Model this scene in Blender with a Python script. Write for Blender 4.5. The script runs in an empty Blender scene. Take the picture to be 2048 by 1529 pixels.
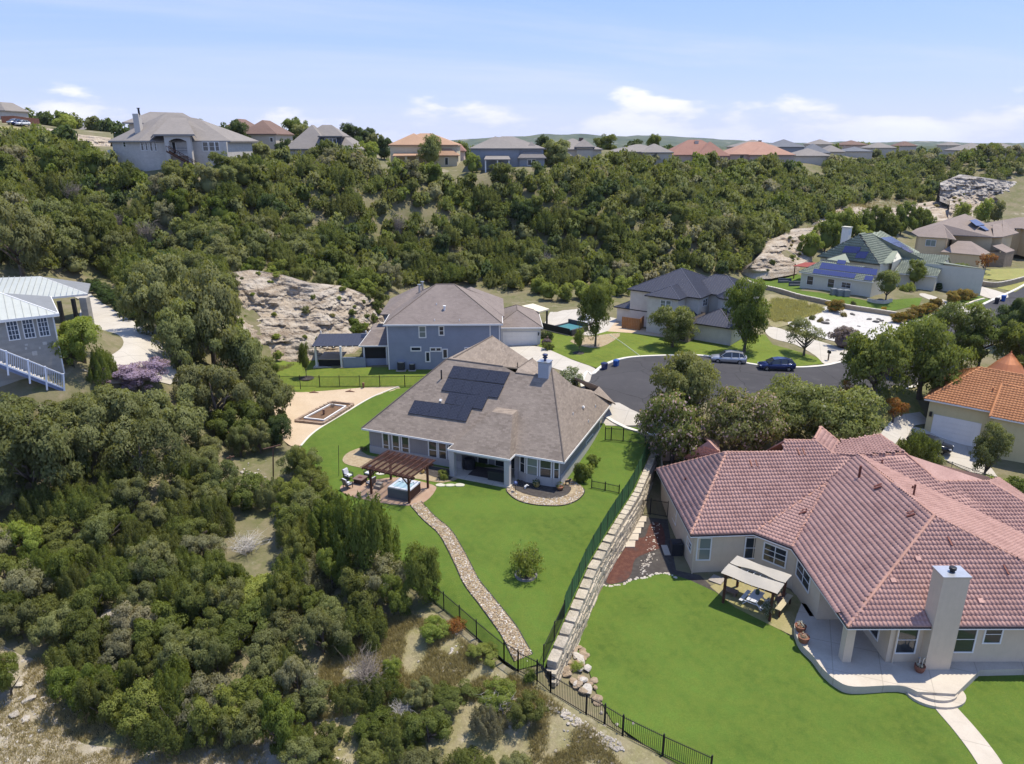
import bpy,bmesh,math,random
import numpy as np
from mathutils import Vector,noise as mnoise
# ---------------------------------------------------------------- camera, light, world
SC=bpy.context.scene
COL=SC.collection
CAMZ=29.0
FPX = 1450.0                      # focal length in pixels of the 2048 px wide photograph
CX,CY=1024.0,764.5
PITCH=math.atan((764.5-285.0)/FPX)
cam_d=bpy.data.cameras.new('camera')
cam=bpy.data.objects.new('camera',cam_d)
COL.objects.link(cam)
cam.location=(0,0,CAMZ)
cam.rotation_euler=(math.pi/2-PITCH,0,0)
cam_d.sensor_fit='HORIZONTAL'
cam_d.sensor_width=36.0
cam_d.lens=36.0*FPX/2048.0
cam_d.clip_start=0.5
cam_d.clip_end=20000
SC.camera=cam
SUN_EL, SUN_AZ = math.radians(70), math.radians(27)      # azimuth measured from +X towards +Y
world=bpy.data.worlds.new('World')
SC.world=world
world.use_nodes=True
sun_d=bpy.data.lights.new('sun','SUN')
sun_d.energy=3.7
sun_d.angle=math.radians(0.53)
sun_d.color=(1.0,0.935,0.80)
sun=bpy.data.objects.new('sun',sun_d)
COL.objects.link(sun)
sdir=Vector((math.cos(SUN_EL)*math.cos(SUN_AZ),math.cos(SUN_EL)*math.sin(SUN_AZ),math.sin(SUN_EL)))
sun.rotation_euler=sdir.to_track_quat('Z','Y').to_euler()
sun.location=(40,20,120)
SC.view_settings.view_transform='Standard'
SC.view_settings.look='None'
SC.view_settings.exposure=0.76
SC.view_settings.gamma=1.0
SC.view_settings.use_curve_mapping=False
try:
 SC.cycles.max_bounces=6
 SC.cycles.diffuse_bounces=5
 SC.cycles.transparent_max_bounces=6
 SC.cycles.use_denoising=True
except Exception:
 pass
def build_world():
 nt=world.node_tree
 nt.nodes.clear()
 N,L=nt.nodes.new,nt.links.new
 out=N('ShaderNodeOutputWorld')
 bg=N('ShaderNodeBackground')
 bg.inputs['Strength'].default_value=0.15
 L(bg.outputs[0],out.inputs[0])
 sky=N('ShaderNodeTexSky')
 sky.sky_type='NISHITA'
 sky.sun_disc=False
 sky.sun_elevation=SUN_EL
 sky.sun_rotation=math.pi/2-SUN_AZ
 sky.altitude=300
 sky.air_density=1.0
 sky.dust_density=0.6
 sky.ozone_density=1.5
 tc=N('ShaderNodeTexCoord')
 sep=N('ShaderNodeSeparateXYZ')
 L(tc.outputs['Generated'],sep.inputs[0])
 def math_(op,a,b=None,c=None,clamp=False):
  m=N('ShaderNodeMath')
  m.operation=op
  m.use_clamp=clamp
  for i,v in enumerate((a,b,c)):
   if v is None:
    continue
   if isinstance(v,(int,float)):
    m.inputs[i].default_value=v
   else:
    L(v,m.inputs[i])
  return m.outputs[0]
 def ramp(v,a,b):
  m=N('ShaderNodeMapRange')
  m.interpolation_type='SMOOTHSTEP'
  m.inputs[1].default_value,m.inputs[2].default_value=a,b
  L(v,m.inputs[0])
  return m.outputs[0]
 z=sep.outputs['Z']
 # cirrus: stretched noise over a flat ceiling
 zc=math_('ADD',math_('MAXIMUM',z,0.0),0.10)
 px=math_('DIVIDE',sep.outputs['X'],zc)
 py=math_('DIVIDE',sep.outputs['Y'],zc)
 cmb=N('ShaderNodeCombineXYZ')
 L(math_('ADD',math_('MULTIPLY',px,0.30),math_('MULTIPLY',py,0.10)),cmb.inputs[0])
 L(math_('ADD',math_('MULTIPLY',px,-0.35),math_('MULTIPLY',py,1.0)),cmb.inputs[1])
 cmb.inputs[2].default_value=3.1
 n1=N('ShaderNodeTexNoise')
 n1.inputs['Scale'].default_value=0.55
 n1.inputs['Detail'].default_value=9
 n1.inputs['Roughness'].default_value=0.62
 n1.inputs['Distortion'].default_value=0.5
 L(cmb.outputs[0],n1.inputs['Vector'])
 cir=math_('MULTIPLY',ramp(n1.outputs[0],0.50,0.78),0.50)
 # cumulus: puffs in a band low over the horizon
 cmb2=N('ShaderNodeCombineXYZ')
 L(math_('MULTIPLY',sep.outputs['X'],6.0),cmb2.inputs[0])
 L(math_('MULTIPLY',sep.outputs['Y'],6.0),cmb2.inputs[1])
 L(math_('MULTIPLY',z,20.0),cmb2.inputs[2])
 n2=N('ShaderNodeTexNoise')
 n2.inputs['Scale'].default_value=1.0
 n2.inputs['Detail'].default_value=8
 n2.inputs['Roughness'].default_value=0.55
 mp=N('ShaderNodeMapping')
 mp.inputs['Location'].default_value=(1.35,0.0,0.35)
 L(cmb2.outputs[0],mp.inputs[0])
 L(mp.outputs[0],n2.inputs['Vector'])
 band=math_('MULTIPLY',ramp(z,-0.05,0.012),math_('SUBTRACT',1.0,ramp(z,0.02,0.10)))
 thr=math_('MULTIPLY_ADD',band,0.33,n2.outputs[0])
 cum=math_('MULTIPLY',ramp(thr,0.76,0.86),ramp(z,-0.03,0.03))
 haze=math_('MULTIPLY',math_('POWER',math_('SUBTRACT',1.0,math_('ABSOLUTE',z)),13.0),0.88)
 def mix(f,a,b):
  m=N('ShaderNodeMixRGB')
  if isinstance(f,(int,float)):
   m.inputs[0].default_value=f
  else:
   L(f,m.inputs[0])
  for i,v in ((1,a),(2,b)):
   if isinstance(v,tuple):
    m.inputs[i].default_value=v
   else:
    L(v,m.inputs[i])
  return m.outputs[0]
 c0=mix(0.80,sky.outputs[0],(1.10,1.80,4.0,1))
 c=mix(haze,c0,(3.25,3.4,4.3,1))
 c=mix(cir,c,(3.2,3.4,4.35,1))
 shade=ramp(n2.outputs[0],0.45,0.70)
 ccol=mix(shade,(3.5,3.6,4.35,1),(4.35,4.35,4.45,1))
 c=mix(math_('MULTIPLY',cum,0.93),c,ccol)
 L(c,bg.inputs['Color'])
build_world()
# ---------------------------------------------------------------- rays through the lens (for surveying only)
SP,CP=math.sin(PITCH),math.cos(PITCH)
def ray(px,py):
 x=(px-CX)/FPX
 y=-(py-CY)/FPX
 return Vector((x,CP+y*SP,-SP+y*CP))
def at(px,py,z):
 d=ray(px,py)
 t=(z-CAMZ)/d.z
 return Vector((d.x*t,d.y*t,z))
def atY(px,py,Y):
 d=ray(px,py)
 t=Y/d.y
 return Vector((d.x*t,Y,CAMZ+d.z*t))
CAMP=Vector((0,0,CAMZ))
def hit(px,py,pl):
 """point of the plane pl = (point, normal) seen at a pixel"""
 d=ray(px,py)
 t=(pl[0]-CAMP).dot(pl[1])/d.dot(pl[1])
 return CAMP+d*t
def slope(A,B,pitch,inner):
 """roof plane through the eave A-B that rises towards the point inner"""
 e=(B-A)
 e=Vector((e.x,e.y,0)).normalized()
 n=Vector((-e.y,e.x,0))
 if n.dot(Vector((inner.x-A.x,inner.y-A.y,0)))<0:
  n=-n
 up=Vector((n.x,n.y,pitch)).normalized()
 nn=e.cross(up)
 if nn.z<0:
  nn=-nn
 return (A.copy(),nn.normalized())
def vplane(A,B):
 e=Vector((B.x-A.x,B.y-A.y,0)).normalized()
 n=Vector((e.y,-e.x,0))
 if n.dot(Vector((A.x,A.y,0)))>0:
  n=-n
 return (A.copy(), n)      # normal looks towards the camera
def plane3(a,b,c):
 n=(b-a).cross(c-a).normalized()
 if n.z<0:
  n=-n
 return (a.copy(),n)
# ---------------------------------------------------------------- objects
def thing(name,label,cat,loc=(0,0,0),rz=0.0,group=None):
 o=bpy.data.objects.new(name,None)
 o.empty_display_size=0.3
 COL.objects.link(o)
 o.location=loc
 o.rotation_euler=(0,0,rz)
 o['label']=label
 o['category']=cat
 if group:
  o['group']=group
 return o
def tag(o,label=None,cat=None,group=None,kind=None):
 if label:
  o['label']=label
 if cat:
  o['category']=cat
 if group:
  o['group']=group
 if kind:
  o['kind']=kind
 return o
def origin(o):
 v=Vector((0,0,0))
 while o is not None:
  v=v+o.location
  o=o.parent
 return v
class MB:
 """collects polygons; build() links them as one mesh object"""
 def __init__(self):
  self.v=[]
  self.f=[]
  self.m=[]
  self.uv={}
 def poly(self,pts,m=0,uv=None):
  i=len(self.v)
  self.v.extend([tuple(p) for p in pts])
  if uv:
   self.uv[len(self.f)]=uv
  self.f.append(tuple(range(i,i+len(pts))))
  self.m.append(m)
 def hull(self,bot,top,m=0,cap=True):
  """prism between two loops (bottom counter-clockwise seen from above)"""
  i=len(self.v)
  n=len(bot)
  self.v.extend([tuple(p) for p in bot])
  self.v.extend([tuple(p) for p in top])
  for k in range(n):
   self.f.append((i+k,i+(k+1) % n,i+n+(k+1) % n,i+n+k))
   self.m.append(m)
  if cap:
   self.f.append(tuple(range(i+n-1,i-1,-1)))
   self.m.append(m)
   self.f.append(tuple(range(i+n,i+2*n)))
   self.m.append(m)
 def obox(self,c,ax,ay,az,m=0):
  """box from its centre and three half vectors"""
  c,ax,ay,az=Vector(c),Vector(ax),Vector(ay),Vector(az)
  if ax.cross(ay).dot(az)<0:
   ax=-ax
  b=[c-ax-ay-az,c+ax-ay-az,c+ax+ay-az,c-ax+ay-az]
  t=[c-ax-ay+az,c+ax-ay+az,c+ax+ay+az,c-ax+ay+az]
  self.hull(b,t,m)
 def box(self,x0,y0,z0,x1,y1,z1,m=0):
  self.obox(((x0+x1)/2,(y0+y1)/2,(z0+z1)/2),((x1-x0)/2,0,0),(0,(y1-y0)/2,0),(0,0,(z1-z0)/2),m)
 def bar(self,a,b,w,h=None,m=0,up=(0,0,1)):
  """square bar from a to b"""
  a,b=Vector(a),Vector(b)
  d=b-a
  if d.length<1e-6:
   return
  h=h or w
  u=Vector(up)
  s=d.cross(u)
  if s.length<1e-5:
   s=d.cross(Vector((1,0,0)))
  s=s.normalized()*(w/2)
  t=s.cross(d).normalized()*(h/2)
  self.obox((a+b)/2,d/2,s,t,m)
 def tube(self,pts,r,n=6,m=0,cap=True):
  pts=[Vector(p) for p in pts]
  rs=r if isinstance(r,(list,tuple)) else [r]*len(pts)
  i0=len(self.v)
  for k,p in enumerate(pts):
   d=(pts[min(k+1,len(pts)-1)]-pts[max(k-1,0)])
   d=d.normalized() if d.length>1e-9 else Vector((0,0,1))
   s=d.cross(Vector((0,0,1)))
   if s.length<1e-3:
    s=Vector((1,0,0))
   s=s.normalized()
   t=d.cross(s).normalized()
   for j in range(n):
    a=2*math.pi*j/n
    self.v.append(tuple(p+(s*math.cos(a)+t*math.sin(a))*rs[k]))
  for k in range(len(pts)-1):
   for j in range(n):
    a,b=i0+k*n+j,i0+k*n+(j+1) % n
    self.f.append((a,a+n,b+n,b))
    self.m.append(m)
  if cap:
   self.f.append(tuple(i0+j for j in range(n)))
   self.m.append(m)
   e=i0+(len(pts)-1)*n
   self.f.append(tuple(e+n-1-j for j in range(n)))
   self.m.append(m)
 def lathe(self,prof,c=(0,0,0),n=14,m=0,sx=1,sy=1):
  c=Vector(c)
  i0=len(self.v)
  for r,z in prof:
   for j in range(n):
    a=2*math.pi*j/n
    self.v.append((c.x+r*sx*math.cos(a),c.y+r*sy*math.sin(a),c.z+z))
  for k in range(len(prof)-1):
   for j in range(n):
    a,b=i0+k*n+j,i0+k*n+(j+1) % n
    self.f.append((a,b,b+n,a+n))
    self.m.append(m)
  self.f.append(tuple(i0+n-1-j for j in range(n)))
  self.m.append(m)
  e=i0+(len(prof)-1)*n
  self.f.append(tuple(e+j for j in range(n)))
  self.m.append(m)
 def mesh(self,name,mats,off=(0,0,0),smooth=False,planar_uv=False):
  me=bpy.data.meshes.new(name)
  ox,oy,oz=off
  me.from_pydata([(x-ox,y-oy,z-oz) for x,y,z in self.v],[],self.f)
  for mm in (mats if isinstance(mats,(list,tuple)) else [mats]):
   me.materials.append(mm)
  me.polygons.foreach_set('material_index',self.m)
  if smooth:
   me.polygons.foreach_set('use_smooth',[True]*len(self.f))
  if planar_uv or self.uv:
   ul=me.uv_layers.new(name='UVMap')
   for p in me.polygons:
    pts=[Vector(self.v[i]) for i in p.vertices]
    n=p.normal
    u=Vector((0,0,1)).cross(n)
    u=u.normalized() if u.length>1e-3 else Vector((1,0,0))
    w=n.cross(u)
    for k,li in enumerate(p.loop_indices):
     q=pts[k]
     ul.data[li].uv=(q.dot(u),q.dot(w))
  me.update()
  return me
 def build(self,name,mats,parent=None,local=False,smooth=False,uv=False,kind=None,label=None):
  off=(0,0,0) if (local or parent is None) else tuple(origin(parent))
  o=bpy.data.objects.new(name,self.mesh(name,mats,off,smooth,uv))
  COL.objects.link(o)
  if parent is not None:
   o.parent=parent
  if kind:
   o['kind']=kind
  if label:
   o['label']=label
  return o
def copy_tree(o,parent=None):
 c=o.copy()
 COL.objects.link(c)
 c.parent=parent
 for ch in list(o.children):
  copy_tree(ch,c)
 return c
# ---------------------------------------------------------------- materials
MATS={}
def srgb(r,g,b):
 f=lambda v: (v/255/12.92) if v/255 <= 0.04045 else ((v/255+0.055)/1.055) ** 2.4
 return (f(r),f(g),f(b))
class NT:
 def __init__(self,name):
  self.mat=bpy.data.materials.new(name)
  self.mat.use_nodes=True
  self.nt=self.mat.node_tree
  self.b=self.nt.nodes['Principled BSDF']
  self.out=self.nt.nodes['Material Output']
 def n(self,t):
  return self.nt.nodes.new(t)
 def l(self,a,b):
  self.nt.links.new(a,b)
 def coords(self,kind='Object',scale=(1,1,1)):
  tc=self.n('ShaderNodeTexCoord')
  mp=self.n('ShaderNodeMapping')
  mp.inputs['Scale'].default_value=scale
  self.l(tc.outputs[kind],mp.inputs[0])
  return mp.outputs[0]
 def world_pos(self,scale=(1,1,1)):
  g=self.n('ShaderNodeNewGeometry')
  mp=self.n('ShaderNodeMapping')
  mp.inputs['Scale'].default_value=scale
  self.l(g.outputs['Position'],mp.inputs[0])
  return mp.outputs[0]
 def noise(self,vec,scale,detail=4,rough=0.6):
  t=self.n('ShaderNodeTexNoise')
  t.inputs['Scale'].default_value=scale
  t.inputs['Detail'].default_value=detail
  t.inputs['Roughness'].default_value=rough
  self.l(vec,t.inputs['Vector'])
  return t.outputs[0]
 def rng(self,v,a,b,c=0.0,d=1.0):
  m=self.n('ShaderNodeMapRange')
  for i,x in enumerate((a,b,c,d)):
   m.inputs[i+1].default_value=x
  self.l(v,m.inputs[0])
  return m.outputs[0]
 def mix(self,f,a,b,mode='MIX'):
  m=self.n('ShaderNodeMixRGB')
  m.blend_type=mode
  if isinstance(f,(int,float)):
   m.inputs[0].default_value=f
  else:
   self.l(f,m.inputs[0])
  for i,v in ((1,a),(2,b)):
   if isinstance(v,(tuple,list)):
    m.inputs[i].default_value=(*v[:3],1)
   else:
    self.l(v,m.inputs[i])
  return m.outputs[0]
 def mul(self,a,b):
  m=self.n('ShaderNodeMath')
  m.operation='MULTIPLY'
  for i,v in enumerate((a,b)):
   if isinstance(v,(int,float)):
    m.inputs[i].default_value=v
   else:
    self.l(v,m.inputs[i])
  return m.outputs[0]
 def bump(self,h,strength=0.3,dist=0.05):
  b=self.n('ShaderNodeBump')
  b.inputs['Strength'].default_value=strength
  b.inputs['Distance'].default_value=dist
  self.l(h,b.inputs['Height'])
  self.l(b.outputs[0],self.b.inputs['Normal'])
 def done(self,color=None,rough=0.8,metal=0.0,spec=0.3):
  if color is not None:
   if isinstance(color,(tuple,list)):
    self.b.inputs['Base Color'].default_value=(*color[:3],1)
   else:
    self.l(color,self.b.inputs['Base Color'])
  self.b.inputs['Roughness'].default_value=rough
  self.b.inputs['Metallic'].default_value=metal
  self.b.inputs['Specular IOR Level'].default_value=spec
  return self.mat
def scl(c,k):
 return tuple(min(1.0,x*k) for x in c)
def plain(name,c,rough=0.75,metal=0.0,spec=0.3,var=0.12,scale=1.5,fine=12.0,bump=0.0):
 """a surface of one colour with soft wear and grain"""
 if name in MATS:
  return MATS[name]
 t=NT(name)
 p=t.world_pos()
 a=t.noise(p,scale,5)
 b=t.noise(p,fine,3)
 m=t.mix(t.rng(a,.3,.7),scl(c,1-var),scl(c,1+var))
 m=t.mix(t.rng(b,.35,.65,0,.45),m,scl(c,1-1.4*var))
 st=t.noise(t.world_pos((3.2,3.2,.22)),1.0,4,.65)
 m=t.mix(t.rng(st,.50,.78,0,.32),m,scl(c,.80))
 if bump:
  t.bump(b,bump,0.02)
 MATS[name]=t.done(m,rough,metal,spec)
 return MATS[name]
def shingle_mat(name,c1,c2,c3):
 t=NT(name)
 uv=t.coords('UV')
 br=t.n('ShaderNodeTexBrick')
 br.offset=0.37
 br.inputs['Scale'].default_value=1.0
 br.inputs['Brick Width'].default_value=0.42
 br.inputs['Row Height'].default_value=0.20
 br.inputs['Mortar Size'].default_value=0.012
 br.inputs['Mortar Smooth'].default_value=0.2
 br.inputs['Bias'].default_value=0.0
 br.inputs['Color1'].default_value=(*c1,1)
 br.inputs['Color2'].default_value=(*c2,1)
 br.inputs['Mortar'].default_value=(*scl(c3,.62),1)
 t.l(uv,br.inputs['Vector'])
 n1=t.noise(uv,0.35,4)
 n2=t.noise(uv,9.0,2)
 m=t.mix(t.rng(n1,.35,.7,0,.5),br.outputs['Color'],c3)
 m=t.mix(t.rng(n2,.35,.7,0,.35),m,scl(c2,.8))
 t.bump(br.outputs['Fac'],-0.35,0.02)
 MATS[name]=t.done(m,0.92,0,0.15)
 return MATS[name]
def siding_mat(name,c,pitch=0.17,vertical=False):
 t=NT(name)
 uv=t.coords('UV')
 w=t.n('ShaderNodeTexWave')
 w.wave_type='BANDS'
 w.bands_direction='X' if vertical else 'Y'
 w.wave_profile='SAW'
 w.inputs['Scale'].default_value=2*math.pi/20/pitch*1.0
 w.inputs['Distortion'].default_value=0
 t.l(uv,w.inputs['Vector'])
 n1=t.noise(uv,0.8,4)
 m=t.mix(t.rng(n1,.3,.7),scl(c,.93),scl(c,1.07))
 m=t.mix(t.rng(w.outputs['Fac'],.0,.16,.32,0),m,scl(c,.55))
 t.bump(w.outputs['Fac'],0.3,0.02)
 MATS[name]=t.done(m,0.7,0,0.25)
 return MATS[name]
def block_mat(name,c1,c2,mortar,w=0.6,h=0.3,ms=0.015):
 t=NT(name)
 uv=t.coords('UV')
 br=t.n('ShaderNodeTexBrick')
 br.inputs['Scale'].default_value=1.0
 br.inputs['Brick Width'].default_value=w
 br.inputs['Row Height'].default_value=h
 br.inputs['Mortar Size'].default_value=ms
 br.inputs['Color1'].default_value=(*c1,1)
 br.inputs['Color2'].default_value=(*c2,1)
 br.inputs['Mortar'].default_value=(*mortar,1)
 t.l(uv,br.inputs['Vector'])
 n1=t.noise(uv,1.2,5)
 m=t.mix(t.rng(n1,.35,.7,0,.6),br.outputs['Color'],scl(c1,.72))
 t.bump(br.outputs['Fac'],-0.5,0.03)
 MATS[name]=t.done(m,0.9,0,0.2)
 return MATS[name]
def leaf_mat(name,dark,light,tint=None,trans=0.30,spread=0.5):
 """foliage: one shade per leaf and one hue per plant"""
 t=NT(name)
 g=t.n('ShaderNodeNewGeometry')
 oi=t.n('ShaderNodeObjectInfo')
 m=t.mix(g.outputs['Random Per Island'],dark,light)
 tint=tint or scl(light,1.1)
 m2=t.mix(t.rng(oi.outputs['Random'],0,1,0,spread),m,tint)
 hs=t.n('ShaderNodeHueSaturation')
 t.l(m2,hs.inputs['Color'])
 hs.inputs['Saturation'].default_value=1.0
 t.l(t.rng(oi.outputs['Random'],0,1,.80,1.16),hs.inputs['Value'])
 t.l(hs.outputs[0],t.b.inputs['Base Color'])
 t.b.inputs['Roughness'].default_value=0.6
 t.b.inputs['Specular IOR Level'].default_value=0.25
 tr=t.n('ShaderNodeBsdfTranslucent')
 t.l(t.mix(1.0,hs.outputs[0],(1.35,1.3,.75),'MULTIPLY'),tr.inputs[0])
 ms=t.n('ShaderNodeMixShader')
 ms.inputs[0].default_value=trans
 t.l(t.b.outputs[0],ms.inputs[1])
 t.l(tr.outputs[0],ms.inputs[2])
 t.l(ms.outputs[0],t.out.inputs[0])
 MATS[name]=t.mat
 return t.mat
def ground_mat(name,stops,bump=0.4):
 """stops: list of (colour, noise scale, lo, hi) laid over one another"""
 t=NT(name)
 p=t.world_pos()
 m=stops[0][0]
 for k,(c,s,lo,hi) in enumerate(stops[1:]):
  nv=t.noise(p,s,6,0.65)
  m=t.mix(t.rng(nv,lo,hi),m,c)
 f=t.noise(p,6.0,4,.7)
 m=t.mix(t.rng(f,.3,.7,0,.35),m,scl(stops[0][0],.55))
 t.bump(f,bump,0.08)
 MATS[name]=t.done(m,0.95,0,0.1)
 return MATS[name]
# ---------------------------------------------------------------- terrain
# surveyed heights: (pixel x, pixel y, height) ; the street is the zero level
CTRL_A=[
 # street and lawns of the cul-de-sac
 (1250,760,0),(1400,745,0),(1600,750,0),(1330,715,.1),(1680,720,0),(1800,680,.1),(1930,640,.4),(2045,592,1.2),
 (1180,700,.3),(1110,660,.4),(1350,690,.35),(1500,690,.35),(1600,700,.2),(1640,660,.25),(1760,660,.15),(1700,630,.35),
 (1560,640,.5),(1250,660,.5),(1040,700,.2),(1150,740,0),(1300,620,.5),(1450,600,.8),(1080,600,.9),(1180,600,.9),
 # blue-grey house and its lawn
 (780,738,-.3),(900,735,-.3),(640,735,-.5),(560,735,-.5),(720,765,-1.0),(860,760,-.9),(600,765,-1.3),
 (640,800,-1.9),(720,790,-1.8),(600,870,-2.3),(560,800,-1.9),(760,800,-2.0),
 # main yard
 (735,914,-3.4),(1018,975,-3.45),(1129,972,-3.4),(690,870,-2.9),(650,920,-3.2),(820,985,-3.5),(720,985,-3.5),(900,1080,-3.7),
 (1000,1180,-4.0),(1060,1270,-4.4),(1085,1310,-4.5),(1140,1160,-4.0),(1200,1050,-3.6),(1240,970,-3.3),(1270,900,-3.0),(1215,880,-3.0),
 (1240,830,-1.6),(1215,800,-.9),(900,1180,-4.1),(850,1090,-3.8),(1150,790,-.6),
 # slope below the fence
 (950,1290,-4.9),(1010,1345,-5.0),(1075,1375,-5.2),(1175,1440,-5.8),(1250,1485,-6.2),(1340,1525,-6.6),(850,1330,-5.6),(1000,1480,-6.6),
 (1180,1510,-6.8),(700,1400,-6.4),(500,1500,-7.4),(300,1500,-7.6),(60,1420,-7.2),(100,1300,-6.2),(700,1230,-5.2),(600,1100,-4.6),
 (500,960,-3.6),(470,1090,-4.8),(300,1180,-5.0),(80,1150,-4.0),(100,1000,-1.0),(300,1000,-2.6),(560,900,-3.0),(430,880,-2.0),
 # stone house at the left, its drive and the slope below it
 (60,900,2.0),(127,770,6.6),(60,800,6.0),(200,745,7.0),(230,650,7.2),(200,600,7.4),(350,562,7.6),(130,575,7.6),(40,620,7.4),(310,790,4.0),
 (330,720,5.6),(260,830,2.6),(420,740,2.5),(430,660,6.0),(400,600,8.2),(430,620,7.6),(380,640,7.0),
 # limestone cut
 (530,725,-.4),(640,715,-.4),(720,700,-.2),(765,650,.2),(470,540,10.0),(540,545,9.0),(620,560,7.6),(740,588,4.2),(420,562,9.6),(195,552,7.6),(240,600,7.4),(260,562,8.0),(300,590,7.8),(280,640,7.2),(180,530,8.6),(330,530,9.0),(400,530,10.2),
 # wooded hill
 (780,575,3.4),(850,570,2.6),(1000,580,1.6),(1150,575,1.4),(1300,560,1.4),(1450,560,1.8),(800,470,10.5),(1000,450,11.5),(1200,450,11.5),
 (1400,460,10.5),(600,450,14.0),(450,450,15.0),(250,480,12.5),(100,500,11.0),(800,350,22.2),(1000,342,22.4),(1150,350,21.6),(620,335,24.2),
 (150,380,21.5),(30,420,17.5),(400,390,19.8),(600,390,18.5),(900,390,17.5),(1300,360,19.5),(1300,400,15.5),
 (1500,400,13.5),(1500,350,18.0),(1650,390,12.0),(1570,500,5.6),(1640,450,8.0),(1750,420,8.6),(1850,400,9.0),
 # houses along the street beyond
 (1600,585,1.9),(1745,600,1.9),(1680,575,2.0),(1850,570,2.0),(1900,585,1.5),(1960,545,2.6),(2040,540,2.6),(1990,575,1.6),(1700,500,2.6),(1850,480,2.8),
 (2000,470,3.2),(1500,545,1.8),(1620,530,2.2),
]
CTRL_AW = [  # world points far from the picture's centre
 (-160,260,34),(-60,300,26),tuple(atY(300,278,225)),tuple(atY(420,276,225)),tuple(atY(560,288,225)),tuple(atY(700,294,240)),(0,330,24),(90,480,19),(-100,170,28),(-80,120,16),
 (-70,60,5),(-50,40,-3),(-40,20,-7),(0,15,-9),(40,15,-9),(150,330,17),(200,330,14),(230,250,3),(200,200,2.5),(160,150,1.5),(130,110,.6),(100,90,0),
 (70,85,-1.0),(80,60,-3.5),(70,75,-2.2),(60,80,-1.5),(50,83,-1.0),(200,110,0),(200,60,-4),(120,50,-5),(260,320,9),(250,420,16),(150,450,19),(-150,150,24),(-130,60,8),
 (300,420,14),(-220,320,36),(-300,200,34),(0,450,22),(400,450,14),(-200,450,28),
]
CTRL_AY=[(846,338,192),(846,346,183),(760,336,193),(930,336,189),(1015,336,183),(1015,348,174),(1100,335,187),(1160,331,194),(640,326,176),(560,331,186),(490,312,195),(280,347,150),
   (340,347,147),(450,338,150),(216,322,158),(1280,320,208),(1400,331,233),(1520,327,238),(1620,328,288),(1680,313,355),(1720,306,400),(1960,313,326),(2030,317,316),(1820,301,430),(846,318,240),(1015,318,240),
   (640,318,215),(10,262,205),(100,285,205),(180,296,200),(40,252,222),(5,238,235),(100,256,235),(165,268,320)]
CTRL_B=[
 (1381,1142,-6.2),(1290,1060,-6.0),(1320,1000,-5.5),(1345,930,-4.2),(1240,1110,-6.1),(1170,1240,-6.3),(1150,1290,-6.4),(1300,1250,-6.3),(1190,1380,-6.5),
 (1300,1460,-6.6),(1450,1500,-6.7),(1600,1520,-6.7),(1600,1290,-6.2),(1700,1345,-6.2),(1900,1400,-6.2),(2040,1350,-6.2),(2040,1500,-6.4),(1250,1490,-6.6),
 (1340,1530,-6.8),(1500,1150,-6.2),(1125,1340,-5.9),(1102,1386,-5.6),(1173,1431,-6.0),
]
CTRL_BW=[tuple(at(1870,884,-4.0)),tuple(at(1930,908,-4.2)),tuple(at(1870,935,-4.6)),tuple(at(1990,950,-4.6)),tuple(at(1980,915,-4.3)),(24,66,-5.0),(30,70,-3.6),(34,66,-5.2),(40,60,-5.6),(38,74,-2.4),(14,75.5,-.6),(20,74.0,-.3),(27,76,-.3),(33,79.5,-.2),(42,83,-.2),(50,86.5,-.2),(58,92,-.1),
   (60,55,-5.2),(60,40,-6.2),(35,25,-7),(20,20,-7.5),(80,60,-4.8),(120,50,-5),(30,84,0),(24,88,0),(40,90,0),(100,90,-.2),(70,85,-1.2),(60,76,-2.6),(20,82,0)]
class TPS:
 def __init__(self,pts,lam=0.6):
  P=np.array(pts,float)
  self.P=P[:,:2]/50.0
  n=len(P)
  A=np.zeros((n+3,n+3))
  A[:n,:n]=self.k(self.P,self.P)+lam*0.01*np.eye(n)
  A[:n,n]=1
  A[:n,n+1:]=self.P
  A[n:,:n]=A[:n,n:].T
  b=np.zeros(n+3)
  b[:n]=P[:,2]
  self.w=np.linalg.solve(A,b)
 @staticmethod
 def k(a,b):
  d2=((a[:,None,:]-b[None,:,:]) ** 2).sum(-1)
  return 0.5*d2*np.log(d2+1e-12)
 def __call__(self,xy):
  q=np.asarray(xy,float).reshape(-1,2)/50.0
  out=np.empty(len(q))
  n=len(self.P)
  for i in range(0,len(q),4000):
   s=q[i:i+4000]
   out[i:i+4000]=self.k(s,self.P) @ self.w[:n]+self.w[n]+s @ self.w[n+1:]
  return out
TA=TPS([tuple(at(*c)) for c in CTRL_A]+CTRL_AW+[tuple(atY(*c)) for c in CTRL_AY])
TB=TPS([tuple(at(*c)) for c in CTRL_B]+CTRL_BW)
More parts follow.
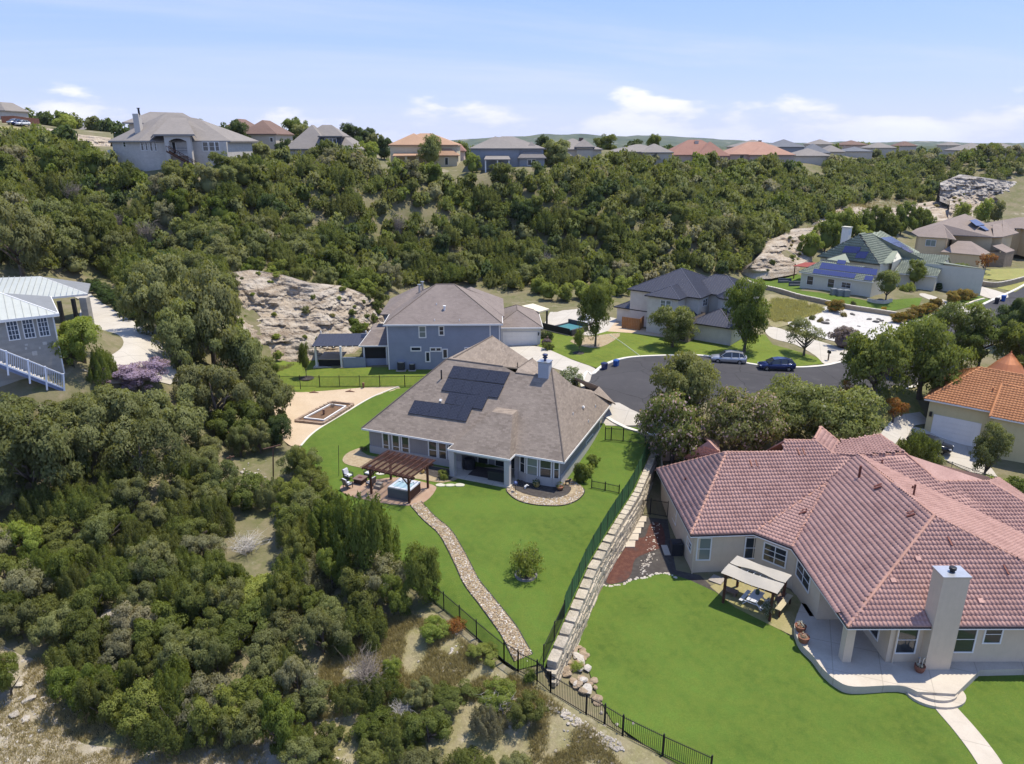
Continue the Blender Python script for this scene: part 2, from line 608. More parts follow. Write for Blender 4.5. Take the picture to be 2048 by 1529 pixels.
# the retaining wall (its top edge on the lawn's side), far end first, then the line goes on under the fence
WALL_TOP=[(at(1303,905,-3.0)),(at(1268,985,-3.3)),(at(1220,1060,-3.6)),(at(1180,1130,-3.9)),(at(1130,1245,-4.2)),(at(1092,1330,-4.5))]
SPLIT=[(26.5,86.0),(22.5,80.0),(18.0,74.5)]+[(p.x+.5,p.y) for p in WALL_TOP]+[tuple(at(1102,1386,-5.5))[:2],tuple(at(1173,1431,-6))[:2],tuple(at(1250,1478,-6.5))[:2],tuple(at(1340,1525,-6.8))[:2],(20.0,18.0)]
def seg_signed(xy,line):
 """signed distance to a polyline running towards the camera: positive on its right (the red house's side)"""
 xy=np.asarray(xy,float).reshape(-1,2)
 best=np.full(len(xy),1e9)
 sgn=np.ones(len(xy))
 for a,b in zip(line,line[1:]):
  a,b=np.array(a[:2],float),np.array(b[:2],float)
  d=b-a
  t=np.clip(((xy-a) @ d)/(d @ d),0,1)
  q=xy-(a+t[:,None]*d)
  dist=np.hypot(q[:,0],q[:,1])
  s=np.sign(d[0]*q[:,1]-d[1]*q[:,0])
  m=dist<best
  best=np.where(m,dist,best)
  sgn=np.where(m,s,sgn)
 return best*sgn
def region_b(xy):
 """0 left of the wall, 1 in the red and orange houses' yards, blended away from them"""
 xy=np.asarray(xy,float).reshape(-1,2)
 s=seg_signed(xy,SPLIT)
 w=np.clip((s+1.0)/0.9,0,1)
 # fades into the general ground towards the street and the far right
 fade=np.clip((87.0-xy[:,1])/6.0,0,1)*np.clip((86.0-xy[:,0])/20.0,0,1)
 return w*fade
def TZ(xy,side=None):
 xy=np.asarray(xy,float).reshape(-1,2)
 a=TA(xy)
 if side=='A':
  return a
 if side=='B':
  return TB(xy)
 w=region_b(xy)
 far=np.clip((np.hypot(xy[:,0],xy[:,1])-420)/300.0,0,1)
 a=a*(1-far)+far*12.0
 return np.where(w>0,a*(1-w)+TB(xy)*w,a)
def T(x,y,side=None):
 return float(TZ([(x,y)],side)[0])
GX,GY=np.arange(-180,260,1.5),np.arange(20,460,1.5)
HGRID={}
def hgrid(side):
 if side not in HGRID:
  gx,gy=np.meshgrid(GX,GY)
  HGRID[side]=TZ(np.stack([gx.ravel(),gy.ravel()],1),side).reshape(gx.shape)
 return HGRID[side]
def gnd(px,py,side=None):
 """first ground point met by the ray of a pixel"""
 H=hgrid(side)
 d=ray(px,py)
 Y=np.arange(24,450,.5)
 t=Y/d.y
 X,Z=d.x*t,CAMZ+d.z*t
 fx,fy=np.clip((X-GX[0])/1.5,0,len(GX)-1.01),np.clip((Y-GY[0])/1.5,0,len(GY)-1.01)
 i,j=fx.astype(int),fy.astype(int)
 u,v=fx-i,fy-j
 h=(H[j,i]*(1-u)+H[j,i+1]*u)*(1-v)+(H[j+1,i]*(1-u)+H[j+1,i+1]*u)*v
 g=Z-h
 k=np.where(g<0)[0]
 k=int(k[0]) if len(k) else len(Y)-1
 y=Y[k] if k==0 else Y[k-1]+.5*g[k-1]/max(1e-6,g[k-1]-g[k])
 x=d.x*y/d.y
 return Vector((x,y,T(x,y,side)))
def inside(xy,poly):
 xy=np.asarray(xy,float).reshape(-1,2)
 x,y=xy[:,0],xy[:,1]
 r=np.zeros(len(xy),bool)
 n=len(poly)
 for i in range(n):
  x1,y1=poly[i][:2]
  x2,y2=poly[(i+1) % n][:2]
  if y1==y2:
   continue
  c=((y1>y) != (y2>y)) & (x<(x2-x1)*(y-y1)/(y2-y1)+x1)
  r ^= c
 return r
def spline(pts,n=6,closed=True):
 pts=[Vector(p) for p in pts]
 out=[]
 m=len(pts)
 for i in range(m if closed else m-1):
  p0=pts[(i-1) % m] if closed or i>0 else pts[0]
  p1=pts[i % m]
  p2=pts[(i+1) % m]
  p3=pts[(i+2) % m] if closed or i+2<m else pts[-1]
  for k in range(n):
   t=k/n
   out.append(0.5*((2*p1)+(p2-p0)*t+(2*p0-5*p1+4*p2-p3)*t*t+(3*p1-p0-3*p2+p3)*t ** 3))
 if not closed:
  out.append(pts[-1])
 return out
SHEETS = []      # outlines that the terrain grid ducks under
def sheet(name,outline,m,side=None,off=0.05,cell=1.5,duck=True,zfun=None,skirt=0.0,**tags):
 """a ground sheet draped over the terrain; outline = world (x, y) points"""
 poly=[(p[0],p[1]) for p in outline]
 bm=bmesh.new()
 vs=[bm.verts.new((x,y,0)) for x,y in poly]
 bm.faces.new(vs)
 bmesh.ops.triangulate(bm,faces=bm.faces[:])
 xs=[p[0] for p in poly]
 ys=[p[1] for p in poly]
 for ax,lo,hi in ((0,min(xs),max(xs)),(1,min(ys),max(ys))):
  k=math.floor(lo/cell)+1
  while k*cell<hi:
   co=(k*cell,0,0) if ax==0 else (0,k*cell,0)
   no=(1,0,0) if ax==0 else (0,1,0)
   bmesh.ops.bisect_plane(bm,geom=bm.verts[:]+bm.edges[:]+bm.faces[:],plane_co=co,plane_no=no,dist=1e-5)
   k+=1
 xy=np.array([(v.co.x,v.co.y) for v in bm.verts])
 z=(zfun(xy) if zfun else TZ(xy,side))+off
 for v,q in zip(bm.verts,z):
  v.co.z=q
 bm.normal_update()
 for f in bm.faces:
  if f.normal.z<0:
   f.normal_flip()
 if skirt:
  be=[e for e in bm.edges if len(e.link_faces)==1]
  r=bmesh.ops.extrude_edge_only(bm,edges=be)
  for g in r['geom']:
   if isinstance(g,bmesh.types.BMVert):
    g.co.z-=skirt
 me=bpy.data.meshes.new(name)
 bm.to_mesh(me)
 bm.free()
 me.materials.append(m)
 for p in me.polygons:
  p.use_smooth=not skirt
 o=bpy.data.objects.new(name,me)
 COL.objects.link(o)
 if duck:
  SHEETS.append(poly)
 tag(o,**tags) if tags else tag(o,kind='structure')
 return o
def P2(pts,side=None):
 return [gnd(x,y,side) for x,y in pts]
def band(line,w0,w1=None):
 """outline of a strip along a centre line"""
 line=[Vector((p[0],p[1],0)) for p in line]
 L_,R_=[],[]
 n=len(line)
 for i,p in enumerate(line):
  d=(line[min(i+1,n-1)]-line[max(i-1,0)]).normalized()
  s=Vector((-d.y,d.x,0))
  w=(w0+((w1 if w1 is not None else w0)-w0)*i/max(1,n-1))/2
  L_.append(p+s*w)
  R_.append(p-s*w)
 return L_+R_[::-1]
def strip(name,line,w,h,m,side=None,base=-0.15,parent=None,zoff=0.0,closed=False,**tags):
 """a kerb or edging of real height along a line on the ground"""
 mb=MB()
 line=[Vector((p[0],p[1],0)) for p in line]
 n=len(line)
 zs=TZ([(p.x,p.y) for p in line],side)+zoff
 ring=[]
 for i,p in enumerate(line):
  a,b=(line[(i-1) % n],line[(i+1) % n]) if closed else (line[max(i-1,0)],line[min(i+1,n-1)])
  d=(b-a).normalized()
  s=Vector((-d.y,d.x,0))*(w/2)
  z=zs[i]
  ring.append([(p.x+s.x,p.y+s.y,z+base),(p.x+s.x,p.y+s.y,z+h),(p.x-s.x,p.y-s.y,z+h),(p.x-s.x,p.y-s.y,z+base)])
 i0=len(mb.v)
 for r in ring:
  mb.v.extend(r)
 for i in range(n if closed else n-1):
  a,b=i0+i*4,i0+((i+1) % n)*4
  for k in range(3):
   mb.f.append((a+k,a+k+1,b+k+1,b+k))
   mb.m.append(0)
 if not closed:
  for e,fl in ((i0,0),(i0+4*(n-1),1)):
   q=(e,e+1,e+2,e+3)
   mb.f.append(q[::-1] if fl else q)
   mb.m.append(0)
 o=mb.build(name,m,parent)
 me=o.data
 bm=bmesh.new()
 bm.from_mesh(me)
 bmesh.ops.recalc_face_normals(bm,faces=bm.faces[:])
 bm.to_mesh(me)
 bm.free()
 if parent is None:
  tag(o,**tags) if tags else tag(o,kind='structure')
 return o
def build_terrain():
 def axis(lo,hi,step,flo,fhi,grow=1.16):
  a=list(np.arange(lo,hi+1e-6,step))
  s=step
  x=hi
  while x<fhi:
   s *= grow
   x+=s
   a.append(x)
  s=step
  x=lo
  pre=[]
  while x>flo:
   s *= grow
   x-=s
   pre.append(x)
  return np.array(pre[::-1]+a)
 X=axis(-75,110,1.0,-3500,3500)
 Y=axis(28,190,1.0,5,6000)
 gx,gy=np.meshgrid(X,Y)
 xy=np.stack([gx.ravel(),gy.ravel()],1)
 z=TZ(xy)
 duck=np.zeros(len(xy),bool)
 for poly in SHEETS:
  pa=np.array(poly)
  lo,hi=pa.min(0),pa.max(0)
  idx=np.where((xy[:,0]>lo[0]) & (xy[:,0]<hi[0]) & (xy[:,1]>lo[1]) & (xy[:,1]<hi[1]))[0]
  if len(idx):
   duck[idx[inside(xy[idx],poly)]]=True
 # only vertices well inside a sheet duck under it
 D=duck.reshape(gx.shape)
 E=D.copy()
 E[1:-1,1:-1]=D[1:-1,1:-1] & D[:-2,1:-1] & D[2:,1:-1] & D[1:-1,:-2] & D[1:-1,2:]
 rough=np.array([mnoise.fractal((x*.16,y*.16,0),0.9,2.0,4) for x,y in xy]) if True else 0
 natural=~D.ravel()
 near=np.hypot(xy[:,0],xy[:,1])<500
 z=z+np.where(natural & near,rough*0.16,0)
 z=z-np.where(E.ravel(),0.45,0)
 far=np.clip((np.hypot(xy[:,0],xy[:,1]-100)-700)/1500,0,1)
 z=z+far*14*np.array([mnoise.noise((x*.0012,y*.0012,3.3)) for x,y in xy])
 ny,nx=gx.shape
 me=bpy.data.meshes.new('ground')
 me.vertices.add(len(xy))
 me.vertices.foreach_set('co',np.stack([xy[:,0],xy[:,1],z],1).astype(np.float32).ravel())
 q=(np.arange(ny-1)[:,None]*nx+np.arange(nx-1)[None,:]).ravel()
 F=np.stack([q,q+1,q+nx+1,q+nx],1).astype(np.int32)
 me.loops.add(F.size)
 me.loops.foreach_set('vertex_index',F.ravel())
 me.polygons.add(len(F))
 me.polygons.foreach_set('loop_start',np.arange(0,F.size,4,dtype=np.int32))
 me.polygons.foreach_set('use_smooth',np.ones(len(F),bool))
 me.update(calc_edges=True)
 me.materials.append(MATS['ground'])
 o=bpy.data.objects.new('ground',me)
 COL.objects.link(o)
 o['kind']='structure'
 return o
def earth():
 t=NT('ground')
 p=t.world_pos()
 m=t.mix(t.rng(t.noise(p,.22,6,.65),.40,.60),(.185,.160,.095),(.120,.125,.050))
 m=t.mix(t.rng(t.noise(p,.13,6,.65),.60,.70),m,(.40,.345,.27))
 m=t.mix(t.rng(t.noise(p,.9,6,.65),.5,.7),m,(.22,.185,.115))
 f=t.noise(p,6.0,4,.7)
 m=t.mix(t.rng(f,.3,.7,0,.35),m,(.13,.11,.07))
 # beyond the ridge the country is wooded
 sep=t.n('ShaderNodeSeparateXYZ')
 t.l(p,sep.inputs[0])
 w=t.mix(t.rng(t.noise(p,.012,6,.7),.4,.62),(.045,.062,.026),(.085,.095,.045))
 m=t.mix(t.rng(sep.outputs['Y'],470,620),m,w)
 t.bump(f,.4,.08)
 MATS['ground']=t.done(m,.95,0,.1)
earth()
# ---------------------------------------------------------------- ground sheets
def paved(name,stops,bump):
 """concrete with joints, asphalt with fine cracks"""
 t=NT(name)
 p=t.world_pos()
 m=stops[0][0]
 for c,s,lo,hi in stops[1:]:
  m=t.mix(t.rng(t.noise(p,s,6,.65),lo,hi),m,c)
 f=t.noise(p,9.0,4,.7)
 m=t.mix(t.rng(f,.35,.7,0,.3),m,scl(stops[0][0],.7))
 if name=='asphalt':
  v=t.n('ShaderNodeTexVoronoi')
  v.feature='DISTANCE_TO_EDGE'
  v.inputs['Scale'].default_value=.16
  ds=t.n('ShaderNodeMixRGB')
  ds.blend_type='ADD'
  ds.inputs[0].default_value=1.6
  nz=t.n('ShaderNodeTexNoise')
  nz.inputs['Scale'].default_value=.8
  nz.inputs['Detail'].default_value=5
  t.l(p,nz.inputs['Vector'])
  t.l(p,ds.inputs[1])
  t.l(nz.outputs['Color'],ds.inputs[2])
  t.l(ds.outputs[0],v.inputs['Vector'])
  m=t.mix(t.rng(v.outputs['Distance'],.004,.012,.55,0),m,(.022,.021,.021))
 else:
  br=t.n('ShaderNodeTexBrick')
  br.offset=0
  br.inputs['Scale'].default_value=1
  br.inputs['Brick Width'].default_value=3.1
  br.inputs['Row Height'].default_value=3.1
  br.inputs['Mortar Size'].default_value=.035
  mp=t.n('ShaderNodeMapping')
  mp.inputs['Rotation'].default_value=(0,0,.36)
  t.l(p,mp.inputs[0])
  t.l(mp.outputs[0],br.inputs['Vector'])
  m=t.mix(t.mul(br.outputs['Fac'],.45),m,scl(stops[0][0],.45))
 t.bump(f,bump,0.03)
 MATS[name]=t.done(m,.92,0,.15)
 return MATS[name]
def lawn_mat(name,c):
 t=NT(name)
 p=t.world_pos()
 a=t.noise(p,.22,5,.6)
 b=t.noise(p,1.6,5,.65)
 f=t.noise(p,11.0,5,.75)
 m=t.mix(t.rng(a,.35,.65),scl(c,.74),scl(c,1.18))
 w=t.n('ShaderNodeTexWave')
 w.inputs['Scale'].default_value=.28
 w.inputs['Distortion'].default_value=2.2
 w.inputs['Detail'].default_value=2
 mp=t.n('ShaderNodeMapping')
 mp.inputs['Rotation'].default_value=(0,0,-.5)
 t.l(p,mp.inputs[0])
 t.l(mp.outputs[0],w.inputs['Vector'])
 m=t.mix(t.mul(w.outputs['Fac'],.22),m,(c[0]*1.35,c[1]*1.22,c[2]*1.3))
 dp=t.noise(p,.55,5,.7)
 m=t.mix(t.rng(dp,.60,.78,0,.3),m,(c[0]*2.0,c[1]*1.3,c[2]*1.7))
 m=t.mix(t.rng(b,.38,.66,0,.8),m,(c[0]*1.45,c[1]*1.15,c[2]*1.2))
 m=t.mix(t.rng(f,.36,.62,0,.55),m,scl(c,.60))
 t.bump(f,0.8,0.06)
 MATS[name]=t.done(m,0.9,0,0.1)
 return MATS[name]
M_LAWN=lawn_mat("lawn",(.088,.145,.023))
M_LAWN2=lawn_mat('lawn_street',(.122,.172,.028))
M_LAWN3=lawn_mat('lawn_dry',(.24,.25,.085))
M_ASPH=paved('asphalt',[((.066,.063,.066),1,0,1),((.052,.050,.053),.12,.4,.65),((.086,.082,.082),.5,.56,.75),((.040,.038,.040),.25,.66,.74)],.15)
M_CONC=paved('concrete',[((.47,.43,.37),1,0,1),((.41,.37,.315),.35,.4,.7),((.30,.275,.24),.8,.62,.8)],.08)
M_CONC2=paved('pale_concrete',[((.50,.44,.36),1,0,1),((.41,.355,.285),.5,.4,.7),((.25,.23,.21),.3,.60,.78)],.08)
M_SAND=ground_mat('decomposed_granite',[((.47,.36,.245),1,0,1),((.53,.42,.30),.3,.4,.7)],.2)
M_GRAVELW=ground_mat('white_gravel',[((.50,.47,.43),1,0,1),((.40,.37,.33),.5,.45,.7),((.58,.555,.52),3.0,.4,.7)],.5)
M_MULCH=ground_mat('dark_mulch',[((.060,.052,.048),1,0,1),((.10,.09,.08),3,.45,.7)],.6)
M_REDM=ground_mat('red_mulch',[((.095,.042,.032),1,0,1),((.14,.066,.048),2.5,.45,.7),((.075,.05,.045),.6,.55,.7)],.6)
M_PEB=ground_mat('tan_pebble',[((.32,.245,.15),1,0,1),((.42,.345,.235),3.0,.42,.66),((.19,.14,.09),5.0,.55,.7)],.7)
M_PAVER=ground_mat('patio_paver',[((.33,.22,.155),1,0,1),((.40,.29,.21),1.5,.4,.7)],.3)
M_DRYG=ground_mat('dry_grass',[((.30,.26,.13),1,0,1),((.21,.20,.075),.6,.45,.65),((.44,.38,.29),.5,.58,.72)],.6)
M_SLOPE=ground_mat('dry_slope',[((.27,.23,.135),1,0,1),((.20,.185,.075),.5,.40,.60),((.42,.365,.285),.45,.58,.70),((.15,.13,.07),1.6,.52,.70),((.33,.29,.17),4.0,.5,.7)],.6)
M_BARE=ground_mat('bare_limestone',[((.38,.335,.265),1,0,1),((.26,.22,.14),.4,.42,.60),((.47,.42,.36),1.2,.54,.7),((.18,.165,.075),.7,.54,.68),((.30,.26,.19),5.0,.5,.7)],.8)
M_KERB=plain('kerb_concrete',(.60,.56,.49),.85,var=.08)
M_STEEL=plain('dark_steel',(.035,.035,.038),.5,0.3)
M_LIMECAP=plain('white_stone',(.62,.55,.45),.9,var=.14,scale=1.1,fine=6,bump=.3)
def circle_pts(c,r,a0,a1,n):
 return [Vector((c[0]+r*math.cos(math.radians(a0+(a1-a0)*i/n)),c[1]+r*math.sin(math.radians(a0+(a1-a0)*i/n)),0)) for i in range(n+1)]
def build_sheets():
 # street
 far=[at(*p,0) for p in ((1184,751),(1208,734),(1242,722),(1283,716.5),(1345,714),(1413,716),(1499,731),(1550,736.5),(1601,737),(1646,733),(1673,727))]
 far=spline(far,5,False)
 road=[gnd(1715,718),gnd(1780,695),gnd(1843,670),gnd(1930,628),gnd(1993,597),gnd(2048,571),gnd(2110,544)]
 rd=(road[-1]-road[2])
 rd=Vector((rd.x,rd.y,0)).normalized()
 off=Vector((rd.y,-rd.x,0))*9.2
 left=far+spline(road,4,False)
 right=[road[-1]+off,road[4]+off,road[2]+off,Vector((59,94,0)),Vector((51,87.5,0)),Vector((43,84,0)),Vector((35,81,0)),Vector((30,78.5,0))]
 bulb=circle_pts((20.8,86.8),11.9,-55,-205,18)
 out=left+spline(right,4,False)+bulb
 sheet('road',out,M_ASPH,'A',.03)
 strip('kerb',out,.5,.13,M_KERB,'A',closed=True)
 # drives and walks
 for px in (((1000,690),(1079,695),(1142,720),(1190,738),(1183,752),(1178,765),(1160,762),(1100,735),(1000,735)),
    ((1185,845),(1226,806),(1262,820),(1295,836),(1290,850),(1215,852)),
    ((1530,662),(1548,655),(1600,672),(1660,690),(1703,706),(1674,724),(1650,730),(1630,712),(1590,690),(1545,678)),
    ((1900,564),(1930,566),(2016,590),(1988,600),(1936,582),(1905,577)),
    ((1840,592),(1885,611),(1931,629),(1948,621),(1900,605),(1850,588))):
  sheet('driveway',spline(P2(px),3),M_CONC,None,.06)
 sheet('driveway',P2(((1868,862),(1955,890),(1995,955),(1940,945),(1870,910),(1845,885),(1800,880),(1810,850)),'B'),M_CONC,'B',.06)
 sheet('footpath',band(spline(P2(((1775,880),(1795,855),(1815,842),(1850,836)),'B'),5,False),1.7),M_CONC,'B',.08)
 sheet('driveway',spline([at(x,y,7.3) for x,y in ((126,740),(219,738),(300,716),(348,700),(320,672),(240,630),(188,595),(176,573),(200,563),(200,551),(118,551),(100,570),(160,600),(158,640),(196,700),(126,722))],2),M_CONC,'A',0,zfun=lambda xy: np.minimum(TZ(xy,'A')+.1,7.5))
 # lawns
 sheet('lawn',P2(((1079,700),(1073,655),(1105,661),(1160,680),(1215,663),(1260,664),(1330,674),(1400,678),(1440,676),(1530,670),(1545,690),(1600,705),(1640,718),(1655,727),(1601,733.5),(1550,733),
      (1499,727.5),(1413,712.5),(1345,711),(1283,713),(1242,719),(1208,731),(1193,737),(1142,719))),M_LAWN2,'A',.05)
 sheet('lawn',P2(((515,740),(545,722),(600,711),(650,706),(660,738),(860,738),(1010,732),(1000,762),(870,773),(545,773),(515,760))),M_LAWN2,'A',.05)
 sheet('gravel_court',spline(P2(((535,774),(797,774),(739,797),(690,826),(637,858),(600,893),(570,885),(545,845),(528,800))),3),M_SAND,'A',.06)
 edge=P2(((602,893),(639,858),(692,826),(741,797),(798,774)))
 wl=[Vector((p.x-.1,p.y,0)) for p in WALL_TOP]
 sheet('lawn',edge+P2(((1000,774),(1120,790),(1185,812),(1216,852),(1280,856)))+wl+P2(((1082,1338),(1036,1342),(1008,1324),(953,1277),(888,1221),(815,1170),(755,1085),(690,1012),(640,950),(605,905))),
   M_LAWN,'A',.06,cell=1.0)
 strip('kerb',spline(edge,6,False),.22,.10,M_KERB,'A')
 sheet('lawn',P2(((1146,1290),(1185,1215),(1208,1172),(1250,1167),(1300,1153),(1335,1147),(1380,1162),(1430,1185),(1470,1215),(1540,1250),(1590,1280),(1700,1335),(2090,1325),(2100,1570),(1395,1552),(1300,1498),
      (1225,1446),(1196,1395),(1175,1335),(1150,1302)),'B'),M_LAWN,'B',.06)
 sheet('lawn',P2(((1495,558),(1580,540),(1625,560),(1600,582),(1750,606),(1845,596),(1838,612),(1790,622),(1720,616),(1640,603),(1560,588))),M_LAWN,None,.05)
 sheet('lawn',P2(((1808,652),(1844,665),(1926,628),(1886,616),(1860,632),(1815,640))),M_LAWN,None,.05)
 sheet('lawn',P2(((1892,610),(1948,621),(1985,601),(1930,584),(1900,592))),M_LAWN,None,.05)
 sheet('lawn',P2(((1948,556),(2000,562),(2060,556),(2060,538),(1965,540))),M_LAWN3,None,.06)
 sheet('lawn',P2(((1995,577),(2030,585),(2070,560),(2060,553),(2000,566))),M_LAWN3,None,.05)
 sheet('lawn',P2(((1725,810),(1790,770),(1850,795),(1855,830),(1790,862),(1740,850)),'B'),M_LAWN3,'B',.05)
 sheet('field',P2(((-60,258),(20,254),(80,262),(110,276),(60,268),(-60,270))),M_DRYG,None,.1)
 # bare and dry ground
 global SLOPE_AT
 SLOPE_AT=len(SHEETS)
 sheet('dry_slope',spline(P2(((705,1262),(790,1240),(880,1228),(955,1285),(1010,1332),(1075,1374),(1170,1438),(1245,1482),(1330,1530),(1330,1580),(700,1580),(620,1480),(640,1360))),3),M_SLOPE,'A',.04)
 sheet('bare_limestone',spline(P2(((-40,1300),(40,1310),(95,1340),(110,1420),(170,1490),(420,1500),(520,1480),(600,1470),(620,1590),(-40,1590))),3),M_BARE,'A',.04)
 sheet('dry_slope',spline(P2(((1530,592),(1580,594),(1640,610),(1668,618),(1612,632),(1578,650),(1540,652))),3),M_SLOPE,None,.04)
 # beds
 sheet('white_gravel_bed',spline(P2(((1575,645),(1610,624),(1670,612),(1730,622),(1785,634),(1838,656),(1860,660),(1830,674),(1780,690),(1720,694),(1655,680),(1600,662))),3),M_GRAVELW,None,.06)
 sheet('pool_deck',P2(((1085,655),(1100,625),(1160,618),(1240,640),(1245,664),(1180,672),(1150,668))),M_CONC,None,.04)
 sheet('footpath',P2(((1235,640),(1275,655),(1330,668),(1330,676),(1260,667),(1215,664))),M_SAND,None,.07)
 sheet('bark_bed',spline(P2(((1140,684),(1170,676),(1240,668),(1215,690),(1180,697))),3),M_PEB,None,.08,duck=False)
 sheet('mulch_bed',P2(((1205,1172),(1243,1095),(1275,1033),(1335,1040),(1352,1142),(1400,1152),(1450,1200),(1430,1190),(1380,1164),(1335,1149),(1250,1169)),'B'),M_MULCH,'B',.05)
 sheet('red_mulch_bed',spline(P2(((1212,1166),(1240,1112),(1268,1080),(1290,1075),(1300,1050),(1322,1050),(1330,1090),(1300,1105),(1270,1120),(1262,1150),(1245,1164)),'B'),3),M_REDM,'B',.07,duck=False)
 sheet('dry_ground',P2(((1420,1175),(1470,1150),(1560,1170),(1625,1215),(1600,1235),(1588,1275),(1540,1252),(1470,1217)),'B'),M_DRYG,'B',.075,duck=False)
 sheet('pebble_bed',spline(P2(((731,896),(700,905),(686,918),(690,929),(719,937),(754,943),(795,952),(836,960),(878,967),(893,966),(915,960),(910,942),(735,912)),'A'),3),M_PEB,'A',.10,duck=False)
 sheet('mulch_bed',spline(P2(((800,930),(845,948),(890,962),(905,958),(905,943),(800,925)),'A'),2),M_MULCH,'A',.13,duck=False)
 ob=spline(P2(((1013,979),(1019,991),(1036,1003),(1064,1011),(1101,1014),(1131,1012),(1157,1001),(1169,983),(1150,966),(1128,960),(1030,962)),'A'),4)
 sheet('pebble_bed',ob,M_PEB,'A',.10,duck=False)
 strip('kerb',ob[:30],.07,.14,M_STEEL,'A')
 sheet('mulch_bed',spline(P2(((1024,975),(1044,988),(1090,999),(1120,997),(1139,987),(1132,972),(1030,962)),'A'),3),M_MULCH,'A',.13,duck=False)
 po=spline(P2(((680,978),(700,966),(745,962),(800,957),(866,972),(870,984),(852,1004),(826,1013),(770,1009),(700,994)),'A'),3)
 sheet('patio',po,M_PAVER,'A',.10,duck=False,skirt=.1)
 cl=spline(P2(((831,1008),(857,1037),(888,1064),(908,1096),(926,1131),(943,1166),(971,1202),(998,1237),(1018,1264),(1033,1292),(1047,1318)),'A'),5,False)
 pth=band(cl,1.15,1.35)
 sheet('footpath',pth,M_PEB,'A',.09,duck=False)
 n=len(cl)
 for s in (pth[:n],pth[n:]):
  strip('kerb',s,.06,.13,M_STEEL,'A')
 # the patio slab at the red house, its walk and steps
 slab=P2(((1600,1222),(1587,1262),(1597,1298),(1623,1326),(1643,1353),(1670,1377),(1705,1390),(1795,1386),(1832,1399)),'B')
 slab=spline(slab,4,False)+P2(((1908,1403),(1957,1354),(2110,1350)),'B')
 s3=[Vector((p.x,p.y,0)) for p in slab]+[Vector((44.0,42.6,0)),Vector((26.6,42.6,0)),Vector((26.6,47.3,0)),Vector((22.9,47.3,0)),Vector((22.9,49.0,0))]
 sheet('patio',s3,M_CONC2,'B',0,zfun=lambda xy: np.full(len(xy),-5.62),skirt=.8,duck=True)
 wk=band(spline([gnd(1878,1398,'B'),*P2(((1893,1420),(1928,1460),(1968,1512),(2010,1580)),'B')],5,False),1.45,1.5)
 sheet('footpath',wk,M_CONC2,'B',.10,duck=False,skirt=.1)
 return {'path': cl,'path_outline': pth,'bed': ob}
GEO=build_sheets()
# ---------------------------------------------------------------- house kit
M_WHITE=plain('white_trim',(.74,.72,.68),.55,var=.04)
M_GLASS=NT('window_glass')
M_GLASS.b.inputs['Coat Weight'].default_value=0.3
M_GLASS=M_GLASS.done((.030,.036,.040),0.06,0,0.6)
M_BLIND=NT('glass_with_blind').done((.17,.20,.175),0.15,0,0.5)
M_DARKM=plain('dark_metal',(.028,.028,.030),.45,.4,.4)
M_RUST=plain('rust_brown_metal',(.14,.045,.032),.6,.2)
M_GALV=plain('galvanised',(.50,.51,.53),.38,.75,.5)
def roof_slabs(root,polys,m,th=0.16,name='roof'):
 mb=MB()
 for p in polys:
  p=[Vector(q) for q in p]
  n=Vector((0,0,0))
  for i in range(1,len(p)-1):
   n+=(p[i]-p[0]).cross(p[i+1]-p[0])
  if n.z<0:
   p=p[::-1]
  mb.hull([q-Vector((0,0,th)) for q in p],p)
 return mb.build(name,m,root,uv=True)
def fascia(root,segs,m,h=0.20,name='fascia'):
 for a,b in segs:
  a,b=Vector(a),Vector(b)
  mb=MB()
  mb.bar(a+Vector((0,0,-h/2+.02)),b+Vector((0,0,-h/2+.02)),.07,h)
  mb.build(name,m,root)
def wall_ring(root,foot,z0,z1,m,name='wall',closed=True):
 """walls of a footprint; z1 may be a number or a list per corner"""
 mb=MB()
 n=len(foot)
 zz=z1 if isinstance(z1,(list,tuple)) else [z1]*n
 for i in range(n if closed else n-1):
  a,b=foot[i],foot[(i+1) % n]
  d=Vector((b[0]-a[0],b[1]-a[1],0))
  if d.length<1e-3:
   continue
  mb.poly([(a[0],a[1],z0),(b[0],b[1],z0),(b[0],b[1],zz[(i+1) % n]),(a[0],a[1],zz[i])])
 return mb.build(name,m,root,uv=True)
def window(root,pl,px0,py0,px1,py1,cols=1,rows=2,m=None,glass=None,fw=.10,world_size=None,arch=False):
 """a window on a wall plane between two opposite corners seen in the photograph"""
 m=m or M_WHITE
 n=pl[1]
 u=Vector((-n.y,n.x,0)).normalized()
 if world_size:
  c,w,h=world_size
  a=c-u*w/2+Vector((0,0,h/2))
  b=c+u*w/2-Vector((0,0,h/2))
 else:
  a=hit(px0,py0,pl)
  b=hit(px1,py1,pl)
 w=(b-a).dot(u)
 if w<0:
  u,w=-u,-w
 h=a.z-b.z
 Z=Vector((0,0,1))
 fr=MB()
 dpt=.07
 o=a+n*dpt/2
 def rect(x0,y0,x1,y1,d=dpt):
  c=a+u*(x0+x1)/2-Z*(y0+y1)/2+n*(d/2)
  fr.obox(c,u*(x1-x0)/2,Z*(y1-y0)/2,n*(d/2))
 rect(-fw,-fw,0,h+fw)
 rect(w,-fw,w+fw,h+fw)
 rect(0,-fw,w,0)
 rect(-fw*.0,h,w,h+fw)
 bw=max(.04,fw*.55)
 for k in range(1,cols):
  x=w*k/cols
  rect(x-bw/2,0,x+bw/2,h,dpt*.8)
 for k in range(1,rows):
  y=h*k/rows
  rect(0,y-bw*.4,w,y+bw*.4,dpt*.7)
 f=fr.build('window',m,root)
 g=MB()
 g.obox(a+u*w/2-Z*h/2+n*.012,u*w/2,Z*h/2,n*.010)
 g.build('pane',glass or M_GLASS,f)
 return f
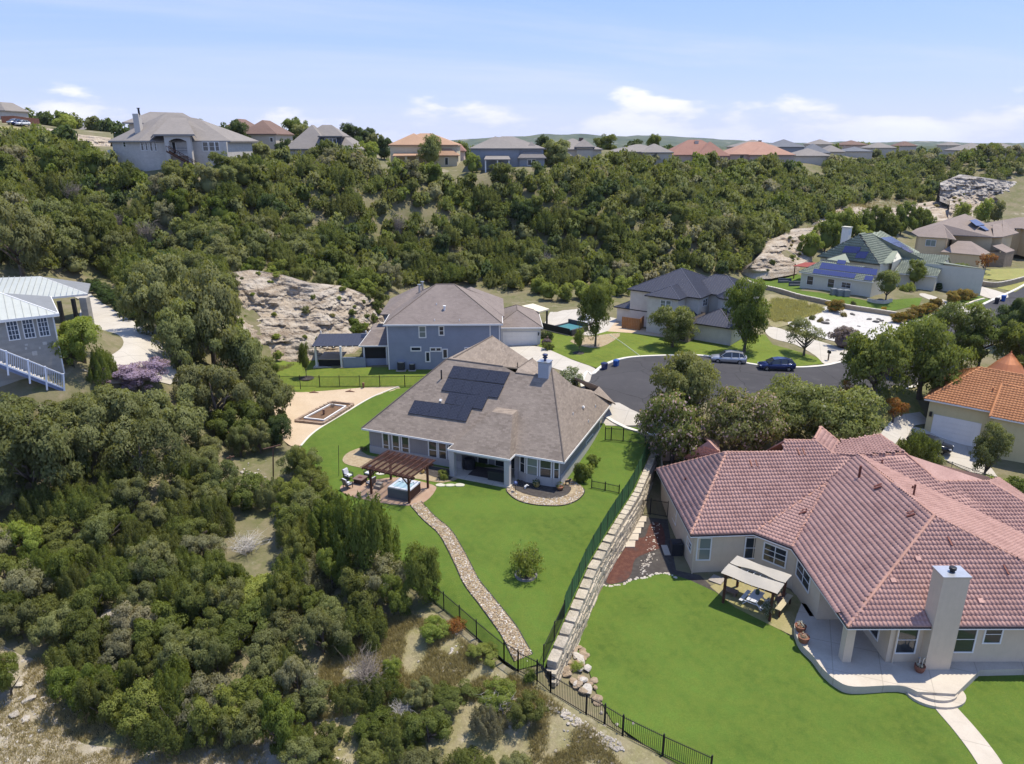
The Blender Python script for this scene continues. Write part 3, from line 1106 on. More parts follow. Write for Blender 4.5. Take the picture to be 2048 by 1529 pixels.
def door(root,pl,px0,py0,px1,py1,m,panels=4,name='door',frame=M_WHITE,fw=.12):
 n=pl[1]
 u=Vector((-n.y,n.x,0)).normalized()
 a,b=hit(px0,py0,pl),hit(px1,py1,pl)
 w=(b-a).dot(u)
 if w<0:
  u,w=-u,-w
 h=a.z-b.z
 Z=Vector((0,0,1))
 mb=MB()
 for k in range(panels):
  y0,y1=h*k/panels+.012,h*(k+1)/panels-.012
  mb.obox(a+u*w/2-Z*(y0+y1)/2+n*.03,u*w/2,Z*(y1-y0)/2,n*.02)
 mb.obox(a+u*w/2-Z*h/2+n*.012,u*w/2,Z*h/2,n*.01)
 d=mb.build(name,m,root)
 fr=MB()
 for x0,y0,x1,y1 in ((-fw,-fw,0,h),(w,-fw,w+fw,h),(0,-fw,w,0)):
  fr.obox(a+u*(x0+x1)/2-Z*(y0+y1)/2+n*.04,u*(x1-x0)/2,Z*(y1-y0)/2,n*.04)
 fr.build('door_frame',frame,d)
 return d
def basis(poly):
 p=[Vector(q) for q in poly]
 n=Vector((0,0,0))
 for i in range(1,len(p)-1):
  n+=(p[i]-p[0]).cross(p[i+1]-p[0])
 if n.z<0:
  n=-n
 n.normalize()
 u=Vector((0,0,1)).cross(n)
 u=u.normalized() if u.length>1e-4 else Vector((1,0,0))
 s=n.cross(u)
 return p[0],u,s,n
def ztop(poly,x,y):
 """height of a roof polygon over a point, or None"""
 if not inside([(x,y)],poly)[0]:
  return None
 o,u,s,n=basis(poly)
 return o.z-((x-o.x)*n.x+(y-o.y)*n.y)/n.z
def tile_roof(root,polys,mats,col=.30,row=.40,single=0,amp=.055,lift=.06):
 """barrel tiles laid in rows on every slope; the `single` nearest ones are objects of their own"""
 n_seg=4
 tiles=[]
 infos=[]
 for q in polys:
  o,u,s,n=basis(q)
  if n.z>.999 or n.z<.2:
   continue
  loc=[((Vector(p)-o).dot(u),(Vector(p)-o).dot(s)) for p in q]
  infos.append((q,o,u,s,n,loc))
 others=[(np.array([(p[0],p[1]) for p in i[0]]),i) for i in infos]
 for q,o,u,s,n,loc in infos:
  us,ss=[p[0] for p in loc],[p[1] for p in loc]
  s0=min(ss)
  rows=int((max(ss)-s0)/row)+1
  u0=math.floor(min(us)/col)
  u1=math.ceil(max(us)/col)
  cand=[((i+.5)*col,s0+(r+.45)*row) for r in range(rows) for i in range(u0,u1)]
  if not cand:
   continue
  ok=inside(cand,loc)
  P=np.array([[*(o+u*c[0]+s*c[1])] for c in cand])
  for oq,oi in others:
   if oi[0] is q:
    continue
   m=inside(P[:,:2],oq)
   if m.any():
    oo,on=oi[1],oi[4]
    z=oo.z-((P[:,0]-oo.x)*on.x+(P[:,1]-oo.y)*on.y)/on.z
    ok &= ~(m & (z>P[:,2]+.03))
  for k in np.where(ok)[0]:
   tiles.append((Vector(P[k]),u,s,n))
 # one tile in its own frame: x across, y up the slope
 vs,fs=[],[]
 for r,(yy,zz) in enumerate(((-.52*row,lift),(.56*row,.012))):
  for k in range(n_seg+1):
   t=k/n_seg
   vs.append((col*(t-.5),yy,zz+amp*(math.sin(math.pi*min(1,t/.72)) if t<.72 else -.12*math.sin(math.pi*(t-.72)/.28))))
 for k in range(n_seg+1):
  t=k/n_seg
  vs.append((col*(t-.5),-.52*row,vs[k][2]-.055))
 for k in range(n_seg):
  fs.append((k,k+1,n_seg+2+k,n_seg+1+k))
  fs.append((2*n_seg+2+k,2*n_seg+3+k,k+1,k))
 tiles.sort(key=lambda t: (t[0]-CAMP).length)
 rnd=random.Random(5)
 og=origin(root)
 if single:
  me=bpy.data.meshes.new('roof_tile')
  me.from_pydata(vs,[],fs)
  for mm in mats[:1]:
   me.materials.append(mm)
  me.polygons.foreach_set('use_smooth',[True]*len(fs))
  for c,u,s,n in tiles[:single]:
   ob=bpy.data.objects.new('roof_tile',me)
   COL.objects.link(ob)
   ob.parent=root
   from mathutils import Matrix
   m4=Matrix.Identity(4)
   for i in range(3):
    m4[i][0],m4[i][1],m4[i][2],m4[i][3]=u[i],s[i],n[i],c[i]-og[i]
   ob.matrix_local=m4
 V,F=[],[]
 va=np.array(vs)
 fa=np.array(fs)
 for k,(c,u,s,n) in enumerate(tiles[single:]):
  B=np.array([[*u],[*s],[*n]])
  j=np.array([rnd.uniform(-.006,.006),rnd.uniform(-.012,.012),rnd.uniform(-.004,.008)])
  V.append((va+j) @ B+np.array(c-og))
  F.append(fa+k*len(vs))
 if V:
  V=np.concatenate(V)
  F=np.concatenate(F)
  me=bpy.data.meshes.new('roof_tiles')
  me.from_pydata(V.tolist(),[],F.tolist())
  me.polygons.foreach_set('use_smooth',[True]*len(F))
  me.materials.append(mats[0])
  ob=bpy.data.objects.new('roof_tiles',me)
  COL.objects.link(ob)
  ob.parent=root
  ob['kind']='stuff'
def ridge_caps(root,segs,m,r=.13,step=.42):
 mb=MB()
 for a,b in segs:
  a,b=Vector(a),Vector(b)
  n=max(1,int((b-a).length/step))
  for k in range(n):
   p,q=a.lerp(b,k/n),a.lerp(b,(k+1.12)/n)
   mb.tube([p+Vector((0,0,.035)),q+Vector((0,0,.0))],[r,r*.8],8)
 o=mb.build('ridge_caps',m,root,smooth=False)
 o['kind']='stuff'
 return o
def ridge_line(root,segs,m,r=.07,name='ridge_cap'):
 for a,b in segs:
  a,b=Vector(a),Vector(b)
  mb=MB()
  mb.tube([a,b],r,6)
  mb.build(name,m,root)
def seams(root,polys,m,gap=.5,h=.035,name='standing_seams'):
 """raised seams of a sheet metal roof, clipped to every slope"""
 mb=MB()
 for q in polys:
  o,u,s,n=basis(q)
  loc=[((Vector(p)-o).dot(u),(Vector(p)-o).dot(s)) for p in q]
  x=math.floor(min(p[0] for p in loc)/gap)*gap+gap*.5
  while x<max(p[0] for p in loc):
   ys=[]
   for i in range(len(loc)):
    a,b=loc[i],loc[(i+1) % len(loc)]
    if (a[0]>x) != (b[0]>x):
     ys.append(a[1]+(b[1]-a[1])*(x-a[0])/(b[0]-a[0]))
   ys.sort()
   for k in range(0,len(ys)-1,2):
    if ys[k+1]-ys[k]>.15:
     p0,p1=o+u*x+s*ys[k]+n*(h/2),o+u*x+s*ys[k+1]+n*(h/2)
     mb.obox((p0+p1)/2,(p1-p0)/2,u*.02,n*(h/2))
   x+=gap
 ob=mb.build(name,m,root)
 ob['kind']='stuff'
 return ob
class Frame:
 """a house's own plan axes"""
 def __init__(self,o,deg):
  self.o=Vector((o[0],o[1],0))
  self.u=Vector((math.cos(math.radians(deg)),math.sin(math.radians(deg)),0))
  self.v=Vector((-self.u.y,self.u.x,0))
 def __call__(self,u,v,z=0.0):
  p=self.o+self.u*u+self.v*v
  return Vector((p.x,p.y,z))
 def inv(self,p):
  d=Vector((p[0],p[1],0))-self.o
  return (d.dot(self.u),d.dot(self.v))
def hip(fr,u0,u1,v0,v1,ze,pitch,gables=''):
 """roof polygons of a hip over a rectangle of the frame; gables: any of 'l','r','f','b' ends closed upright"""
 w,d=u1-u0,v1-v0
 if w >= d:
  r=d/2
  zr=ze+r*pitch
  a=fr(u0+(0 if 'l' in gables else r),v0+r,zr)
  b=fr(u1-(0 if 'r' in gables else r),v0+r,zr)
  A,B,C,D=fr(u0,v0,ze),fr(u1,v0,ze),fr(u1,v1,ze),fr(u0,v1,ze)
  out=[[A,B,b,a],[C,D,a,b]]
  if 'l' not in gables:
   out.append([D,A,a])
  if 'r' not in gables:
   out.append([B,C,b])
 else:
  r=w/2
  zr=ze+r*pitch
  a=fr(u0+r,v0+(0 if 'f' in gables else r),zr)
  b=fr(u0+r,v1-(0 if 'b' in gables else r),zr)
  A,B,C,D=fr(u0,v0,ze),fr(u1,v0,ze),fr(u1,v1,ze),fr(u0,v1,ze)
  out=[[B,C,b,a],[D,A,a,b]]
  if 'f' not in gables:
   out.append([A,B,a])
  if 'b' not in gables:
   out.append([C,D,b])
 return out
def hip_edges(polys):
 """ridges and hips (edges shared by two slopes) and eaves"""
 seen={}
 for q in polys:
  for i in range(len(q)):
   k=frozenset((tuple(round(c,3) for c in q[i]),tuple(round(c,3) for c in q[(i+1) % len(q)])))
   seen.setdefault(k,[]).append((q[i],q[(i+1) % len(q)]))
 ridges=[v[0] for v in seen.values() if len(v)>1]
 eaves=[v[0] for v in seen.values() if len(v)==1 and abs(v[0][0].z-v[0][1].z)<.05]
 return ridges,eaves
def rect_walls(root,fr,u0,u1,v0,v1,z0,z1,m,name='wall'):
 return wall_ring(root,[fr(u0,v0),fr(u1,v0),fr(u1,v1),fr(u0,v1)],z0,z1,m,name)
def wplane(fr,side,c):
 """vertical plane of a wall: side f (low v), l (low u), r (high u)"""
 if side=='f':
  return (fr(0,c),-fr.v)
 if side=='l':
  return (fr(c,0),-fr.u)
 return (fr(c,0),fr.u.copy())
def pipe(root,p,r=.06,h=.6,m=None,name='vent_pipe',cap=False):
 mb=MB()
 mb.tube([p+Vector((0,0,-.3)),p+Vector((0,0,h))],r,8)
 if cap:
  mb.tube([p+Vector((0,0,h)),p+Vector((0,0,h+.12))],r*1.7,8)
 return mb.build(name,m or M_DARKM,root)
def box_vent(root,p,n,m,s=.16,name='roof_vent'):
 mb=MB()
 u=Vector((0,0,1)).cross(n).normalized()
 w=n.cross(u)
 mb.obox(p+n*.10,u*s,w*s,n*.10)
 return mb.build(name,m,root)
# ---------------------------------------------------------------- the grey single-storey house
M_SHING=shingle_mat('brown_grey_shingle',(.285,.230,.185),(.175,.140,.112),(.34,.28,.225))
M_SIDE=siding_mat('grey_siding',(.27,.255,.25),.30,True)
M_STUCCOG=plain('grey_stucco',(.40,.375,.355),.85,var=.05)
M_STONEG=plain('light_grey_render',(.46,.44,.42),.85,var=.06)
def solar_mat():
 t=NT('solar_cells')
 uv=t.coords('UV')
 br=t.n('ShaderNodeTexBrick')
 br.offset=0
 br.inputs['Scale'].default_value=1
 br.inputs['Brick Width'].default_value=.17
 br.inputs['Row Height'].default_value=.17
 br.inputs['Mortar Size'].default_value=.008
 br.inputs['Color1'].default_value=(.016,.017,.024,1)
 br.inputs['Color2'].default_value=(.020,.021,.030,1)
 br.inputs['Mortar'].default_value=(.10,.10,.12,1)
 t.l(uv,br.inputs['Vector'])
 MATS['solar_cells']=t.done(br.outputs['Color'],.22,0,.5)
 return MATS['solar_cells']
M_SOLAR=solar_mat()
M_SOLARB=plain('blue_solar_cells',(.026,.030,.105),.18,0,.6,var=.05)
M_ALU=plain('aluminium',(.55,.55,.57),.35,.8)
def solar(root,pl,quad,cols,rows=1,m=None,lift=.12,gap=.006,frame=M_DARKM):
 """panels filling a quadrilateral of a roof plane (corner pixels TL, TR, BR, BL)"""
 up=(pl[0]+pl[1]*lift,pl[1])
 c=[hit(*q,up) for q in quad]
 for r in range(rows):
  for k in range(cols):
   def P(s,t):
    return c[0].lerp(c[1],s).lerp(c[3].lerp(c[2],s),t)
   a,b,d,e=P(k/cols,r/rows),P((k+1)/cols,r/rows),P((k+1)/cols,(r+1)/rows),P(k/cols,(r+1)/rows)
   ctr=(a+b+d+e)/4
   pts=[p+(ctr-p).normalized()*gap for p in (a,b,d,e)]
   mb=MB()
   n=pl[1]
   mb.hull([p-n*.05 for p in pts[::-1]],[p for p in pts[::-1]])
   fr_=mb.build('solar_panel',frame,root)
   g=MB()
   g.poly([p+(ctr-p).normalized()*.018+n*.005 for p in pts[::-1]])
   g.build('cell_sheet',m or M_SOLAR,fr_,uv=True)
def main_house():
 A=at(723,857,-.3)
 fr=Frame(A,-22.4)
 ze=-.3
 root=thing('house','grey single storey house with brown shingle roof, black solar panels and covered back porch','house',fr(11,9,-3.4))
 F_,G_=fr(23.0,0,ze),fr(22.9,18.55,ze)
 S1=slope(A,fr(10,0,ze),.97,fr(5,5))
 P1,P2_=hit(894,718,S1),hit(1006,733,S1)
 Q1,Q2,PK=hit(1031,746,S1),hit(1077,752,S1),hit(1103,735,S1)
 R4a,R4b=at(907,716,6.5),at(985,672,6.5)
 S4=plane3(R4a,R4b,R4a+fr.u*5-Vector((0,0,4.85)))
 x1,x2,x3=hit(1030,693,S4),hit(1050,722,S4),hit(1037,736,S4)
 R5a,R5b=at(1037,736,6.25),at(1065,717,6.25)
 S5=plane3(R5a,R5b,R5a+fr.u*5-Vector((0,0,4.85)))
 SR=plane3(F_,G_,PK)
 s1,s2=hit(1146,771,SR),hit(1186,786,SR)
 FL,FR=fr(0,22.5,ze),fr(15.5,22.5,ze)
 g1,g2=at(1198,773,1.5),at(1231,808,-.3)
 polys=[
  [A,F_,PK,Q2,Q1,P2_,P1],
  [FL,A,P1,R4a,R4b],
  [R4a,R4b,FR,fr(15.0,14,ze),x3,P2_,P1],
  [FR,FL,R4b],
  [F_,G_,s2,s1,PK],
  [R5a,R5b,hit(1085,732,S5),Q2,Q1],
  [PK,s1,fr(16,17.5,.5),fr(15.5,12,4.5)],
  [s1,s2,G_,fr(20,22,ze),fr(16,20,ze)],
  [s2,g1,g2,G_],
  [g1,g2,fr(19,24,ze),fr(17,21,1.4)],
 ]
 C_,D_,zt=fr(11.15,-1.42,ze),fr(17.9,-1.42,ze),ze+3.3
 a1,a2,a3,a4=fr(14.5,1.97,zt),fr(16.8,1.97,zt),fr(16.8,3.42,zt),fr(14.5,3.42,zt)
 polys+=[[C_,D_,a2,a1],[D_,fr(17.9,.05,ze),a3,a2],[fr(11.15,.05,ze),C_,a1,a4],[a1,a2,a3,a4]]
 roof_slabs(root,polys,M_SHING)
 fascia(root,[(A,fr(11.1,0,ze)),(fr(11.15,.0,ze),fr(11.15,-1.42,ze)),(fr(11.15,-1.42,ze),fr(17.9,-1.42,ze)),(fr(17.9,-1.42,ze),fr(17.9,0,ze)),(fr(17.9,0,ze),F_),(F_,G_),(FL,A)],M_WHITE)
 mcap=shingle_mat('ridge_shingle',(.20,.16,.13),(.15,.12,.10),(.22,.18,.15))
 ridge_line(root,[(P1,P2_),(R4a,R4b),(Q1,Q2),(R5a,R5b),(A+Vector((0,0,.02)),P1),(F_+Vector((0,0,.02)),PK)],mcap,.075)
 # walls
 z0=-3.75
 i=.55
 foot=[fr(i,i),fr(11.15+i,i),fr(11.15+i,2.6),fr(17.9-i+.25,2.6),fr(17.9-i+.25,i)]
 bay=[fr(18.05,.75),fr(18.9,.42),fr(20.3,.30),fr(21.7,.42),fr(22.45,.60)]
 foot+=bay+[fr(22.45,18.0),fr(20,21.5),fr(14,21.8),fr(i,22)]
 wall_ring(root,foot,z0,ze-.1,M_SIDE)
 base=MB()
 for a,b in ((foot[0],foot[1]),):
  n=-fr.v
  base.obox((a+b)/2+n*.04+Vector((0,0,-3.05)),(b-a)/2,n*.04,Vector((0,0,.62)))
 base.build('stone_skirt',M_STUCCOG,root)
 sk=MB()
 for a,b in zip(bay,bay[1:]):
  n=Vector((b.y-a.y,-(b.x-a.x),0)).normalized()
  sk.obox((a+b)/2+n*.05+Vector((0,0,-3.0)),(b-a)/2,n*.05,Vector((0,0,.62)))
 sk.build('bay_skirt',M_STUCCOG,root)
 rp=(fr(22.45,0),fr.u.copy())
 side=MB()
 side.obox(fr(22.49,9.3,-2.95),fr.v*8.6,fr.u*.04,Vector((0,0,.75)))
 side.build('lower_side_band',M_STONEG,root)  # paler band added in place of sunlight below the eave's shadow
 window(root,rp,1172,886,1183,925,1,1)
 window(root,rp,1199,842,1203,866,1,1)
 # rear windows
 wp=(fr(0,i),-fr.v)
 for a,b,c,d in ((766,866,779,915),(785,869,800,918),(804,872,819,921),(858,880,874,921),(878,882,893,924),(898,884,906,928)):
  window(root,wp,a,b,c,d,1,2,fw=.13)
 for a,b,x in zip(bay,bay[1:],range(4)):
  n=Vector((b.y-a.y,-(b.x-a.x),0)).normalized()
  w=(b-a).length
  window(root,(a,n),0,0,0,0,1,2,fw=.10,world_size=((a+b)/2+Vector((0,0,-1.45)),w-.34,1.9),glass=M_BLIND if x==1 else None)
 # porch
 cols=MB()
 for u in (11.15+.35,17.9-.38):
  c=MB()
  c.obox(fr(u,-1.05,-1.95),fr.u*.27,fr.v*.27,Vector((0,0,1.6)))
  c.build('porch_column',M_STONEG,root)
 bm_=MB()
 bm_.obox(fr(14.5,-1.05,ze-.26),fr.u*3.1,fr.v*.16,Vector((0,0,.16)))
 bm_.build('porch_beam',M_STONEG,root)
 fl=MB()
 fl.obox(fr(14.55,.55,-3.40),fr.u*3.4,fr.v*2.05,Vector((0,0,.16)))
 fl.build('porch_floor',MATS['pale_concrete'],root)
 pd=(fr(0,2.59),-fr.v)
 for u in (13.2,15.2,16.7):
  window(root,pd,0,0,0,0,1,1,fw=.08,world_size=(fr(u,2.59,-2.1),1.1,2.2))
 # roof pieces
 ch=MB()
 cp=hit(1090,753,S1)
 ch.obox(cp+Vector((0,.35,.35)),fr.u*.58,fr.v*.5,Vector((0,0,1.15)))
 M_CHIM=siding_mat('chimney_siding',(.36,.37,.40),.2)
 c=ch.build('chimney',M_CHIM,root,uv=True)
 cc=MB()
 t=cp+Vector((0,.35,1.5))
 cc.obox(t+Vector((0,0,.04)),fr.u*.66,fr.v*.58,Vector((0,0,.04)))
 cc.build('chimney_cap',M_GALV,c)
 fl_=MB()
 fl_.lathe([(.14,0),(.14,.28),(.26,.32),(.26,.40),(.17,.44),(.17,.54),(.28,.56),(.28,.70),(.06,.78)],t+Vector((0,0,.08)),12)
 fl_.build('flue',plain('blue_grey_steel',(.06,.07,.14),.4,.6),c)
 pipe(root,hit(883,758,S1),.08,1.0,None)
 pipe(root,hit(1035,735,S4),.05,.6,None)
 for q,pl in (((882,802),S1),((1165,815),SR)):
  box_vent(root,hit(*q,pl),pl[1],M_WHITE,.12)
 for q in ((1146,830),(1177,845),(1191,815)):
  pipe(root,hit(*q,SR),.045,.28,M_WHITE)
 z=lambda x,y: (700+x/3.793,660+y/3.793)
 solar(root,S1,(z(785,272),z(1215,322),z(1170,413),z(740,361)),6)
 solar(root,S1,(z(740,366),z(1170,418),z(1122,518),z(690,460)),6)
 solar(root,S1,(z(755,470),z(1050,507),z(1003,606),z(716,556)),4)
 solar(root,S1,(z(490,533),z(930,588),z(880,695),z(440,632)),6)
 return fr,root
MAIN,MAIN_ROOT=main_house()
# ---------------------------------------------------------------- the red tiled house
def tile_mat(name,c,dark,spread=.5):
 t=NT(name)
 g=t.n('ShaderNodeNewGeometry')
 p=t.world_pos()
 a=t.noise(p,.55,5)
 b=t.noise(p,7.0,3)
 m=t.mix(t.rng(a,.35,.7),c,dark)
 m=t.mix(t.rng(g.outputs['Random Per Island'],0,1,0,spread),m,scl(c,1.22))
 m=t.mix(t.rng(b,.4,.7,0,.4),m,scl(dark,.72))
 MATS[name]=t.done(m,.72,0,.3)
 return MATS[name]
M_REDT=tile_mat('red_clay_tile',(.42,.255,.213),(.30,.168,.140))
M_REDCAP=tile_mat('ridge_clay',(.42,.235,.175),(.30,.16,.12))
M_CREAM=plain('cream_stucco',(.58,.475,.345),.9,var=.05,fine=20)
M_FASC=plain('brown_fascia',(.035,.030,.035),.6)
def red_house():
 ze=-2.2
 E0,E1,E2,E3,E4=[at(*p,ze) for p in ((1314,939),(1382,1070),(1508,1066),(1583,1095),(1697,1254))]
 E5=Vector((43.2,41.55,ze))
 E4=Vector((22.8,41.52,ze))
 E3=Vector((22.72,51.64,ze))
 root=thing('house','cream stucco house with weathered red barrel tile roof and tall square chimney','house',(30,54,-5.6))
 S=slope(E1,E2,.50,E1+Vector((3,5,0)))
 R1=hit(1453,905,S)
 r2,r3,r4,r5=hit(1565,906,S),hit(1568,881,S),hit(1632,882,S),hit(1665,908,S)
 J,K=Vector((32.0,61.6,1.42)),Vector((36.7,62.1,1.42))
 BP,WT=hit(1654,967,S),Vector((32.4,49.6,1.80))
 N1,N2=Vector((38.4,59.2,-.05)),Vector((42.9,59.3,-.05))
 VL=Vector((42.6,54.0,-2.15))
 NA,NV,NB=at(1642,855,2.3),at(1680,886,1.5),at(1760,870,1.9)
 polys=[
  [E0,E1,R1],
  [E1,E2,BP,J,r5,r4,r3,r2,R1],
  [E2,E3,BP],
  [E3,E4,WT,J,BP],
  [E4,E5,WT],
  [WT,E5,VL,J],
  [J,VL,Vector((46,54,-2.3)),N1,K],
  [N1,N2,Vector((47.6,53.8,-2.2)),Vector((39.5,53.8,-2.2))],
  [N2,Vector((47.6,64.5,-2.2)),Vector((47.6,53.8,-2.2))],
  [r5,NV,NB,K,J],
  [NA,NV,r5,r4],
  [R1,r2,Vector((r2.x,72,-5.0)),Vector((15,72,-5.0)),E0],
  [r3,r4,NA,Vector((NA.x,71,-3)),Vector((r3.x,71,-3))],
  [NA,NV,Vector((NV.x+3,72,-4)),Vector((NA.x,72,-4))],
  [NV,NB,Vector((NB.x,71,-4)),Vector((NV.x+1,71,-4))],
  [NB,K,N1,N2,Vector((46,65,-4.6)),Vector((NB.x+3,69,-4.6))],
  [at(1366,916,-2.2),at(1417,882,.7),at(1440,906,.1),at(1400,918,-2.2)],
  [at(1417,882,.7),at(1440,906,.1),Vector((23,74,-2.2)),Vector((21,76,-2.2))],
 ]
 roof_slabs(root,polys,M_REDT,.14)
 vis=polys[:11]+[polys[16]]
 tile_roof(root,vis,[M_REDT],.30,.40,single=290,amp=.10,lift=.07)
 ridge_caps(root,[(E0,R1),(E1,R1),(R1,r2),(r3,r4),(r4,r5),(r5,J),(J,K),(J,WT),(WT,E4),(WT,E5),(E2,BP),(E3,BP),(K,N1),(N1,N2),(N2,Vector((47.6,53.8,-2.2))),(NA,NV),(NV,NB),(NB,K),(NA,r4+Vector((0,.3,.1)))],M_REDCAP)
 ev=[(E0,E1),(E1,E2),(E2,E3),(E3,E4),(E4,E5),(E5,VL)]
 fascia(root,[(a-Vector((0,0,.1)),b-Vector((0,0,.1))) for a,b in ev],M_FASC,.12)
 fascia(root,[(a-Vector((0,0,.20)),b-Vector((0,0,.20))) for a,b in ev],M_WHITE,.10,'gutter')
 z0=-6.6
 foot=[Vector((15.15,66.2,0)),Vector((15.5,54.1,0)),Vector((20.6,54.4,0)),Vector((23.2,51.8,0)),Vector((23.25,46.9,0)),Vector((26.2,46.9,0)),Vector((26.2,42.15,0)),Vector((42.6,42.15,0)),Vector((42.6,54.4,0)),
   Vector((47,54.4,0)),Vector((47,65,0)),Vector((40,71,0)),Vector((16,71.5,0))]
 wall_ring(root,foot,z0,ze-.12,M_CREAM)
 col=MB()
 col.box(23.15,42.1,z0+.8,23.75,42.75,ze-.15)
 col.build('porch_column',M_CREAM,root)
 bm_=MB()
 bm_.box(23.2,42.3,ze-.45,26.2,42.6,ze-.14)
 bm_.build('porch_beam',M_CREAM,root)
 bm_=MB()
 bm_.box(23.3,42.75,ze-.45,23.6,46.9,ze-.15)
 bm_.build('porch_beam',M_CREAM,root)
 # chimney
 b0,b1=at(1848,1340,-5.62),at(1899,1340,-5.62)
 yf=b0.y
 zt=atY(1900,1156,yf).z
 ch=MB()
 ch.box(b0.x,yf,-5.9,b1.x,yf+1.25,zt)
 c=ch.build('chimney',M_CREAM,root)
 cp=MB()
 cp.box(b0.x-.07,yf-.07,zt,b1.x+.07,yf+1.32,zt+.08)
 cp.build('chimney_cap',M_GALV,c)
 fl=MB()
 cx=(b0.x+b1.x)/2
 fl.lathe([(.16,0),(.16,.16),(.23,.18),(.23,.34),(.19,.36)],(cx,yf+.6,zt+.08),14)
 fl.build('flue',M_DARKM,c)
 # windows
 w1=(foot[1],Vector((0,-1,0)))
 wy=lambda y: (Vector((0,y,0)),Vector((0,-1,0)))
 wx=lambda x: (Vector((x,0,0)),Vector((-1,0,0)))
 window(root,wy(54.15),1397,1077,1418,1119,1,2,glass=M_BLIND)
 window(root,wy(54.3),1493,1076,1514,1116,1,2)
 pb=(foot[2],Vector((foot[3].y-foot[2].y,-(foot[3].x-foot[2].x),0)).normalized())
 window(root,pb,1531,1086,1569,1135,2,3,fw=.12)
 window(root,wx(23.22),1597,1120,1617,1185,2,2)
 window(root,wx(15.35),1346,1002,1352,1050,1,2)
 window(root,wx(15.48),1376,1074,1382,1105,1,2)
 window(root,wy(42.15),1800,1254,1827,1305,1,2)
 window(root,wy(42.15),1917,1254,1943,1303,1,2)
 window(root,wy(42.15),1974,1252,1998,1285,1,2)
 window(root,wx(26.2),0,0,0,0,1,2,world_size=(Vector((26.2,44.2,-3.9)),1.3,1.9))
 # vents
 for q,pl in (((1507,930),S),((1602,907),S)):
  pt=hit(*q,pl)
  for dx in (-.25,.25):
   m=MB()
   m.obox(pt+Vector((dx,0,.12)),Vector((.05,0,0)),Vector((0,.35,.17)),Vector((0,0,.08)))
   m.build('roof_vent',M_RUST,root)
 W2=plane3(E3,E4,WT)
 S4=plane3(E4,E5,WT)
 for q,pl in (((1756,975),W2),((1822,1030),W2),((1606,1025),plane3(E2,E3,BP))):
  pt=hit(*q,pl)
  for dx in (-.22,.22):
   m=MB()
   m.obox(pt+pl[1]*.10+Vector((dx*.5,dx,0)),Vector((.30,0,.12)),Vector((0,.08,0)),pl[1]*.05)
   m.build('roof_vent',M_RUST,root)
 for q,pl in (((1898,1085),S4),((2010,1142),S4)):
  pt=hit(*q,pl)
  m=MB()
  m.obox(pt+pl[1]*.12,Vector((.06,0,0)),Vector((0,.35,.17)),pl[1]*.08)
  m.build('roof_vent',M_RUST,root)
 pipe(root,hit(1718,955,W2),.11,1.1,M_RUST)
 pipe(root,hit(1370,962,plane3(E0,E1,R1)),.06,.3,M_RUST)
 pipe(root,hit(1828,985,W2),.08,.7,M_RUST)
 for q in ((1824,983),(1763,930)):
  pipe(root,at(*q,.9),.07,.5,M_RUST)
 for q in ((1785,1163),(1960,1204),(1835,1120)):
  pt=hit(*q,S4)
  box_vent(root,pt,S4[1],M_REDT,.18,'loose_tile')
 # downpipes
 for p in ((15.45,54.0),(20.62,54.35),(26.6,42.08)):
  m=MB()
  m.box(p[0]-.04,p[1]-.08,-6.3,p[0]+.04,p[1],ze-.2)
  m.build('downpipe',M_CREAM,root)
 return root
RED_ROOT=red_house()
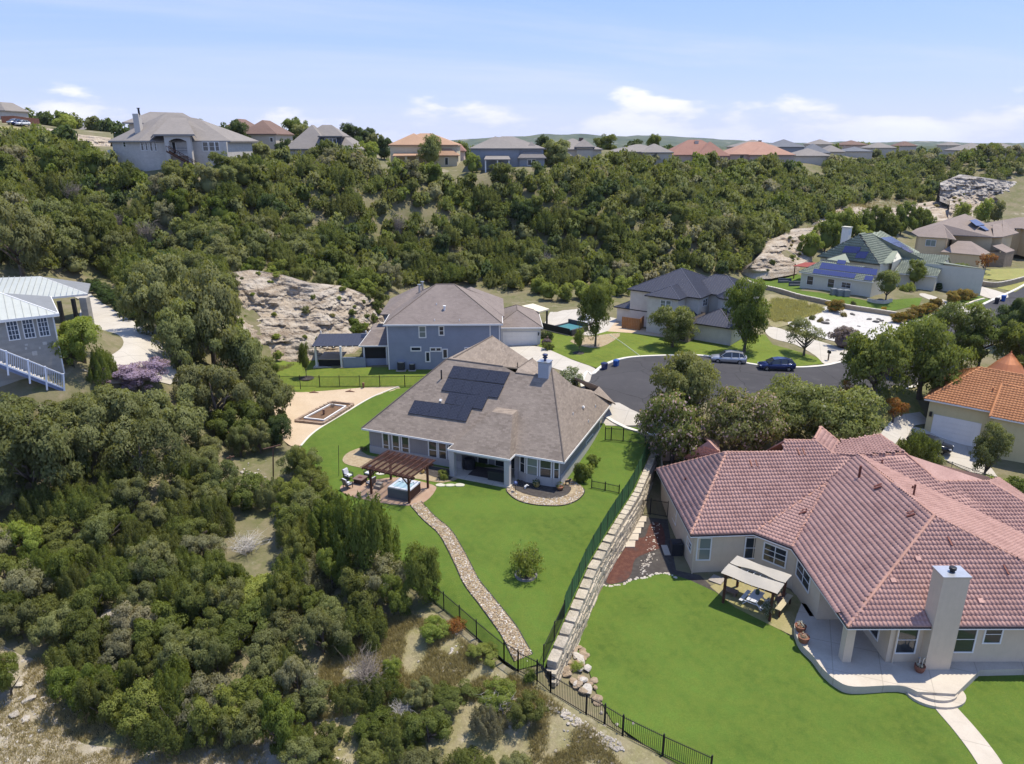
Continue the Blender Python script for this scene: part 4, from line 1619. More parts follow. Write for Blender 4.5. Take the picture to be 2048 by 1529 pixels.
# ---------------------------------------------------------------- blue-grey two-storey house
M_BLUES=siding_mat('blue_grey_siding',(.235,.262,.318),.19)
M_SHING2=shingle_mat('grey_brown_shingle',(.225,.185,.165),(.17,.14,.125),(.27,.225,.20))
M_METALR=plain('charcoal_sheet',(.052,.052,.066),.38,.35,.5,var=.08)
M_METALS=plain('charcoal_seam',(.075,.075,.092),.4,.35,.5)
M_WOODD=plain('dark_stained_wood',(.060,.026,.016),.6,var=.2,scale=3)
M_BLACK=plain('black_screen',(.012,.012,.013),.7)
def blue_house():
 ze=6.0
 A=at(766,650,ze)
 fr=Frame(A,1.5)
 root=thing('house','blue grey two storey house with lap siding, white trim and attached garage','house',fr(8,8,-.3))
 W=15.9
 polys=hip(fr,0,W,0,13.4,ze,.62)
 polys+=hip(fr,-1.3,8.5,6.2,17,ze,.60)
 polys+=hip(fr,6.5,W+.3,4.5,16.5,ze,.58)
 ga=at(1004,656,3.0)
 gb=at(1086,656,3.0)
 gu0,gv0=fr.inv(ga)
 gu1,_=fr.inv(gb)
 gp=hip(fr,14.6,gu1,gv0,gv0+11.0,3.0,.5)
 pa=at(718,692,2.55)
 pu,pv=fr.inv(pa)
 pp=[[pa,fr(.3,pv,2.55),fr(.3,pv+3.1,4.2),at(742,660,4.2)],[pa,at(742,660,4.2),fr(pu+1.2,pv+6,4.2),fr(pu,pv+7,2.55)],[fr(.3,pv+3.1,4.2),at(742,660,4.2),fr(pu+1.2,pv+6,4.2),fr(.3,pv+6,4.2)]]
 roof_slabs(root,polys+gp+pp,M_SHING2)
 for q in (hip(fr,0,W,0,13.4,ze,.62),gp):
  r,e=hip_edges(q)
  ridge_line(root,r,MATS['ridge_shingle'],.07)
  fascia(root,e[:2]+e[2:],M_WHITE,.22)
 fascia(root,[(pa,fr(.3,pv,2.55)),(pa,at(742,660,4.2))],M_WHITE,.2)
 i=.45
 rect_walls(root,fr,i,W-i,i,12.9,-.9,ze-.1,M_BLUES)
 rect_walls(root,fr,-.8,W-.2,6.8,16.2,-.9,ze-.1,M_BLUES)
 rect_walls(root,fr,14.7,gu1-.3,gv0+.5,gv0+10.5,-.9,2.9,plain('white_grey_siding',(.60,.59,.57),.7,var=.05))
 wp=wplane(fr,'f',i)
 Z=lambda x,y: (600+x/3.938,550+y/3.938)
 for a,b,c,d,co,ro in ((940,410,988,490,1,2),(1098,410,1130,472,1,2),(878,573,948,595,1,1),(1030,578,1065,598,1,1),(1075,578,1108,598,1,1),(1128,590,1158,652,1,1),(993,612,1020,680,1,1),(1303,578,1330,596,1,1)):
  window(root,wp,*Z(a,b),*Z(c,d),co,ro,fw=.14,glass=M_BLIND if a==940 else None)
 m=MB()
 p0,p1=fr(.5,i-.03),fr(W-.5,i-.03)
 for p in (fr(i,i-.03),fr(W-i,i-.03),fr(14.2,i-.03)):
  mb=MB()
  mb.obox(p+Vector((0,0,2.5)),fr.u*.07,fr.v*.03,Vector((0,0,3.3)))
  mb.build('corner_board',M_WHITE,root)
 gpl=wplane(fr,'f',gv0+.5)
 door(root,gpl,1007,666,1073,695,M_WHITE,4,'garage_door')
 for q in ((1081,640),):
  mb=MB()
  p=hit(1077,668,gpl)
  mb.obox(p-fr.v*.1,fr.u*.08,fr.v*.08,Vector((0,0,.22)))
  mb.build('wall_lamp',M_DARKM,root)
 # screened porch
 for u,w in ((pu+.55,.1),(-.1,.1)):
  mb=MB()
  mb.obox(fr(u,pv+.4,.9),fr.u*w,fr.v*w,Vector((0,0,1.7)))
  mb.build('porch_post',M_WHITE,root)
 mb=MB()
 mb.obox(fr((pu+.3)/2,pv+.4,-.1),fr.u*(-(pu+.3)/2-.1),fr.v*.06,Vector((0,0,.72)))
 mb.build('half_wall',M_BLUES,root,uv=True)
 mb=MB()
 mb.obox(fr((pu+.3)/2,pv+.42,1.5),fr.u*(-(pu+.3)/2-.1),fr.v*.01,Vector((0,0,.95)))
 mb.build('insect_screen',M_BLACK,root)
 mb=MB()
 mb.obox(fr((pu+.3)/2,pv+3.4,1.2),fr.u*2.3,fr.v*.05,Vector((0,0,2.2)))
 mb.build('porch_back_wall',M_BLUES,root,uv=True)
 for q in ((839,582,'a'),(845,576,'b')):
  pipe(root,at(q[0],q[1],9.2),.16,.8,M_GALV,'flue',True)
 SP_=slope(fr(0,0,ze),fr(5,0,ze),.62,fr(5,5))
 p=hit(889,620,SP_)
 pipe(root,p,.13,.45,M_WHITE,cap=True)
 for q in ((869,642),(919,642),(873,610)):
  pipe(root,hit(*q,SP_),.06,.22,M_WHITE)
 # dark pavilion beside it
 pv_=thing('pavilion','dark flat roofed garden pavilion with white posts beside the blue grey house','pavilion',at(680,735,-.5))
 zr=2.45
 q=[at(623,693,zr),at(736,691,zr),at(733,667,zr+.55),at(639,668,zr+.55)]
 roof_slabs(pv_,[q],M_METALR,.14)
 seams(pv_,[q],M_METALS,.45,.03)
 for a in ((634,735),(684,735)):
  p=gnd(*a)
  mb=MB()
  mb.box(p.x-.13,p.y-.13,p.z-.2,p.x+.13,p.y+.13,zr)
  mb.build('post',M_WHITE,pv_)
 for a in ((640,668),(731,668)):
  p=at(*a,zr)
  mb=MB()
  mb.box(p.x-.1,p.y+.4,-1,p.x+.1,p.y+.6,zr+.3)
  mb.build('post',M_WHITE,pv_)
 for k in range(9):
  p=q[0].lerp(q[1],(k+.5)/9)
  mb=MB()
  mb.bar(p+Vector((0,-.15,-.12)),p+Vector((0,1.2,.02)),.08,.12)
  mb.build('rafter_tail',M_WHITE,pv_)
 d0,d1=gnd(632,736),gnd(686,734)
 mb=MB()
 mb.box(d0.x-.3,d0.y-.4,d0.z-.3,d1.x+.3,d1.y+5.5,d0.z+.16)
 mb.build('concrete_base',MATS['pale_concrete'],pv_)
 mb=MB()
 mb.box(d0.x+.4,d0.y+.2,d0.z+.16,d1.x-.4,d0.y+1.6,d0.z+1.1)
 mb.build('counter',M_BLACK,pv_)
 mb=MB()
 mb.box(d0.x+.3,d0.y+.15,d0.z+1.1,d1.x-.3,d0.y+4.0,d0.z+1.18)
 mb.build('counter_top',plain('sand_stone_top',(.36,.29,.22),.6),pv_)
 w=gnd(687,737)
 mb=MB()
 mb.box(w.x,w.y,w.z-.3,w.x+3.1,w.y+.15,w.z+1.55)
 mb.build('screen_wall',M_BLUES,pv_,uv=True)
 return fr,root
BLUE,BLUE_ROOT=blue_house()
# ---------------------------------------------------------------- dark metal roofed house
def metal_house():
 ze=6.4
 fr=Frame(at(1401.4,597.4,ze),-36.5)
 root=thing('house','two storey cream house with charcoal standing seam metal roofs by the cul-de-sac','house',fr(-5,6,.5))
 inv=lambda px,py,z=ze: fr.inv(at(px,py,z))
 f0,f1=inv(1291.5,590),inv(1359.7,600)
 polys=[]
 H=[]
 H.append(hip(fr,-12.5,0,0,13.0,ze,.50))
 H.append(hip(fr,f0[0],f1[0],min(f0[1],f1[1]),5,ze,.45))
 l0=inv(1286,581)
 H.append(hip(fr,l0[0]-.3,-5,4.5,12.5,ze,.45))
 H.append(hip(fr,-6,5.2,4.2,13.5,ze,.50))
 q0=inv(1429,588,ze+.2)
 cen=fr(3.4,3.9)
 turret=[]
 n=8
 ring=[cen+Vector((2.3*math.cos(2*math.pi*(k+.5)/n),2.3*math.sin(2*math.pi*(k+.5)/n),ze)) for k in range(n)]
 top=cen+Vector((0,0,ze+1.45))
 for k in range(n):
  turret.append([ring[k],ring[(k+1) % n],top])
 # lower storey
 zl=3.1
 w0=inv(1230,614,zl)
 Lo=hip(fr,w0[0]-.2,-6.5,w0[1],12.5,zl,.40)
 e0=inv(1352,617,zl)
 En=hip(fr,-3.6,0.6,-4.6,2,zl,.62,'f')
 En2=hip(fr,-.6,6.4,-2.6,5,zl,.55)
 allp=[p for h in H for p in h]+turret+Lo+En+En2
 roof_slabs(root,allp,M_METALR,.15)
 seams(root,allp,M_METALS,.42,.05)
 for h in H+[Lo,En,En2,turret]:
  r,e=hip_edges(h)
  ridge_line(root,r,M_METALS,.07)
  fascia(root,e,M_DARKM,.16)
 cw=plain('cream_brick',(.58,.53,.45),.9,var=.08)
 mst=block_mat('brown_stone',(.33,.255,.18),(.24,.185,.135),(.30,.26,.22),.5,.22)
 i=.4
 rect_walls(root,fr,-12.1,-i,i,12.6,-.4,ze-.1,cw)
 rect_walls(root,fr,f0[0]+i,f1[0]-i,min(f0[1],f1[1])+i,4.6,-.4,ze-.1,cw)
 rect_walls(root,fr,-5.6,4.8,4.6,13,-.4,ze-.1,cw)
 rect_walls(root,fr,w0[0]+.2,-6.9,w0[1]+i,12.1,-.4,zl-.1,cw)
 rect_walls(root,fr,-.2,6.0,-2.2,4.6,-.4,zl-.1,cw)
 rect_walls(root,fr,-3.3,.3,-4.3,1.6,-.4,zl+.9,mst,'stone_porch_wall')
 tr=[(p.x*.86+cen.x*.14,p.y*.86+cen.y*.14) for p in ring]
 wall_ring(root,[Vector((a,b,0)) for a,b in tr],-.4,ze-.1,cw)
 fp=wplane(fr,'f',min(f0[1],f1[1])+i)
 window(root,fp,1322,601,1330,615,1,2,glass=M_BLIND)
 window(root,fp,1333,602,1341,616,1,2,glass=M_BLIND)
 rp=wplane(fr,'r',-i)
 window(root,rp,1406,601,1409,611,1,2)
 window(root,rp,1410.5,599,1413.5,610,1,2)
 pr=wplane(fr,'f',-4.3)
 for u in (-2.3,-.7):
  window(root,pr,0,0,0,0,1,3,fw=.06,m=M_DARKM,world_size=(fr(u,-4.3,1.7),.8,2.0))
 # cedar screen beside the house
 f=thing('fence','short orange cedar screen against the wall of the charcoal roofed house','fence',gnd(1262,660))
 a,b,c=gnd(1243,657),gnd(1279,662),gnd(1287,655)
 mw=plain('cedar',(.33,.15,.055),.7,var=.2)
 for p,q,n in ((a,b,11),(b,c,5)):
  for k in range(n):
   s=p.lerp(q,(k+.5)/n)
   d=(q-p).normalized()*((q-p).length/n*.46)
   mb=MB()
   mb.obox(s+Vector((0,0,.95)),d,Vector((-d.y,d.x,0)).normalized()*.02,Vector((0,0,.98)))
   mb.build('plank',mw,f)
 return root
metal_house()
# ---------------------------------------------------------------- green tiled house with solar panels
M_GREENT=tile_mat('green_concrete_tile',(.235,.255,.185),(.175,.195,.145))
M_GCAP=plain('dark_ridge_tile',(.040,.045,.045),.7)
M_OFFW=plain('off_white_stucco',(.56,.53,.43),.9,var=.04)
def green_house():
 ze=4.9
 A=at(1598,544,ze)
 B=at(1747,565,ze)
 root=thing('house','off white house with sage green tile roof, blue solar panels and white chimney','house',(60,140,2))
 fr=Frame(B,math.degrees(math.atan2(B.y-A.y,B.x-A.x)))
 W=(B-A).length
 S1=slope(A,B,.40,fr(-5,5))
 t1=hit(1645,522,S1)
 t2=hit(1745,538,S1)
 front=[[A,B,t2,t1],[A,t1,fr(-W+1,6,ze+.6),fr(-W,5,ze)]]
 dm=[[hit(1652,519,S1),hit(1700,526,S1),at(1691,508,8.0),at(1690,507.5,8.0)]]
 # the high main roof
 zm=6.6
 mA,mB,mT,mT2=at(1634,513,zm),at(1760,530,zm),at(1718.5,470,11.4),at(1742,467,11.4)
 S2=plane3(mA,mB,mT)
 mR=at(1822,514,zm)
 S3=plane3(mB,mT,mR)
 main=[[mA,mB,mT],[mB,mR,mT2,mT],[mA,mT,fr(-9,20,zm)],[mT,mT2,fr(0,22,zm),fr(-9,20,zm)],[mT2,mR,fr(12,20,zm),fr(0,22,zm)]]
 # rear wing with panels
 rw=[[at(1763,463,10.6),at(1742,467,11.3),at(1822,514,zm),at(1840,505,6.2)]]
 gb=[[at(1768,499,8.3),at(1796,501,8.3),at(1785,526,6.6),at(1760,529,6.65)],[at(1768,499,8.3),at(1796,501,8.3),at(1803,517,6.9)]]
 g2,g3,g5=atY(1898,512,144.7),at(1874,554,4.6),at(1905,531,4.6)
 g1=at(1814,506,g2.z)
 g4=g3+(g1-g2)
 gar=[[g4,g3,g2,g1],[g1,g2,g5,g5+(g1-g2)]]
 polys=front+dm+main+rw+gb+gar
 roof_slabs(root,polys,M_GREENT,.15)
 tile_roof(root,polys[:1]+main[:2]+gb[:1]+gar[:1]+rw,[M_GREENT],.42,.55,amp=.08,lift=.09)
 ridge_line(root,[(A,t1),(t1,t2),(mA,mT),(mB,mT),(mT,mT2),(mT2,mR),(g1,g2),(gb[0][0],gb[0][1]),(mA,mB),(dm[0][0],dm[0][3])],M_GCAP,.12)
 fascia(root,[(A,B),(g4,g3),(mB,mR)],M_WHITE,.18)
 i=.35
 wall_ring(root,[fr(-W+i,i),fr(-i,i),fr(-i,6),fr(-W+i,8)],1.2,ze-.1,M_OFFW)
 hw=[Vector((p.x,p.y,0)) for p in (mA,mB,mR,fr(12,20),fr(-9,20))]
 cc=sum(hw,Vector((0,0,0)))/len(hw)
 wall_ring(root,[p.lerp(cc,.05) for p in hw],1.5,zm-.15,M_OFFW)
 gg=[g4,g3,g5,g5+(g1-g2)]
 gc=(g3+g5)/2+(g1-g2)/2
 wall_ring(root,[p.lerp(gc,.06) for p in gg],1.2,4.45,M_OFFW)
 k=(g1-g2)*.028
 ge=MB()
 ge.poly([g3.lerp(g5,.04)+k-Vector((0,0,.2)),g5.lerp(g3,.04)+k-Vector((0,0,.2)),g2+k-Vector((0,0,.25))])
 ge.build('gable_wall',M_OFFW,root)
 ge=MB()
 ge.poly([gb[0][2]+Vector((0,.2,-3.5)),at(1803,517,6.9)+Vector((0,.2,-3.5)),at(1803,517,6.9),gb[0][1]+Vector((0,.1,-.1)),gb[0][2]])
 ge.build('entry_wall',M_OFFW,root)
 wp=wplane(fr,'f',i)
 Z=lambda x,y: (1580+x/5.851,450+y/5.851)
 for a,b,c,d,co in ((207,598,265,705,1),(450,632,510,738,1),(610,670,705,745,2)):
  window(root,wp,*Z(a,b),*Z(c,d),co,2,fw=.07)
 gp=vplane(g3.lerp(gc,.06),g5.lerp(gc,.06))
 for a,b,c,d in ((1752,610,1775,690),(1815,585,1840,672)):
  window(root,gp,*Z(a,b),*Z(c,d),1,2,fw=.07)
 cb=at(1690,487,9.0)
 mb=MB()
 mb.obox(cb+Vector((0,0,.6)),fr.u*.75,fr.v*.6,Vector((0,0,2.6)))
 c=mb.build('chimney',plain('white_paint',(.70,.68,.63),.8,var=.05),root)
 mb=MB()
 mb.obox(cb+Vector((0,0,3.3)),fr.u*.86,fr.v*.7,Vector((0,0,.12)))
 mb.build('chimney_cap',M_OFFW,c)
 Bm=M_SOLARB
 solar(root,S1,(Z(372,440),Z(1028,520),Z(1010,592),Z(340,510)),9,1,Bm,.15)
 solar(root,S1,(Z(283,510),Z(780,572),Z(750,628),Z(262,566)),5,1,Bm,.15)
 solar(root,S1,(Z(885,590),Z(985,602),Z(960,655),Z(862,645)),1,1,Bm,.15)
 solar(root,S1,(Z(560,408),Z(660,418),Z(645,465),Z(545,452)),1,1,Bm,.15)
 solar(root,S2,(Z(645,245),Z(833,260),Z(800,332),Z(608,325)),3,1,Bm,.18)
 solar(root,S2,(Z(795,308),Z(922,315),Z(880,395),Z(757,388)),2,1,Bm,.18)
 S5=plane3(*rw[0][:3])
 solar(root,S5,(Z(1060,150),Z(1190,137),Z(1300,205),Z(1165,218)),3,1,Bm,.2)
 solar(root,S5,(Z(1165,220),Z(1300,207),Z(1370,250),Z(1260,268)),2,1,Bm,.2)
 solar(root,S5,(Z(1300,268),Z(1375,250),Z(1480,318),Z(1390,328)),2,1,Bm,.2)
 # red canopy
 cn=thing('pergola','red roofed canopy on posts beside the green tiled house','pergola',at(1600,560,2.0))
 z=4.3
 q=[at(1586,533,z),at(1625,527,z),at(1640,531,z),at(1600,533,z)]
 q=[at(1586,532,z),at(1632,536,z),at(1640,526,z+.25),at(1610,525,z+.25)]
 roof_slabs(cn,[q],plain('red_canopy',(.24,.045,.03),.7),.12)
 for a in ((1587,558),(1630,556)):
  p=gnd(*a)
  mb=MB()
  mb.box(p.x-.09,p.y-.09,p.z-.2,p.x+.09,p.y+.09,z)
  mb.build('post',plain('red_brown_wood',(.16,.05,.03),.7),cn)
 return root
green_house()
# ---------------------------------------------------------------- tan houses at the end of the street
def walls_under(root,pts,zg,m,inset=.04,drop=.1,name='wall'):
 c=sum((Vector(p) for p in pts),Vector((0,0,0)))/len(pts)
 foot=[Vector(p).lerp(c,inset) for p in pts]
 return wall_ring(root,foot,zg,[p.z-drop for p in pts],m,name),foot
M_TAN=plain('tan_stucco',(.58,.45,.27),.9,var=.05)
M_SHING3=shingle_mat('taupe_shingle',(.255,.205,.175),(.215,.172,.148),(.29,.235,.20))
def tan_house():
 root=thing('house','tan stucco two storey house with taupe roof and two blue solar panels high on it','house',(105,165,2.5))
 z=8.4
 A,B,Pk=at(1837,473.5,z),at(1894,477,z),at(1930,428,12.6)
 C,D=at(1913,480,z),at(1987,474.5,z)
 E=at(2006,474,z)
 V1=at(1905,470,z)
 Lr=at(1880,448,10.9)
 back=Vector((8,14,0))
 polys=[
  [A,B,at(1886,449,10.9),Lr],[B,C,at(1905,470,8.9),at(1886,449,10.9)],
  [A,Lr,A+Vector((3,9,0))],[Lr,Pk,A+Vector((8,16,0)),A+Vector((3,9,0))],
  [at(1886,449,10.9),at(1905,470,8.7),D,Pk],[Lr,at(1886,449,10.9),Pk],
  [D,D+Vector((10,12,0)),Pk],
  [at(1985,449,10.4),E,E+Vector((9,8,0)),at(2000,447,10.2)],[D,E,at(1985,449,10.4)],
  [at(2005,440,10.8),at(2027,468,8.4),at(2030,462,8.4)+Vector((4,6,0))],[at(2005,440,10.8),at(2027,468,8.4),E],
 ]
 lz=5.6
 la,lb,lc,ld=at(1881,504,lz),at(1963,511,lz),at(1942,483,7.6),at(1916,482,7.6)
 le=at(1980.5,505.5,lz)
 polys+=[[la,lb,lc,ld],[lb,le,lc],[la,ld,at(1910,488,6.6)]]
 r2=[at(1985,492,6.8),at(2012,506,lz),at(2030,501,lz),at(2005,488,6.9)]
 polys+=[r2]
 roof_slabs(root,polys,M_SHING3,.18)
 fascia(root,[(A,B),(B,C),(la,lb),(lb,le)],plain('tan_fascia',(.36,.28,.18),.7),.2)
 w1=[A,B,B+Vector((7,10,0)),A+Vector((6,12,0))]
 walls_under(root,w1,2.2,M_TAN)
 w2=[at(1905,470,8.4),D,D+Vector((9,12,0)),at(1905,470,8.4)+Vector((6,14,0))]
 o,f2=walls_under(root,w2,2.2,M_TAN)
 w4=[D+Vector((0,2,0)),E,at(2027,468,8.2),D+Vector((12,16,0))]
 walls_under(root,w4,2.2,M_TAN)
 walls_under(root,[la,lb,le,le+Vector((4,8,0)),la+Vector((5,8,0))],1.8,M_TAN,.03)
 walls_under(root,[r2[1]+Vector((-3.2,2.4,0)),r2[1],r2[2],r2[2]+Vector((3,6,0))],1.8,block_mat('brown_ledge_stone',(.30,.23,.16),(.22,.17,.12),(.27,.22,.17)),.03)
 fw=vplane(A.lerp((A+B)/2+Vector((6,10,0)),.0)+Vector((.2,.5,0)),B+Vector((.2,.5,0)))
 window(root,(fw[0]+fw[1]*.35,fw[1]),1853,480,1870,493,2,1,fw=.09,glass=M_BLIND)
 rw=vplane(f2[0],f2[1])
 S=plane3(D,Pk,D+Vector((10,12,0)))
 solar(root,S,((1939,441),(1952,439),(1970,450),(1953,452)),3,1,M_SOLARB,.2)
 solar(root,S,((1956,452),(1968,452),(1979,461),(1972,461)),2,1,M_SOLARB,.2)
 for q in ((1975,477,1979,492),(2016,478,2019,488)):
  pass
 # next house along
 r=thing('house','tan two storey house with grey roof farthest along the street by the quarry','house',(128,175,2.6))
 fr=Frame(at(2008,456.5,8.6),-8)
 h=hip(fr,0,15,0,11,8.6,.40)
 h+=hip(fr,4,20,-4,9,8.6,.4)
 roof_slabs(r,h,M_SHING3)
 rect_walls(r,fr,.5,14.5,.5,10.5,2,8.5,M_TAN)
 rect_walls(r,fr,4.5,19.5,-3.5,8.5,2,8.5,M_TAN)
 window(r,wplane(fr,'f',.5),2024,458,2030,466,1,2)
 return root
tan_house()
# ---------------------------------------------------------------- orange tiled house
M_ORT=tile_mat('orange_clay_tile',(.47,.205,.085),(.38,.155,.062),.3)
M_YEL=plain('yellow_stucco',(.56,.485,.27),.9,var=.04)
def orange_house():
 ze=.8
 A=at(1849,798,ze)
 B=at(1995,826,ze)
 fr=Frame(A,math.degrees(math.atan2(B.y-A.y,B.x-A.x)))
 root=thing('house','pale yellow stucco house with orange barrel tile roof and a white garage door','house',fr(5,6,-3.6))
 S=slope(A,B,.46,fr(4,4))
 C1,C2=hit(1961,736,S),hit(2075,757,S)
 D=fr(20,0,ze)
 polys=[[A,fr(24,0,ze),C2+fr.u*4,C1],[fr(0,13,ze),A,C1],[C1,C2+fr.u*4,fr(24,14,ze),fr(0,13,ze)]]
 w=fr.inv(at(1985,822,ze-.1))
 p2=[fr(w[0],-1.0,ze-.25),fr(24,-1.0,ze-.25),hit(2090,790,S)+Vector((0,0,.12)),hit(2003,770,S)+Vector((0,0,.12))]
 polys.append(p2)
 roof_slabs(root,polys,M_ORT,.15)
 tile_roof(root,[polys[0],polys[1],p2],[M_ORT],.32,.40)
 ridge_caps(root,[(A,C1),(C1,C2+fr.u*4),(fr(0,13,ze),C1),(p2[3],p2[0]),(p2[3],p2[2])],M_ORT,.14)
 fascia(root,[(A,fr(w[0],0,ze)),(p2[0],p2[1])],M_WHITE,.18)
 rect_walls(root,fr,.5,24,.5,12.5,-4.8,ze-.1,M_YEL)
 wall_ring(root,[fr(w[0]+.4,-.5),fr(24,-.5),fr(24,3),fr(w[0]+.4,3)],-4.8,ze-.35,M_YEL)
 wp=wplane(fr,'f',.5)
 door(root,wp,1870,831,1951,895,M_WHITE,5,'garage_door')
 mb=MB()
 p=hit(1862,828,wp)
 mb.obox(p-fr.v*.12,fr.u*.14,fr.v*.12,Vector((0,0,.28)))
 mb.build('wall_lamp',M_DARKM,root)
 pipe(root,hit(1985,783,S),.09,.45,M_ORT)
 # the round turret behind with a copper cone
 mb=MB()
 tc=at(2008,745,3.4)
 tc=tc+Vector((.8,6.5,0))
 top=at(2013,702,0)
 zt=atY(2013,702,tc.y).z
 n=20
 rb=(atY(2052,748,tc.y).x-atY(1973,748,tc.y).x)/2
 zb=atY(2013,748,tc.y).z
 mb.lathe([(rb,zb-tc.z),(rb*.52,zb-tc.z+(zt-zb)*.5),(.10,zt-tc.z-.35),(.06,zt-tc.z)],(atY(2013,748,tc.y).x,tc.y,tc.z),n)
 t=mb.build('turret_roof',plain('copper',(.44,.175,.075),.45,.35,.4),root)
 sm=MB()
 cx=atY(2013,748,tc.y).x
 for k in range(n):
  a=2*math.pi*k/n
  sm.bar((cx+rb*math.cos(a),tc.y+rb*math.sin(a),zb+.03),(cx+.1*math.cos(a),tc.y+.1*math.sin(a),zt-.3),.05,.05)
 s=sm.build('standing_seams',MATS['copper'],t)
 s['kind']='stuff'
 mb=MB()
 mb.lathe([(rb*.9,-8),(rb*.9,0)],(cx,tc.y,zb),n)
 mb.build('turret_wall',M_YEL,root)
 r=hip(fr,19,30,9,18,zb-1.2,.4)
 roof_slabs(root,r,M_ORT,.15,'rear_roof')
 return fr,root
ORANGE,ORANGE_ROOT=orange_house()
# ---------------------------------------------------------------- stone house with pale metal roofs
def stone_house():
 ze=13.4
 root=thing('house','grey stone house with pale metal roof and carport, cut off by the picture edge','house',(-48,72,7))
 A=at(117.5,628,ze)
 E=at(0,641,ze)
 mpale=plain('pale_green_metal',(.46,.47,.42),.45,.25,.4,var=.06)
 mseam=plain('grey_seam',(.33,.34,.31),.5,.2)
 mg=plain('grey_side_metal',(.25,.25,.24),.5,.25)
 d=(E-A).normalized()
 n=Vector((-d.y,d.x,0))
 if n.y<0:
  n=-n
 S=slope(A,E,.42,A+n*4)
 R=hit(0,586,S)
 far=A+d*22
 R2=R+d*8
 q1=[A,far,R2,R]
 B=A+n*10
 q2=[A,R,B]
 roof_slabs(root,[q1],mpale,.2)
 roof_slabs(root,[q2,[B,R,R2,far+n*12]],mg,.2,'rear_roof')
 seams(root,[q1],mseam,.62,.05)
 ridge_line(root,[(A,R),(R,R2)],M_WHITE,.07)
 fascia(root,[(A,far),(A,B)],M_WHITE,.26)
 i=.5
 foot=[A-n*-i+d*i,far+n*i,far+n*9.5,B-n*i+d*i]
 ms=block_mat('grey_limestone',(.36,.34,.30),(.29,.275,.25),(.33,.31,.28),.75,.30,.02)
 wall_ring(root,foot,4.5,ze-.2,ms)
 wp=vplane(foot[0],foot[1])
 Z=lambda x,y: (x/3.657,500+y/3.657)
 for a,b,c,e in ((45,528,145,650),(160,512,258,636),(270,500,362,622)):
  window(root,wp,*Z(a,b),*Z(c,e),3,4,fw=.09)
 # a few paler blocks stand proud of the wall
 for a,b,c,e in ((232,745,275,770),(310,675,345,692),(385,680,402,692),(180,690,205,700),(180,715,200,728),(283,710,300,725)):
  p,q=hit(*Z(a,b),wp),hit(*Z(c,e),wp)
  u=Vector((q.x-p.x,q.y-p.y,0))
  mb=MB()
  mb.obox((p+q)/2+wp[1]*.01,u/2,Vector((0,0,(p.z-q.z)/2)),wp[1]*.02)
  mb.build('stone',plain('pale_block',(.50,.47,.42),.9),root)
 mb=MB()
 mb.obox(foot[0]+Vector((0,0,9.3-foot[0].z))+wp[1]*.03,d*.06,wp[1]*.03,Vector((0,0,3.8)))
 mb.build('downpipe',M_WHITE,root)
 # carport behind
 zc=11.2
 a,b,c,e=at(79,597,zc),at(175,588,zc),at(79,553,zc+1.7),at(0,558,zc+1.7)
 cq=[[at(0,612,zc),a,b,c,e+Vector((-6,0,0))],[b,c,c+Vector((2,6,-1.2)),b+Vector((-1,7,0))]]
 cq=[[a-(b-a)*1.6,b,c,e+Vector((-8,-1,0))],[b,c,b+(c-b)*.3+Vector((-1.5,6.5,-.6))]]
 roof_slabs(root,[cq[0]],mpale,.2,'carport_roof')
 roof_slabs(root,[cq[1]],mg,.2,'carport_roof')
 seams(root,[cq[0]],mseam,.62,.05)
 fascia(root,[(a-(b-a)*1.6,b),(b,c)],M_WHITE,.24)
 for q in ((163,604,.42,ms),(112,612,.18,M_DARKM),(140,607,.18,M_DARKM)):
  p=at(q[0],q[1],zc-.3)
  p=p+Vector((0,.7,0))
  mb=MB()
  mb.box(p.x-q[2],p.y-q[2],6.5,p.x+q[2],p.y+q[2],zc+.1)
  mb.build('carport_post',q[3],root,uv=True)
 # outside stair
 st=thing('staircase','white railed timber staircase running down along the grey stone house','staircase',at(60,745,8))
 mwp=plain('blue_white_paint',(.66,.68,.74),.6,var=.04)
 y0,y1=(foot[0]+wp[1]*1.9),None
 sp=(foot[0]+wp[1]*1.6,wp[1])
 t0,t1=hit(-40,683,sp),hit(127,750,sp)
 b0,b1=hit(-40,712,sp),hit(127,777,sp)
 mb=MB()
 mb.bar(t0,t1,.12,.10)
 mb.build('handrail',mwp,st)
 mb=MB()
 mb.bar(b0,b1,.10,.12)
 mb.build('bottom_rail',mwp,st)
 n=44
 for k in range(n+1):
  p,q=t0.lerp(t1,k/n),b0.lerp(b1,k/n)
  mb=MB()
  mb.bar(p,q,.04)
  mb.build('baluster',mwp,st)
 for k in (.30,.56,.77,1.0):
  p,q=t0.lerp(t1,k),b0.lerp(b1,k)
  mb=MB()
  mb.bar(p+Vector((0,0,.12)),q-Vector((0,0,.9 if k<1 else .5)),.15)
  mb.build('newel_post',mwp,st)
 mb=MB()
 mb.bar(b0-Vector((0,0,.22)),b1-Vector((0,0,.22)),.08,.34)
 mb.build('stringer',plain('blue_grey_paint',(.17,.20,.30),.6),st)
 for k in range(20):
  p=b0.lerp(b1,(k+.5)/20)-Vector((0,0,.15))
  mb=MB()
  mb.obox(p-wp[1]*.75,Vector((d.x,d.y,0))*.2,wp[1]*.7,Vector((0,0,.03)))
  mb.build('tread',M_STONEG,st)
 # iron railing on the low wall at the drive
 r=thing('railing','short black iron railing on a low pale wall at the drive','railing',at(140,745,6.9))
 a,b=at(128,750,6.9),at(152,750,6.9)
 mb=MB()
 mb.bar(a+Vector((0,0,.1)),b+Vector((0,0,.1)),.35,.5)
 mb.build('low_wall',M_STONEG,r)
 for zz in (.45,.95):
  mb=MB()
  mb.bar(a+Vector((0,0,zz)),b+Vector((0,0,zz)),.05)
  mb.build('rail',M_DARKM,r)
